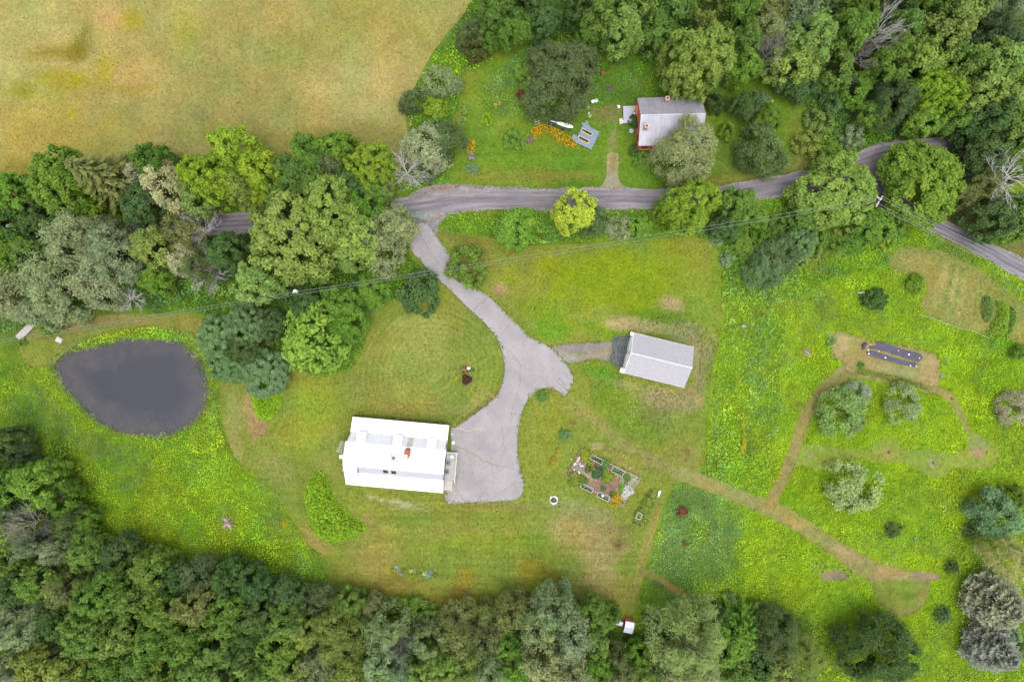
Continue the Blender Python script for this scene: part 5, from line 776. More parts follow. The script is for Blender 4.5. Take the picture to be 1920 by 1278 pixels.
# rust washed down the roof below the chimney
gx, gy = np.meshgrid(np.linspace(9.6, 13.6, 28), np.linspace(4.1, 7.0, 20)); u, v = gx.ravel(), gy.ravel(); z = 6.45 + (v - 4.0) / 3.1 * .8 + .006
d1 = np.exp(-(((u - 11.2) / .75) ** 2 + ((v - 5.6) / 1.0) ** 2)); d2 = np.exp(-(((u - 12.0) / 1.0) ** 2 + ((v - 6.2) / .9) ** 2)); w = np.clip(1.0 * d1 + .35 * d2, 0, 1) * (.6 + .8 * fbm(u * 3, v * .6, 1.0, 7)); ed = np.minimum.reduce([(u - 9.6) / .7, (13.6 - u) / .7, (v - 4.1) / .4 + .6, (7.0 - v) / .5]); w = np.clip(w, 0, 1) * sstep(0, 1, ed)
cc = np.array((.80, .81, .82)) * (1 - w[:, None]) + np.array((.80, .52, .36)) * w[:, None]; i = (np.arange(19)[:, None] * 28 + np.arange(27)[None, :]).ravel()
mst, tt, bb_ = mat_new('rust_stain'); tt.links.new(attr(tt), bb_.inputs['Base Color']); bb_.inputs['Roughness'].default_value = .4
link('rust_stain', arr_mesh('rust_stain', np.c_[u, -v, z], np.c_[i, i + 28, i + 29, i + 1], mst, vcol=cc), H)
fr = MB()
for c, d in (((8.9, -5.35, 6.93), (1.35, .12, .16)), ((8.9, -6.65, 7.26), (1.35, .12, .16)), ((8.28, -6.0, 7.1), (.12, 1.42, .3)), ((9.52, -6.0, 7.1), (.12, 1.42, .3))): fr.box(c, d)
sk = fr.obj('skylight_frame', simple('grey_frame', (.35, .36, .42), .5, .1, 5), H); MB().slab([(8.34, -5.4, 6.9), (9.46, -5.4, 6.9), (9.46, -6.6, 7.2), (8.34, -6.6, 7.2)], .03).obj('pane', M_steel, sk)
MB().box((8.75, -6.1, 7.13), (.55, .6, .12)).obj('vent_fan', M_glass, sk)
for u in (6.9, 8.35): MB().slab([(u, -8.55, 6.3), (u + .85, -8.55, 6.3), (u + .85, -9.25, 5.33), (u, -9.25, 5.33)], .04).obj('window', M_glass, H)
MB().box((2.34, -9.1, 5.5), (.06, .8, 1.0)).obj('window', M_glass, H); MB().tube([(4.2, -4.9, 6.6), (4.2, -4.9, 7.1)], .09, 8).obj('vent_pipe', M_steel, H)
for v in (1.6, 4.0, 6.8, 10.4): MB().box((L - .23, -v, 1.9), (.05, .9, 1.3)).obj('window', M_glass, H)
# ---- deck on the driveway side
def deckframe(px, py, z=0): x, y = G(px, py, z); return x, y, z1(x, y)
D = thing('side_deck', 'grey wooden deck with steps along the right end of the white house', 'deck', (hx, hy, z1(hx, hy)), hr)
for i in range(8): MB().box((17.58 + .25 * i + .1, -7.9, .95), (.23, 5.4, .05)).obj('deck_board', M_wood, D)
for v in (5.2, 6.55, 7.9, 9.25, 10.6): MB().box((19.52, -v, .75), (.1, .1, 2.1)).obj('post', M_wood2, D)
MB().box((19.52, -7.9, 1.85), (.16, 5.5, .06)).obj('handrail', M_wood2, D); MB().box((18.5, -5.17, 1.85), (2.0, .14, .06)).obj('handrail', M_wood2, D)
bl = MB()
for i in range(36): bl.box((19.52, -5.25 - i * .15, 1.4), (.04, .04, .85))
q = bl.obj('balusters', M_wood2, D); q['kind'] = 'stuff'
for i in range(7): MB().box((18.35, -10.75 - i * .27, .85 - i * .12), (1.5, .17, .05)).obj('step', M_wood2, D)
for u in (17.6, 19.1): MB().tube([(u, -10.7, 1.8), (u, -12.6, .95)], .05, 4).obj('stair_rail', M_wood2, D)
for i, (u, v) in enumerate(((18.1, 7.2), (18.0, 8.85))):
    a = math.cos(hr), math.sin(hr); X, Y = hx + u * a[0] + v * a[1], hy + u * a[1] - v * a[0]
    c = thing('deck_chair', 'green deck chair nearer to the %s end of the side deck' % ('upper' if i == 0 else 'lower'), 'chair', (X, Y, z1(hx, hy) + .98), hr, 'green chairs on the side deck'); mg = simple('dark_green_plastic', (.03, .10, .085), .5, .1, 5) if i == 0 else mg
    MB().box((0, 0, .42), (.55, .5, .05)).obj('seat', mg, c); MB().box((-.27, 0, .72), (.06, .5, .6)).obj('backrest', mg, c)
    for sx in (-.24, .24):
        for sy in (-.22, .22): MB().box((sx, sy, .2), (.05, .05, .4)).obj('leg', mg, c)
    for sy in (-.27, .27): MB().box((0, sy, .62), (.5, .05, .04)).obj('armrest', mg, c)
def atH(u, v): return hx + u * math.cos(hr) + v * math.sin(hr), hy + u * math.sin(hr) - v * math.cos(hr)
x, y = atH(18.6, 5.9); o = MB().tube([(0, 0, 0), (0, 0, .5)], .26, 10, .34).blob((0, 0, .62), .33, (1, 1, .6), 3).obj('flower_pot', simple('white_bloom', (.75, .75, .72), .8, .15, 12), None, loc=(x, y, z1(x, y) + .98)); tag(o, 'white flower pot at the upper end of the side deck', 'flower pot')
for i, (px, py, r, c_, lb) in enumerate(((850, 829, .32, (.75, .75, .72), 'white flowering pot just above the side deck corner'), (857, 849, .2, (.8, .8, .8), 'small white bucket on the parking area beside the deck'), (853, 859, .14, (.7, .7, .68), 'tiny white pot at the deck rail on the parking side'), (848, 813, .2, (.6, .5, .4), 'small tan pot by the upper right house corner'))):
    x, y = G(px, py); o = MB().tube([(0, 0, 0), (0, 0, r * 1.3)], r * .75, 10, r).blob((0, 0, r * 1.4), r, (1, 1, .6), i).obj('pot', simple('pot_%d' % i, c_, .7, .15, 10), None, loc=(x, y, z1(x, y) + .05)); tag(o, lb, 'pot')
# ---- pergolas on the left gable
x, y = G(647, 841, 2.6); Pg = thing('pergola', 'slatted grey pergola at the upper left gable of the white house', 'pergola', (x, y, z1(x, y)), math.radians(-22))
for i in range(7): MB().box((-.55, 1.0 - i * .33, 2.6), (1.6, .07, .12)).obj('slat', M_wood2, Pg)
for sx in (-1.0, .1): MB().box((sx, 0, 2.48), (.1, 2.3, .12)).obj('beam', M_wood, Pg)
for sy in (-1.0, 1.0): MB().box((-1.0, sy, 1.2), (.1, .1, 2.5)).obj('post', M_wood, Pg)
x, y = G(646, 877, 2.0); Pg = thing('trellis', 'short slatted trellis at the lower left gable of the white house', 'trellis', (x, y, z1(x, y)), math.radians(-5))
for i in range(8): MB().box((-.15, 1.3 - i * .26, 2.0), (.65, .06, .08)).obj('slat', M_wood2, Pg)
for sy in (-1.2, 1.2): MB().box((-.1, sy, 1.0), (.08, .08, 2.1)).obj('post', M_wood, Pg)
MB().box((.05, -.1, 1.9), (.08, 3.6, .08)).obj('beam', M_wood, Pg)
x, y = G(641, 856, 3); o = MB().box((0, 0, 2.9), (.85, .65, .45)).box((.3, 0, 1.2), (.3, .3, 3.0)).obj('vent_box', M_white, None, loc=(x, y, z1(x, y)), rot=(0, 0, hr)); tag(o, 'white box hood at the left gable tip of the white house', 'vent box')

# ---- garage
M_shing = simple('pale_asphalt_shingle', (.305, .293, .315), .9, .13, 3.2, bm=.5, detail=8)
M_shing2 = simple('ridge_shingle', (.42, .41, .44), .9, .1, 3.0)
M_cream = simple('cream_siding', (.70, .66, .54), .7, .08, 4)
gx0, gy0 = 22.35, 1.47; gr = math.radians(-13.7); LG, WG = 11.35, 7.5
Ga = thing('garage', 'detached garage with pale grey shingle roof beside the crushed stone', 'garage', (gx0, gy0, z1(gx0, gy0)), gr)
gp = [(0, 2.8), (WG / 2, 5.15), (WG, 2.8)]
gable(Ga, gp, LG, .05, LG - .25, M_cream, 'wall', .35)
nr = 11
def shingles(side):
    b = MB(); nu = 13
    for i in range(nr):
        f0, f1 = i / nr, (i + 1) / nr; v0 = WG / 2 * f0; v1 = WG / 2 * f1
        zA = 2.8 + 2.35 * f0; zB = 2.8 + 2.35 * f1
        y0, y1 = (-v0, -v1) if side == 0 else (-(WG - v0), -(WG - v1))
        pts = [(0, y0, zA + .035), (LG, y0, zA + .035), (LG, y1, zB + .012), (0, y1, zB + .012)]
        if side: pts = pts[::-1]
        b.slab(pts, .05)
    return b
for s in (0, 1):
    o = shingles(s).obj('roof', M_shing, Ga)
b = MB()
for i in range(18): b.box((LG * (i + .5) / 18, -WG / 2, 5.2), (LG / 18 * .93, .32, .05))
b.obj('ridge_cap', M_shing2, Ga)
for y0, y1 in ((0.0, WG / 2), (WG, WG / 2)): MB().slab([(-.06, -y0, 2.82), (.02, -y0, 2.82), (.02, -y1, 5.16), (-.06, -y1, 5.16)] if y0 == 0 else [(-.06, -y1, 5.16), (.02, -y1, 5.16), (.02, -y0, 2.82), (-.06, -y0, 2.82)], .22).obj('barge_board', M_white, Ga)
MB().box((LG / 2, .04, 2.76), (LG, .1, .14)).obj('gutter', M_shing2, Ga); MB().box((LG / 2, -WG - .04, 2.76), (LG + .3, .1, .14)).obj('gutter', M_shing2, Ga)
MB().box((-.25, -.25, 2.72), (.6, .6, .1)).obj('eave_return', M_white, Ga); MB().box((-.35, -WG + .3, 2.72), (.9, .8, .1)).obj('eave_return', M_white, Ga)
for v in (2.0, 5.3):
    d = MB().box((-.0, -v, 1.15), (.08, 2.7, 2.3)).obj('garage_door', M_white, Ga)
    for k in range(4): MB().box((-.06, -v, .35 + k * .55), (.04, 2.6, .46)).obj('door_panel', M_wsid, d)
MB().box((LG - .22, -3.7, 1.8), (.06, 1.1, 1.0)).obj('window', M_glass, Ga); MB().tube([(8.7, -3.4, 5.0), (8.7, -3.4, 5.4)], .07, 6).obj('vent_pipe', M_steel, Ga)
x, y = G(1174.5, 685.5, 1); o = MB().box((0, 0, .5), (.5, .75, 1.0)).box((0, 0, 1.02), (.56, .8, .05)).obj('storage_box', M_cream, None, loc=(x, y, z1(x, y)), rot=(0, 0, gr)); tag(o, 'cream box standing at the lower front corner of the garage', 'box')

# ---- red house
M_red = simple('red_clapboard', (.52, .10, .07), .7, .12, 4); M_tin = simple('dull_tin_roof', (.36, .35, .40), .45, .10, .9, .25, .05); 
def streaky(m):
    t = m.node_tree; b = t.nodes['Principled BSDF']; src = b.inputs['Base Color'].links[0].from_socket; mp = N(t, 'ShaderNodeMapping'); mp.inputs['Scale'].default_value = (2.6, .12, .12); t.links.new(t.nodes['TC'].outputs['Object'], mp.inputs['Vector'])
    t.links.new(mix(t, 'MULTIPLY', 1.0, src, ramp(t, noise(t, 1.0, 3, .7, mp.outputs[0]), [(.3, .86), (.7, 1.1)])), b.inputs['Base Color'])
streaky(M_tin); M_orange = simple('orange_trim', (.62, .28, .10), .7, .15, 5)
rx, ry = 22.93, 44.4; rr = math.radians(1.4); LR, WR = 11.6, 8.75
R_ = thing('red_house', 'small red house with ribbed tin roof half hidden by the birch', 'house', (rx, ry, z1(rx, ry)), rr)
rp = [(0, 3.1), (4.1, 5.8), (WR, 3.0)]; gable(R_, rp, LR, .12, LR - .12, M_red, 'wall', .12)
MB().slab([(0, 0, 3.1), (LR, 0, 3.1), (LR, -4.1, 5.8), (0, -4.1, 5.8)][::-1], .08).obj('roof', M_tin, R_); MB().slab([(0, -4.1, 5.8), (LR, -4.1, 5.8), (LR, -WR, 3.0), (0, -WR, 3.0)][::-1], .08).obj('roof', M_tin, R_)
ribs('roof_seams', (0, 0, 3.1), (LR, 0, 3.1), (0, -4.1, 5.8), (LR, -4.1, 5.8), 34, M_tin, R_, .05, .07); ribs('roof_seams', (0, -4.1, 5.8), (LR, -4.1, 5.8), (0, -WR, 3.0), (LR, -WR, 3.0), 34, M_tin, R_, .05, .07)
MB().box((LR / 2, -4.1, 5.86), (LR, .26, .06)).obj('ridge_cap', M_tin, R_)
for u, v, zt, lb in ((5.0, .95, 5.1, 'a'), (.95, 6.1, 6.0, 'b')):
    c = MB().box((u, -v, zt - .8), (.62, .62, 1.9)).obj('chimney', simple('brick_chimney_' + lb, (.48, .24, .17), .85, .25, 9), R_); MB().box((u, -v, zt + .18), (.72, .72, .1)).obj('chimney_cap', simple('chimney_cap_' + lb, (.55, .33, .26), .8, .2, 6), c); MB().box((u, -v, zt + .235), (.4, .4, .04)).obj('flue', M_dark, c)
MB().box((-.03, -2.0, 1.4), (.12, 1.6, 2.6)).obj('trim_board', M_orange, R_); MB().box((.02, -1.5, 1.05), (.1, .95, 2.1)).obj('door', simple('bright_red_door', (.65, .04, .07), .5, .1, 4), R_)
for v in (4.6, 6.9): MB().box((.08, -v, 1.7), (.1, 1.0, 1.1)).obj('window', M_glass, R_)
for u in (1.3, 4.0, 7.0): MB().box((u, -WR + .1, 1.7), (1.0, .1, 1.1)).obj('window', M_glass, R_)
MB().box((LR / 2, -WR + .02, .35), (LR, .1, .5)).obj('sill_board', M_orange, R_)
x, y = G(1181, 215, .6); Po = thing('porch', 'low grey boarded porch at the left end of the red house', 'porch', (x, y, z1(x, y)), rr)
for i in range(9): MB().box((0, 1.42 - i * .355, .55), (2.45, .33, .06)).obj('floor_board', simple('grey_porch_paint', (.36, .36, .43), .7, .1, 4) if i == 0 else bpy.data.materials['grey_porch_paint'], Po)
for sx in (-1.1, 1.1):
    for sy in (-1.4, 1.4): MB().box((sx, sy, .25), (.1, .1, .5)).obj('leg', M_wood, Po)
MB().box((-1.6, -1.1, .25), (.6, 1.0, .12)).obj('step', M_wood2, Po)
for px, py, r, m, nm, lb in ((1190, 213, .2, M_white, 'pot', 'white pot on the porch beside the red door'), (1182, 221, .16, M_dark, 'pot', 'black pot near the lower edge of the porch'), (1190, 209, .14, M_dark, 'pot', 'small black pot against the red wall on the porch')):
    x, y = G(px, py, 1); o = MB().tube([(0, 0, 0), (0, 0, r * 1.5)], r * .8, 10, r).tube([(0, 0, r * 1.5), (0, 0, r * 2)], r * .9, 8, r * .3).obj(nm, m, None, loc=(x, y, z1(x, y) + .58)); tag(o, lb, 'pot')
x, y = G(1183, 247); o = MB().tube([(0, 0, 0), (0, 0, .5)], .35, 10, .42).tube([(0, 0, .5), (0, 0, .9)], .2, 8, .1).obj('bird_bath', simple('blue_grey_stone', (.3, .38, .42), .8, .2, 8), None, loc=(x, y, z1(x, y))); tag(o, 'blue grey bird bath on the lawn below the porch', 'bird bath')
for px, py, lb in ((1168, 230, 'white chair by the lower left porch step'), (1159, 202, 'pale grey garden stool left of the porch')):
    x, y = G(px, py); t_ = thing('garden_chair', lb, 'chair', (x, y, z1(x, y)), .4); MB().box((0, 0, .42), (.5, .5, .05)).obj('seat', M_white, t_); MB().box((-.24, 0, .7), (.05, .5, .5)).obj('backrest', M_white, t_)
    for sx in (-.2, .2):
        for sy in (-.2, .2): MB().box((sx, sy, .2), (.05, .05, .4)).obj('leg', M_white, t_)

# ---- blue grey deck with planters
x, y = G(1101, 257, .4); bd = thing('garden_deck', 'blue grey painted garden deck with two long planters', 'deck', (x, y, z1(x, y)), math.radians(-25)); mb = simple('blue_grey_deck_paint', (.15, .19, .25), .6, .08, 2)
for i in range(12): MB().box((-.05 + (.1 if i % 2 else 0), 1.72 - i * .31, .4), (3.45, .295, .06)).obj('deck_board', mb, bd)
MB().box((-2.1, -1.1, .3), (.9, 1.1, .06)).obj('step', mb, bd); MB().box((-1.2, 1.95, .3), (1.6, .5, .06)).obj('step', mb, bd)
for sx in (-1.6, 1.6):
    for sy in (-1.7, 0, 1.7): MB().box((sx, sy, .15), (.12, .12, .4)).obj('leg', M_wood, bd)
mcream = simple('cream_planter_wood', (.72, .64, .36), .7, .1, 5)
for i, (px, py) in enumerate(((1100.5, 248), (1094.5, 262))):
    x, y = G(px, py, .7); t_ = thing('planter_box', '%s long cream planter of red flowers on the blue grey deck' % ('upper' if i == 0 else 'lower'), 'planter', (x, y, z1(x, y) + .43), math.radians(-27), 'long planters on the blue grey deck')
    for sy in (-.28, .28): MB().box((0, sy, .16), (2.1, .06, .32)).obj('side_board', mcream, t_)
    for sx in (-1.02, 1.02): MB().box((sx, 0, .16), (.06, .5, .32)).obj('end_board', mcream, t_)
    MB().box((0, 0, .13), (1.98, .5, .22)).obj('soil', simple('potting_soil_%d' % i, (.03, .022, .018), .95, .3, 8), t_)
    rg = np.random.default_rng(i + 90); C = np.c_[rg.uniform(-.9, .9, 90), rg.uniform(-.2, .2, 90), rg.uniform(.25, .42, 90)]; V, F = leaves(C, rg.normal(size=(90, 3)) * .6 + [0, 0, 1], .2, .14, rg)
    col = np.where(rg.random(90)[:, None] < .35, np.array([.45, .05, .05]) if i else np.array([.5, .35, .15]), np.array([.06, .12, .02])); link('flowers', arr_mesh('flowers', V, F, M_plant, fcol=col), t_)
x, y = G(1050, 232.5, .7); cn = thing('boat_on_trailer', 'long narrow white boat lying on a dark trailer behind the orange lilies', 'boat', (x, y, z1(x, y)), math.radians(-16))
hull = MB(); n = 8; sec = []
for i in range(n + 1):
    f = i / n; X = -.6 + 3.1 * f; w = .36 * (1 - abs(2 * f - 1) ** 3 * .55); k = len(hull.v); hull.v += [(X, -w, .95), (X, -w * .6, .62), (X, w * .6, .62), (X, w, .95), (X, w * .8, .97), (X, 0, 1.0 + .05 * math.sin(f * 3.1)), (X, -w * .8, .97)]
    if i:
        for j in range(7): hull.f.append([k - 7 + j, k + j, k + (j + 1) % 7, k - 7 + (j + 1) % 7])
hull.f += [list(range(7)), list(range(len(hull.v) - 7, len(hull.v)))[::-1]]; hull.obj('hull', M_white, cn)
for sy in (-.62, .55): MB().box((-.0, sy, .5), (4.9, .12, .1)).obj('rail', M_dark, cn)
for sx in (-2.3, -1.5, -.7, .9, 2.2): MB().box((sx, -.03, .46), (.1, 1.2, .08)).obj('crossbar', M_steel if sx < -1 else M_dark, cn)
MB().box((-1.6, -.05, .53), (1.4, .7, .05)).obj('load_bed', M_dark, cn); MB().box((-1.2, .1, .62), (1.2, .16, .08)).obj('tube', M_white, cn)
for sy in (-.8, .75):
    wl = MB().tube([(.7, sy - .09, .32), (.7, sy + .09, .32)], .32, 14).obj('wheel', M_dark, cn); MB().tube([(.7, sy - .1, .32), (.7, sy + .1, .32)], .14, 8).obj('rim', M_steel, wl)

# ---- utility poles and wires
M_pole = simple('brown_pole_wood', (.13, .095, .07), .9, .25, 3); M_wire = simple('grey_wire', (.22, .24, .22), .5, .05, 2, .2, 0); M_ins = simple('white_porcelain', (.75, .75, .74), .3, .05, 4)
def upole(px, py, H_, arm, label, rz, trans=False):
    x, y = G(px, py); t_ = thing('utility_pole', label, 'utility pole', (x, y, z1(x, y)), rz)
    MB().tube([(0, 0, -.5), (0, 0, H_)], .18, 10, .12).obj('pole', M_pole, t_)
    if arm:
        MB().box((.16, 0, H_ - .35), (.12, 2.1, .14)).obj('crossarm', M_wood2, t_)
        for k in (-.95, -.5, .5, .95): MB().tube([(.16, k, H_ - .28), (.16, k, H_ - .05)], .07, 8).obj('insulator', M_ins, t_)
        for s in (-1, 1): MB().tube([(.1, s * .9, H_ - .4), (.1, 0, H_ - 1.1)], .03, 4).obj('brace', M_steel, t_)
        MB().box((-.1, .5, H_ - .4), (.9, .14, .14)).obj('crossarm', M_wood2, t_)
    if trans:
        c = MB().tube([(.38, .1, H_ - 1.5), (.38, .1, H_ - .5)], .30, 12).obj('transformer', M_ins, t_); MB().tube([(.38, .1, H_ - .5), (.38, .1, H_ - .2)], .07, 6).obj('bushing', M_steel, c)
        MB().box((.1, 0, H_ - .25), (.1, .9, .1)).obj('crossarm', M_wood2, t_)
        for k in (-.4, 0, .4): MB().tube([(.1, k, H_ - .2), (.1, k, H_)], .05, 6).obj('insulator', M_steel, t_)
    return x, y
p1 = upole(588, 557, 11, False, 'brown utility pole with a white transformer above the pond side trees', math.radians(100), True)
p2 = upole(1589, 399, 11, True, 'crossarm utility pole leaning over the road fork', math.radians(-32))
def wire(a, c, sag, label, r=.026):
    a, c = Vector(a), Vector(c); n = 24; pts = [a.lerp(c, i / n) - Vector((0, 0, sag * 4 * (i / n) * (1 - i / n))) for i in range(n + 1)]
    o = MB().tube(pts, r, 4).obj('power_wire', M_wire, None); tag(o, label, 'wire', 'power wires on the utility poles')
w0 = G(-420, 703, 10.4)
for i, (o_, nm) in enumerate(((.0, 'upper'), (.42, 'lower'))):
    wire((p1[0], p1[1] + .2 - o_, 10.9 - i * .5), (w0[0], w0[1] - o_, 10.5 - i * .5), 1.1, 'thin grey wire, %s of the two running left over the pond path' % nm)
    wire((p1[0], p1[1] + .2 - o_, 10.9 - i * .5), (p2[0] - .3, p2[1] + .5 - o_ * 1.3, 10.9 - i * .4), 1.6 + i * .2, 'thin grey wire, %s of the two crossing the driveway and bright lawn' % nm)
w3 = G(2140, 612, 10.5); e = Vector((w3[0] - p2[0], w3[1] - p2[1], 0)).normalized(); nn = Vector((-e.y, e.x, 0))
for i, k in enumerate((-.95, -.5, .5, .95)):
    wire(Vector((p2[0], p2[1], 10.95)) + nn * k, Vector((w3[0], w3[1], 10.6)) + nn * k, .9, 'thin grey wire over the side road, %s of four counted from the lawn side' % ORD[i], .024)

# ================================================================ SMALL THINGS
def clump(px, py, rpx, h, cols, label, name='flower_clump', cat='flowers', n=None, leaf=(.2, .14), seed=0):
    x, y = G(px, py); r = rpx * .1; rg = np.random.default_rng(int(px * 7 + py * 3 + seed)); n = n or int(520 * max(r, .4) ** 2); q = sph(n, rg); q[:, 2] = np.abs(q[:, 2]); C = q * np.array([r, r, h]) * rg.uniform(.7, 1.05, n)[:, None] * (1 + .15 * np.cos(3 * np.arctan2(q[:, 1], q[:, 0]) + seed))[:, None]
    V, F = leaves(C, q + rg.normal(size=q.shape) * .6, leaf[0], leaf[1], rg); w = np.array([c[3] for c in cols]); k = rg.choice(len(cols), n, p=w / w.sum()); col = np.array([c[:3] for c in cols])[k] ; col = np.clip(col * np.where(col.max(1) < .35, 1.7, 1.0)[:, None], 0, .85) * rg.uniform(.75, 1.2, n)[:, None]
    t_ = thing(name, label, cat, (x, y, z1(x, y)))
    g_ = (k == 0) if len(cols) > 1 else np.ones(n, bool)
    link('foliage', arr_mesh('foliage', V, F, M_plant, fcol=col) if len(cols) == 1 else arr_mesh('foliage', V.reshape(-1, 4, 3)[g_].reshape(-1, 3), np.arange(4 * g_.sum()).reshape(-1, 4), M_plant, fcol=col[g_]), t_)
    if len(cols) > 1: link('blossom', arr_mesh('blossom', V.reshape(-1, 4, 3)[~g_].reshape(-1, 3) + np.array([0, 0, .06]), np.arange(4 * (~g_).sum()).reshape(-1, 4), M_plant, fcol=col[~g_]), t_)
    return t_
def mound(name, pts, h, dens, cols, label, cat, leaf=(.3, .2), seed=0, edge=1.0):
    P = smooth(PX(pts), .5); A = np.array(P); x0, y0 = A.min(0); x1, y1 = A.max(0); rg = np.random.default_rng(seed + 300); n = int((x1 - x0) * (y1 - y0) * dens); x = rg.uniform(x0, x1, n); y = rg.uniform(y0, y1, n); k = inpoly(x, y, P); x, y = x[k], y[k]; n = len(x)
    d = pdist(x, y, P); z = zf(x, y) + h * sstep(0, edge, d + .12) * (.7 + .5 * fbm(x, y, 1.6, seed)) * rg.uniform(.55, 1.0, n)
    V, F = leaves(np.c_[x, y, z], rg.normal(size=(n, 3)) * .65 + [0, 0, 1], leaf[0], leaf[1], rg); w = np.array([c[3] for c in cols]); kk = rg.choice(len(cols), n, p=w / w.sum()); col = np.array([c[:3] for c in cols])[kk]; col = np.clip(col * np.where(col.max(1) < .35, 1.7, 1.0)[:, None], 0, .85) * rg.uniform(.75, 1.25, n)[:, None]
    cx, cy = A.mean(0); V = V - np.array([cx, cy, 0]); t_ = thing(name, label, cat, (cx, cy, 0)); g_ = kk == 0
    if len(cols) > 1 and cat == 'flowers':
        link('foliage', arr_mesh('foliage', V.reshape(-1, 4, 3)[g_].reshape(-1, 3), np.arange(4 * g_.sum()).reshape(-1, 4), M_plant, fcol=col[g_]), t_); link('blossom', arr_mesh('blossom', V.reshape(-1, 4, 3)[~g_].reshape(-1, 3) + np.array([0, 0, .08]), np.arange(4 * (~g_).sum()).reshape(-1, 4), M_plant, fcol=col[~g_]), t_)
    else: link('foliage', arr_mesh('foliage', V, F, M_plant, fcol=col), t_)
GR = (.08, .15, .02, 1.0)
mound('shrub_bed', [(590, 890), (604, 880), (618, 900), (625, 925), (640, 945), (665, 970), (686, 984), (680, 997), (655, 1008), (625, 1016), (600, 1010), (582, 990), (574, 960), (571, 930), (577, 905)], 2.0, 75, [(.14, .235, .012, 2), (.085, .17, .015, 1), (.22, .28, .02, .5)], 'teardrop shaped mound of bright green shrubs left of the white house', 'shrubs', (.36, .24), 1, 1.6)
mound('shrub_bed', [(472, 732), (500, 728), (516, 722), (530, 715), (531, 735), (526, 760), (515, 780), (500, 787), (485, 783), (475, 765)], 1.0, 70, [(.16, .26, .01, 2), (.11, .2, .015, 1)], 'bright green rounded shrub bed below the sumac crowns', 'shrubs', (.32, .22), 2)
mound('peony_bed', [(1221, 916), (1231, 922), (1230, 938), (1221, 960), (1214, 984), (1199, 988), (1186, 982), (1188, 964), (1197, 947), (1209, 928)], .9, 170, [(.13, .17, .025, 2), (.20, .23, .05, 1), (.05, .09, .02, 1)], 'long leafy bed right of the fenced garden', 'plants', (.3, .18), 3)
x, y = G(1198, 967, .8); fr = thing('plant_support', 'open wooden frame standing in the long leafy bed', 'plant support', (x, y, z1(x, y)), math.radians(-27))
for sy in (-.55, .55): MB().box((0, sy, 1.0), (1.0, .08, .08)).obj('rail', M_wood2, fr)
for sx in (-.45, .45):
    MB().box((sx, 0, 1.0), (.08, 1.1, .08)).obj('rail', M_wood2, fr)
    for sy in (-.5, .5): MB().box((sx, sy, .5), (.07, .07, 1.0)).obj('leg', M_wood2, fr)
mound('berry_row', [(1842, 556), (1856, 556), (1862, 575), (1857, 600), (1843, 602), (1838, 580)], 1.3, 60, [(.07, .13, .03, 2), (.10, .17, .04, 1)], 'left dark green row of plants in the vegetable plot', 'plants', (.3, .2), 4)
mound('berry_row', [(1866, 565), (1886, 568), (1890, 590), (1884, 625), (1866, 634), (1850, 628), (1856, 605), (1868, 590)], 1.6, 60, [(.14, .23, .02, 2), (.09, .16, .02, 1)], 'middle bright green row of plants in the vegetable plot', 'plants', (.32, .22), 5)
mound('berry_row', [(1890, 575), (1902, 580), (1904, 600), (1892, 628), (1882, 632), (1890, 605)], 1.4, 60, [(.09, .18, .02, 2), (.06, .12, .02, 1)], 'right rich green row of plants in the vegetable plot', 'plants', (.3, .2), 6)
LIL = [(.07, .14, .02, 2.3), (.80, .36, .01, 1.5), (.85, .50, .02, .6)]
mound('lily_bed', [(995, 244), (1006, 236), (1022, 234), (1045, 243), (1062, 252), (1079, 263), (1081, 276), (1064, 277), (1046, 267), (1028, 254), (1012, 254), (1002, 262), (995, 258)], .7, 120, LIL, 'curved bed of orange lilies in front of the boat trailer', 'flowers', (.17, .13), 7, .4)
mound('lily_bed', [(875, 263), (889, 264), (891, 285), (878, 288), (873, 276)], .7, 110, LIL, 'small bed of orange lilies on the left side of the yard', 'flowers', (.17, .13), 8, .4)
mound('lily_bed', [(1389, 765), (1395, 780), (1394, 805), (1398, 820), (1397, 846), (1388, 850), (1385, 835), (1391, 815), (1388, 790)], .8, 75, [(.15, .22, .02, 1), (.75, .36, .02, 1)], 'narrow strip of orange lilies in the right meadow', 'flowers', (.2, .14), 9, .4)
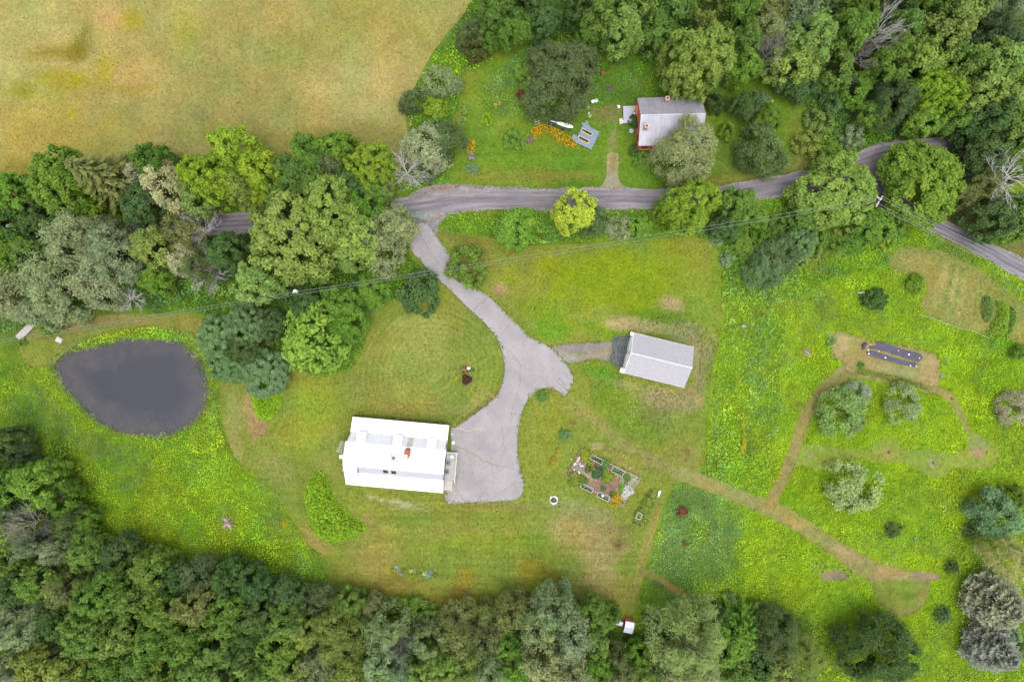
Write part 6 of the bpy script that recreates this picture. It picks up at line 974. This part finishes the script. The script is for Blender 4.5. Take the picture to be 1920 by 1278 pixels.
for px, py, r, h, cols, lb in ((884, 294, 8, .5, [(.10, .13, .04, 1), (.30, .22, .28, 1)], 'mauve flowers just below the small orange lily bed'), (994, 263, 7, .5, [(.09, .14, .03, 1), (.45, .20, .32, 1)], 'pink flower clump left of the orange lilies'), (1006, 230, 6, .5, [(.12, .18, .04, 1), (.7, .7, .62, 1)], 'white flower clump above the orange lilies'), (930, 200, 6, .5, [(.1, .17, .02, 1), (.75, .6, .05, 1)], 'yellow flower clump in the wild flower bed'), (937, 195, 4, .5, [(.1, .17, .02, 1), (.5, .3, .4, 1)], 'small pink flower clump in the wild flower bed'),
    (1444, 192, 5, .8, [(.1, .17, .02, .4), (.85, .62, .02, 1)], 'yellow flowers beyond the side lawn of the red house'), (532, 980, 7, .7, [(.15, .22, .02, 1), (.75, .42, .02, .8)], 'orange flower clump in the left meadow beside the worn lawn edge'), (979, 178, 9, .9, [(.12, .035, .025, 1)], 'dark red shrub at the left foot of the olive tree'), (1086, 205, 9, .5, [(.09, .16, .02, 1), (.5, .2, .06, .3)], 'green clump with rusty flowers right of the boat trailer'), (1278, 958, 11, 1.0, [(.15, .055, .032, 1)], 'dark red shrub at the left tip of the lower meadow'), (1283, 1018, 5, .6, [(.14, .07, .035, 1)], 'small rusty plant patch below the dark red shrub'),
    (875, 711, 9.5, 1.1, [(.055, .014, .022, 1)], 'dark maroon shrub in the round lawn bed'), (857, 708, 5.5, .6, [(.22, .27, .02, 1)], 'lime clump on the left of the round lawn bed'), (871, 693, 8, .4, [(.07, .11, .03, 1.3), (.40, .10, .04, .6), (.3, .3, .1, .3)], 'mixed red and green plants at the top of the round lawn bed'), (884, 694, 6, .4, [(.05, .09, .03, 1), (.25, .3, .05, .3)], 'small green plants on the right of the round lawn bed'),
    (736, 1068, 5, .6, [(.35, .38, .03, 1)], 'yellow clump at the left end of the bottom lawn flower strip'), (744, 1063, 5, .5, [(.22, .28, .26, 1)], 'blue grey clump beside the yellow one in the bottom strip'), (751, 1075, 4, .4, [(.24, .22, .28, 1)], 'mauve grey clump in the bottom lawn flower strip'), (756, 1068, 5, .5, [(.12, .2, .04, 1)], 'green clump in the middle left of the bottom strip'), (770, 1069, 4, .5, [(.14, .2, .03, 1), (.7, .7, .6, 1)], 'white flowered clump in the middle of the bottom strip'), (772, 1079, 5, .5, [(.2, .27, .02, 1)], 'lime clump under the white flowers of the bottom strip'), (785, 1073, 5, .4, [(.10, .17, .04, 1)], 'dark green clump right of the middle in the bottom strip'), (797, 1073, 5, .6, [(.16, .22, .05, 1), (.72, .7, .5, 1.2)], 'cream flowered clump in the bottom lawn strip'), (801, 1079, 5, .5, [(.2, .32, .22, 1)], 'mint green clump under the cream flowers of the bottom strip'), (807, 1071, 5, .5, [(.25, .38, .42, 1)], 'pale blue clump near the right end of the bottom strip'), (816, 1077, 5, .4, [(.12, .17, .03, 1)], 'dull green clump ending the bottom strip on the right'),
    (1528, 857, 4, .5, [(.3, .33, .03, 1)], 'yellow green sapling in the mulch circle at the path junction'), (1851, 849, 4, .5, [(.28, .32, .03, 1)], 'yellow green sapling in the rightmost mulch circle'), (1666, 847, 2.5, .6, [(.14, .18, .06, 1)], 'small sapling in the mulch circle left of the orchard middle'), (1749, 867, 2.5, .6, [(.14, .18, .06, 1)], 'small sapling in the mulch circle near the orchard bulge'), (1785, 747, 3, .6, [(.25, .2, .05, 1)], 'small tan sapling in the uppermost mulch circle'), (1613, 684, 7, .7, [(.08, .15, .03, 1)], 'round green plant at the left end of the fabric bed hedge'),
    (1554, 629, 4, .6, [(.45, .50, .42, 1)], 'whitish shrub left of the bare soil'), (1774, 675, 4, .6, [(.5, .5, .4, 1)], 'whitish flower clump at the right of the fabric bed'), (1766, 703, 3.5, .6, [(.42, .5, .42, 1)], 'pale mint clump at the lower right of the fabric bed'), (1512, 660, 9, .35, [(.26, .19, .14, 1), (.5, .48, .44, .3)], 'brown dead brush patch in the meadow left of the fabric bed'),
    (1035, 942, 0, 0, None, None)):
    if cols: clump(px, py, r, h, cols, lb, 'flower_clump' if len(cols) > 1 else 'plant_clump', 'flowers' if len(cols) > 1 else 'plant')
mound('hedge_strip', [(1612, 690), (1640, 696), (1680, 705), (1720, 716), (1735, 722), (1725, 727), (1680, 718), (1640, 706), (1606, 699)], .6, 70, [(.12, .17, .03, 2), (.17, .14, .05, .6)], 'low weedy hedge strip under the black fabric', 'plants', (.26, .17), 12, .5)
mound('flower_strip', [(1048, 838), (1053, 841), (1040, 862), (1034, 875), (1029, 872), (1036, 856)], .4, 130, [(.12, .12, .03, 1), (.50, .25, .02, .8), (.22, .24, .03, .6)], 'short strip of orange and yellow flowers right of the parking area', 'flowers', (.2, .14), 10, .3)
mound('flower_strip', [(1136, 838), (1141, 836), (1160, 845), (1181, 857), (1179, 862), (1158, 853)], .35, 130, [(.20, .15, .08, 1), (.40, .38, .08, 1)], 'short strip of pale yellow plants above the garden', 'flowers', (.2, .14), 11, .3)
# ---- fenced garden
GP = [(1090, 842), (1104, 846), (1150, 870), (1198, 896), (1190, 915), (1168, 946), (1140, 938), (1100, 918), (1062, 893), (1074, 868)]
M_gsoil = ground_mat('garden_soil', 3.0, .65, 1.35, 1.0, .8)
sheet('garden_bed_soil', smooth(PX(GP), .5, True, .05), .045, M_gsoil, (.24, .155, .115), [(1108, 895, 16, 12, 0, (.38, .28, .21), .8), (1140, 905, 18, 12, 0, (.20, .125, .105), .8), (1130, 880, 16, 8, 20, (.28, .14, .11), .7), (1085, 870, 14, 18, 30, (.24, .17, .17), .7), (1185, 900, 12, 14, 0, (.30, .29, .20), .9), (1125, 872, 10, 6, 0, (.34, .12, .12), .7)], .4, 55, .2, 'reddish brown soil of the rectangular garden')
bx = math.radians(-27)
for px, py, L_, W_, fill, lb in ((1119, 861, 2.4, .85, 'dark', 'raised bed with black soil at the upper edge of the garden'), (1158, 883, 2.3, 1.05, 'green', 'raised bed of seedlings at the upper right of the garden'), (1100, 914, 2.5, .85, 'dark', 'raised bed at the lower left edge of the garden'), (1131, 930, 2.3, .95, 'dark', 'raised bed with a white pot at the lower edge of the garden')):
    x, y = G(px, py); t_ = thing('raised_bed', lb, 'raised bed', (x, y, z1(x, y) + .05), bx)
    for sy in (-1, 1): MB().box((0, sy * W_ / 2, .18), (L_, .07, .36)).obj('side_board', M_wood2, t_)
    for sx in (-1, 1): MB().box((sx * L_ / 2, 0, .18), (.07, W_ - .08, .36)).obj('end_board', M_wood2, t_)
    MB().box((0, 0, .14), (L_ - .08, W_ - .08, .26)).obj('soil', bpy.data.materials['potting_soil_0'], t_)
    rg = np.random.default_rng(int(px)); n = 60 if fill == 'dark' else 160; C = np.c_[rg.uniform(-L_ / 2 + .1, L_ / 2 - .1, n), rg.uniform(-W_ / 2 + .1, W_ / 2 - .1, n), rg.uniform(.3, .5, n)]; V, F = leaves(C, rg.normal(size=(n, 3)) * .5 + [0, 0, 1], .2, .13, rg)
    link('seedlings', arr_mesh('seedlings', V, F, M_plant, fcol=np.tile((.10, .19, .07), (n, 1)) * rg.uniform(.6, 2.2, n)[:, None]), t_)
x, y = G(1130, 929, .4); o = MB().tube([(0, 0, 0), (0, 0, .3)], .16, 10, .2).tube([(0, 0, .3), (0, 0, .33)], .21, 10).obj('pot', M_white, None, loc=(x, y, z1(x, y) + .35)); tag(o, 'white pot standing in the lower raised bed', 'pot')
for px, py, r, h, cols, lb in ((1098, 852, 9, .7, [(.19, .24, .02, 1)], 'lime green bush at the top left corner of the garden'), (1104, 866, 5, .5, [(.16, .2, .02, 1)], 'small lime clump under the corner bush of the garden'), (1103, 879, 5, .5, [(.05, .12, .02, 1)], 'dark green clump left of the garden middle'), (1112, 877, 4, .5, [(.28, .24, .04, 1)], 'golden clump in the garden middle'), (1120, 885, 9, .7, [(.035, .10, .03, 1)], 'dark green rounded plant in the middle of the garden'), (1139, 893, 9, .6, [(.15, .23, .02, 1)], 'lime rounded plant in the right middle of the garden'), (1134, 869, 7, .5, [(.06, .18, .04, 1)], 'rich green row plant between the upper raised beds'),
    (1078, 897, 11, .8, [(.15, .20, .025, 1)], 'large yellow green bush at the lower left of the garden'), (1093, 900, 7, .6, [(.08, .14, .02, 1)], 'mid green clump beside the large yellow green garden bush'), (1167, 915, 6, .5, [(.13, .25, .02, 1)], 'bright green clump left of the white flowers'), (1176, 920, 8, .5, [(.1, .16, .04, .5), (.85, .85, .85, 1.6)], 'white flowers at the right corner of the garden'), (1170, 931, 5, .4, [(.1, .16, .04, .5), (.8, .8, .75, 1.2)], 'small white flower clump at the garden bottom corner'), (1158, 936, 9, .5, [(.13, .18, .02, 1), (.70, .42, .02, 1.2)], 'orange marigold clump at the lower right of the garden'), (1150, 926, 5, .5, [(.10, .16, .02, 1)], 'green clump above the orange marigolds'), (1175, 896, 6, .5, [(.08, .16, .03, 1)], 'green clump at the right side of the garden'), (1131, 915, 4, .4, [(.06, .13, .04, 1)], 'small green clump above the lower raised bed'), (1167, 900, 5, .35, [(.26, .27, .17, 1)], 'pale grass clump at the right side of the garden'), (1120, 871, 4, .3, [(.4, .12, .12, 1)], 'pinkish red clump near the upper raised bed')):
    clump(px, py, r * 1.45, h * 1.2, cols, lb, 'flower_clump' if len(cols) > 1 else 'plant_clump', 'flowers' if len(cols) > 1 else 'plant')
rs_ = random.Random(3); M_stone = simple('pale_stone', (.62, .58, .56), .8, .15, 6); M_fstone = simple('fire_ring_stone', (.50, .47, .45), .9, .25, 5)
def rocks(name, parent, pts, r, mat): 
    me = [MB().blob((0, 0, 0), 1, (1, .8, .6), s).mesh(name, mat) for s in (1, 2, 3)]
    for i, (X, Y, Z) in enumerate(pts): o = link(name, me[i % 3], parent, (X, Y, Z), (0, 0, rs_.uniform(0, 6))); s = r * rs_.uniform(.7, 1.3); o.scale = (s, s, s)
x, y = G(1082, 872); t_ = thing('stone_group', 'scattered pale stones at the left side of the garden', 'stones', (x, y, z1(x, y) + .05)); rocks('stone', t_, [(rs_.uniform(-1.1, 1.1), rs_.uniform(-1.7, 1.7), .08) for _ in range(16)], .19, M_stone)
fe = thing('garden_fence', 'low wooden edging and posts around the rectangular garden', 'fence', (*G(1130, 893), z1(*G(1130, 893)))); cx, cy = G(1130, 893)
ring = [(1090, 842), (1200, 896), (1168, 946), (1062, 893)]
for i in range(4):
    a, c = G(*ring[i]), G(*ring[(i + 1) % 4]); n = 6 if i % 2 == 0 else 4
    MB().tube([(a[0] - cx, a[1] - cy, .35), (c[0] - cx, c[1] - cy, .35)], .05, 4).obj('rail', M_wood if i != 3 else simple('red_edging', (.35, .13, .08), .8, .2, 5), fe)
    for k in range(n): f = k / n; MB().box((a[0] + (c[0] - a[0]) * f - cx, a[1] + (c[1] - a[1]) * f - cy, .35), (.08, .08, .8)).obj('post', M_wood2, fe)
# ---- fire pit
x, y = G(1038, 937); t_ = thing('fire_pit', 'round stone fire pit on the lawn below the garden', 'fire pit', (x, y, z1(x, y) + .02)); rocks('stone', t_, [(.68 * math.cos(k * 6.283 / 11), .68 * math.sin(k * 6.283 / 11), .12) for k in range(11)], .2, M_stone)
MB().tube([(0, 0, 0), (0, 0, .06)], .55, 16).obj('ash_bed', simple('ash', (.06, .055, .06), .95, .4, 8), t_)
for k in range(3): MB().tube([(-.3 * math.cos(k * 2), -.3 * math.sin(k * 2), .1), (.3 * math.cos(k * 2), .3 * math.sin(k * 2), .16)], .05, 6).obj('log', M_bark, t_)
x, y = G(879, 690); o = MB().blob((0, 0, .25), .38, (1, .85, .8), 4).obj('rock', M_stone, None, loc=(x, y, z1(x, y)), sm=False); tag(o, 'white rock in the round lawn bed', 'rock')
t_ = thing('bed_edging', 'ring of brown stones around the round lawn bed', 'edging', (*G(873, 703), z1(*G(873, 703)))); cx, cy = G(873, 703)
rocks('stone', t_, [(1.55 * math.cos(a) * (1 if abs(math.sin(a)) < .8 else .9), 2.0 * math.sin(a), .05) for a in [k * 6.283 / 26 for k in range(26)]], .16, simple('brown_stone', (.20, .12, .07), .9, .3, 6))
# ---- pond side
x, y = G(53, 617); t_ = thing('footbridge', 'short grey plank footbridge at the left end of the pond lawn', 'footbridge', (x, y, z1(x, y)), math.atan2(3.2, 3.2))
for i in range(14): MB().box((-2.25 + i * .345, 0, .3), (.31, 1.25, .06)).obj('plank', M_wood, t_)
for sy in (-.5, .5): MB().box((0, sy, .18), (4.8, .12, .16)).obj('beam', M_wood, t_)
x, y = G(112, 637); o = MB().box((0, 0, .12), (1.15, .95, .3)).box((0, 0, .3), (.9, .7, .06)).obj('well_cover', simple('pale_concrete', (.42, .40, .36), .9, .15, 5), None, loc=(x, y, z1(x, y)), rot=(0, 0, -.5)); tag(o, 'square pale concrete well cover on the pond lawn', 'well cover')
x, y = G(357, 668); o = MB().tube([(0, 0, -.3), (1.2, -.15, -.28)], .07, 6, .04).tube([(.5, -.06, -.29), (.8, .3, -.28)], .03, 5).obj('driftwood', M_wood2, None, loc=(x, y, 0)); tag(o, 'pale stick floating at the right pond shore', 'stick')
# brush pile in the left meadow
x, y = G(429, 978); t_ = thing('brush_pile', 'pinkish grey pile of dead branches in the left meadow', 'brush pile', (x, y, z1(x, y))); mp_ = simple('reddish_dead_wood', (.34, .22, .21), .9, .25, 3)
for k in range(22): a = rs_.uniform(0, 6.28); r0 = rs_.uniform(.1, .4); r1 = rs_.uniform(1.0, 1.7); MB().tube([(r0 * math.cos(a), r0 * math.sin(a), .9), (r1 * math.cos(a + .2), r1 * math.sin(a + .2), rs_.uniform(.7, 1.1))], .07, 5, .03).obj('branch', M_dead if k % 4 == 0 else mp_, t_)
clump(429, 979, 8, .75, [(.24, .17, .17, 1)], 'mauve dead leaves under the brush pile in the left meadow', 'plant_clump', 'plant')
# ---- bench, shed, marker
x, y = G(791, 1127); t_ = thing('bench', 'grey double seat bench at the foot of the south lawn', 'bench', (x, y, z1(x, y)), math.radians(2)); mgr = simple('grey_bench', (.17, .155, .17), .8, .2, 5)
for sx in (-.55, .45):
    MB().box((sx, 0, .45), (.75, .6, .06)).obj('seat', mgr, t_); MB().box((sx, .3, .8), (.75, .08, .65)).obj('backrest', mgr, t_)
    for sy in (-.25, .25):
        for q in (-.3, .3): MB().box((sx + q, sy, .2), (.07, .07, .42)).obj('leg', mgr, t_)
MB().box((0, .42, 1.08), (2.2, .1, .08)).obj('top_rail', M_wood2, t_)
x, y = G(1180, 1176, 2.2); t_ = thing('shed', 'tiny shed with pale blue grey metal roof at the wood edge', 'shed', (x, y, z1(x, y)), math.radians(-12)); mt_ = simple('pale_blue_metal', (.55, .58, .68), .4, .06, 2, .2)
MB().box((0, 0, 1.0), (1.4, 1.7, 2.0)).obj('wall', M_red, t_); MB().slab([(-.85, .1, 2.35), (.85, .1, 2.35), (.85, 1.0, 2.1), (-.85, 1.0, 2.1)][::-1], .06).obj('roof', mt_, t_); MB().slab([(-.85, -1.15, 1.95), (.85, -1.15, 1.95), (.85, .1, 2.35), (-.85, .1, 2.35)], .06).obj('roof', mt_, t_); MB().box((0, -.87, .95), (.8, .06, 1.7)).obj('door', M_wood, t_)
x, y = G(1160, 1168, 1.2); o = MB().slab([(-.8, -.35, 1.2), (.8, -.35, 1.2), (.8, .4, 1.35), (-.8, .4, 1.35)], .05).box((-.7, 0, .6), (.08, .6, 1.2)).box((.7, 0, .6), (.08, .6, 1.2)).box((0, .36, .7), (1.4, .05, 1.1)).obj('lean_to', mt_, None, loc=(x, y, z1(x, y)), rot=(0, 0, -.25)); tag(o, 'low pale metal lean to left of the tiny shed', 'lean to')
x, y = G(1235, 926); o = MB().tube([(0, 0, .1), (.9, 0, .12)], .10, 8, .26).tube([(.9, 0, .12), (1.25, 0, .14)], .26, 8, .16).obj('watering_jug', M_white, None, loc=(x - .1, y - .5, z1(x, y)), rot=(0, 0, math.radians(72))); tag(o, 'white bottle shaped jug lying on grass beside the leafy bed', 'jug')
x, y = G(1289, 848); t_ = thing('tree_ring', 'small red brown ring on the mown circle right of the worn path', 'tree ring', (x, y, z1(x, y) + .03)); mr_ = simple('rust_metal', (.17, .065, .03), .8, .3, 6); MB().tube([(.34 * math.cos(a), .34 * math.sin(a), .1) for a in [k * 6.283 / 14 for k in range(15)]], .09, 5, cap=False).obj('rim', mr_, t_); MB().tube([(0, 0, 0), (0, 0, .05)], .3, 12).obj('soil', mr_, t_)
x, y = G(1075, 791.5); t_ = thing('tree_ring', 'small brown ring on the lawn above the garden', 'tree ring', (x, y, z1(x, y) + .03)); MB().tube([(.4 * math.cos(a), .4 * math.sin(a), .1) for a in [k * 6.283 / 14 for k in range(15)]], .06, 5, cap=False).obj('rim', mr_, t_); MB().tube([(0, 0, 0), (0, 0, .05)], .2, 12).obj('soil', mr_, t_)
# ---- black landscape fabric
mf = simple('black_landscape_fabric', (.032, .030, .055), .55, .25, 1.2, bm=.6, detail=6)
cx, cy = G(1675, 663); t_ = thing('landscape_fabric', 'black fabric sheets held down by white stones in the right meadow', 'ground cover', (cx, cy, z1(cx, cy)), 0)
def fab(pts):
    P = smooth(PX(pts), .5, True, .08); r = sheet('fabric_sheet', P, .0, mf, (.05, .05, .08), (), .45, 9, 0, clear=False, kind=None); r.parent = t_; me = r.data; n = len(me.vertices); co = np.zeros(n * 3, np.float32); me.vertices.foreach_get('co', co); co = co.reshape(-1, 3)
    co[:, 2] += .09 + .10 * fbm(co[:, 0] * .5, co[:, 1] * 2, .9, 8) - z1(cx, cy); co[:, 0] -= cx; co[:, 1] -= cy; me.vertices.foreach_set('co', co.ravel())
fab([(1641, 639), (1670, 646), (1700, 656), (1726, 664), (1729, 671), (1722, 678), (1700, 672), (1660, 660), (1632, 653), (1629, 648), (1642, 648)]); fab([(1628, 655), (1650, 662), (1690, 674), (1720, 681), (1719, 688), (1698, 685), (1660, 675), (1626, 665)])
rocks('stone', t_, [(G(px, py)[0] - cx, G(px, py)[1] - cy, .2) for px, py in ((1627, 656), (1628, 663), (1659, 670), (1683, 657), (1703, 664), (1723, 671), (1717, 686), (1706, 685), (1647, 658), (1632, 645))], .15, M_white)
x, y = G(1618, 649); o = MB().blob((0, 0, .25), .5, (.8, 1.3, .6), 5).blob((.35, .45, .2), .35, (1, 1, .6), 6).obj('fabric_bundle', mf, None, loc=(x, y, z1(x, y))); tag(o, 'rolled black fabric bundle left of the fabric sheets', 'fabric roll')
# ---- netting fence, log, yard objects
fp = [(1720, 590), (1745, 598), (1770, 608), (1795, 616), (1820, 621), (1848, 634)]; cx, cy = G(*fp[0]); t_ = thing('netting_fence', 'thin pale fence along the lower side of the vegetable plot', 'fence', (cx, cy, z1(cx, cy)))
for i in range(len(fp) - 1): a, c = G(*fp[i]), G(*fp[i + 1]); MB().tube([(a[0] - cx, a[1] - cy, 1.0), (c[0] - cx, c[1] - cy, 1.0)], .03, 4).obj('rail', M_wood, t_)
for p in fp: a = G(*p); MB().box((a[0] - cx, a[1] - cy, .5), (.08, .08, 1.1)).obj('post', M_wood2, t_)
x, y = G(1612, 549); o = MB().tube([(-.7, 0, .75), (.6, -.05, .8)], .12, 6, .08).tube([(-.1, 0, .78), (.3, .35, .8)], .06, 5).obj('log', M_dead, None, loc=(x, y, z1(x, y))); tag(o, 'pale log in the meadow left of the dark round bush', 'log')
x, y = G(1392, 611); o = MB().blob((0, 0, .7), .35, (1.2, .8, .5), 8).blob((.4, -.1, .6), .2, (1, 1, .6), 9).obj('rock', simple('grey_rock', (.28, .27, .30), .9, .2, 6), None, loc=(x, y, z1(x, y))); tag(o, 'grey rock poking out of the meadow right of the garage lawn', 'rock')
for px, py, r, lb in ((1102, 202, .32, 'upper white hydrangea ball right of the olive tree'), (1104, 213, .26, 'middle white hydrangea ball right of the olive tree'), (1106, 218, .28, 'lowest white hydrangea ball right of the olive tree')): clump(px, py, r * 10, .6, [(.8, .8, .7, 1)], lb, 'flower_clump', 'flowers', 40, (.16, .14))
clump(1099, 231, 4, .6, [(.1, .16, .04, .5), (.75, .75, .68, 1)], 'white flowers at the top edge of the blue grey deck', 'flower_clump', 'flowers', 50)
x, y = G(1117, 192); o = MB().tube([(0, 0, 0), (0, 0, .8)], .28, 12, .32).tube([(0, 0, .8), (0, 0, .86)], .34, 12).obj('barrel', simple('mint_green_plastic', (.3, .6, .42), .5, .1, 5), None, loc=(x, y, z1(x, y))); tag(o, 'mint green barrel at the right foot of the olive tree', 'barrel')
x, y = G(1111, 193); o = MB().box((0, 0, .35), (.6, .5, .7)).box((0, 0, .73), (.66, .56, .06)).obj('crate', M_steel, None, loc=(x, y, z1(x, y)), rot=(0, 0, .4)); tag(o, 'grey crate left of the mint green barrel', 'crate')
x, y = G(1129, 139); t_ = thing('garden_chair', 'rusty red slatted garden chair right of the olive tree', 'chair', (x, y, z1(x, y)), .5); mrd = simple('rusty_red_wood', (.26, .07, .05), .8, .2, 5)
for k in range(4): MB().box((-.3 + k * .2, 0, .45), (.14, .75, .04)).obj('slat', mrd, t_)
MB().box((-.42, 0, .75), (.06, .75, .6)).obj('backrest', mrd, t_)
for sx in (-.3, .3):
    for sy in (-.3, .3): MB().box((sx, sy, .2), (.07, .07, .42)).obj('leg', mrd, t_)
x, y = G(1143, 168); o = MB().blob((0, 0, .25), .55, (1.25, .75, .5), 12, 10, 6).blob((.45, .1, .2), .3, (1, .8, .5), 13).obj('covered_heap', simple('dark_purple_cover', (.07, .055, .075), .6, .2, 4), None, loc=(x, y, z1(x, y))); tag(o, 'dark purple covered heap between olive tree and red house', 'covered heap')
x, y = G(884, 314); 
x, y = G(770, 238); t_ = thing('field_post', 'thin grey fence post on the edge of the hay field', 'post', (x, y, z1(x, y)), 1.4); MB().tube([(0, 0, 0), (0, 0, 1.4)], .06, 6).obj('stake', M_wood, t_); MB().tube([(0, 0, .6), (1.6, 0, .5)], .04, 5).obj('rail', M_wood2, t_)
x, y = G(1011, 644); o = MB().blob((0, 0, .02), .2, (1.4, .5, .2), 14).obj('rubber_scrap', M_dark, None, loc=(x, y, z1(x, y) + .08)); tag(o, 'small black scrap on the driveway', 'scrap')

# weeds creeping over the edges of driveway and roads
def edge_weeds(name, P, dens, label, seed, closed=True, col=(.15, .19, .04)):
    rg = np.random.default_rng(seed); A = np.array(P); B = np.roll(A, -1, 0) if closed else A[1:]; A = A if closed else A[:-1]; L_ = np.hypot(*(B - A).T); n = int(L_.sum() * dens); i = rg.choice(len(A), n, p=L_ / L_.sum()); f = rg.random(n)[:, None]
    p = A[i] * (1 - f) + B[i] * f; d = (B - A)[i] / L_[i][:, None]; off = rg.normal(0, .16, n) + (fbm(p[:, 0], p[:, 1], 1.5, seed) - .5) * .9; p = p + np.c_[-d[:, 1], d[:, 0]] * off[:, None]; ok = np.abs(p[:, 0]) < 112; p = p[ok]; n = len(p)
    V, F = leaves(np.c_[p, zf(p[:, 0], p[:, 1]) + .1 + .12 * rg.random(n)], rg.normal(0, .5, (n, 3)) + [0, 0, 1], .26, .15, rg); o = link(name, arr_mesh(name, V, F, M_plant, fcol=np.array(col) * rg.uniform(.6, 1.3, n)[:, None])); o['kind'] = 'stuff'; o['label'] = label
edge_weeds('edge_weeds', DP, 9, 'grass creeping over the driveway edges', 901)
for nm, poly in ROADS.items(): edge_weeds('edge_weeds', poly, 7, 'ragged grass along the ' + nm.replace('_', ' '), 902, True, (.16, .18, .055))
for nm in ('garage_drive', 'crushed_stone', 'fabric_bed_soil', 'garden_bed_soil'): edge_weeds('edge_weeds', SHEETS[nm][0], 7, 'ragged grass round the ' + nm.replace('_', ' '), 903)
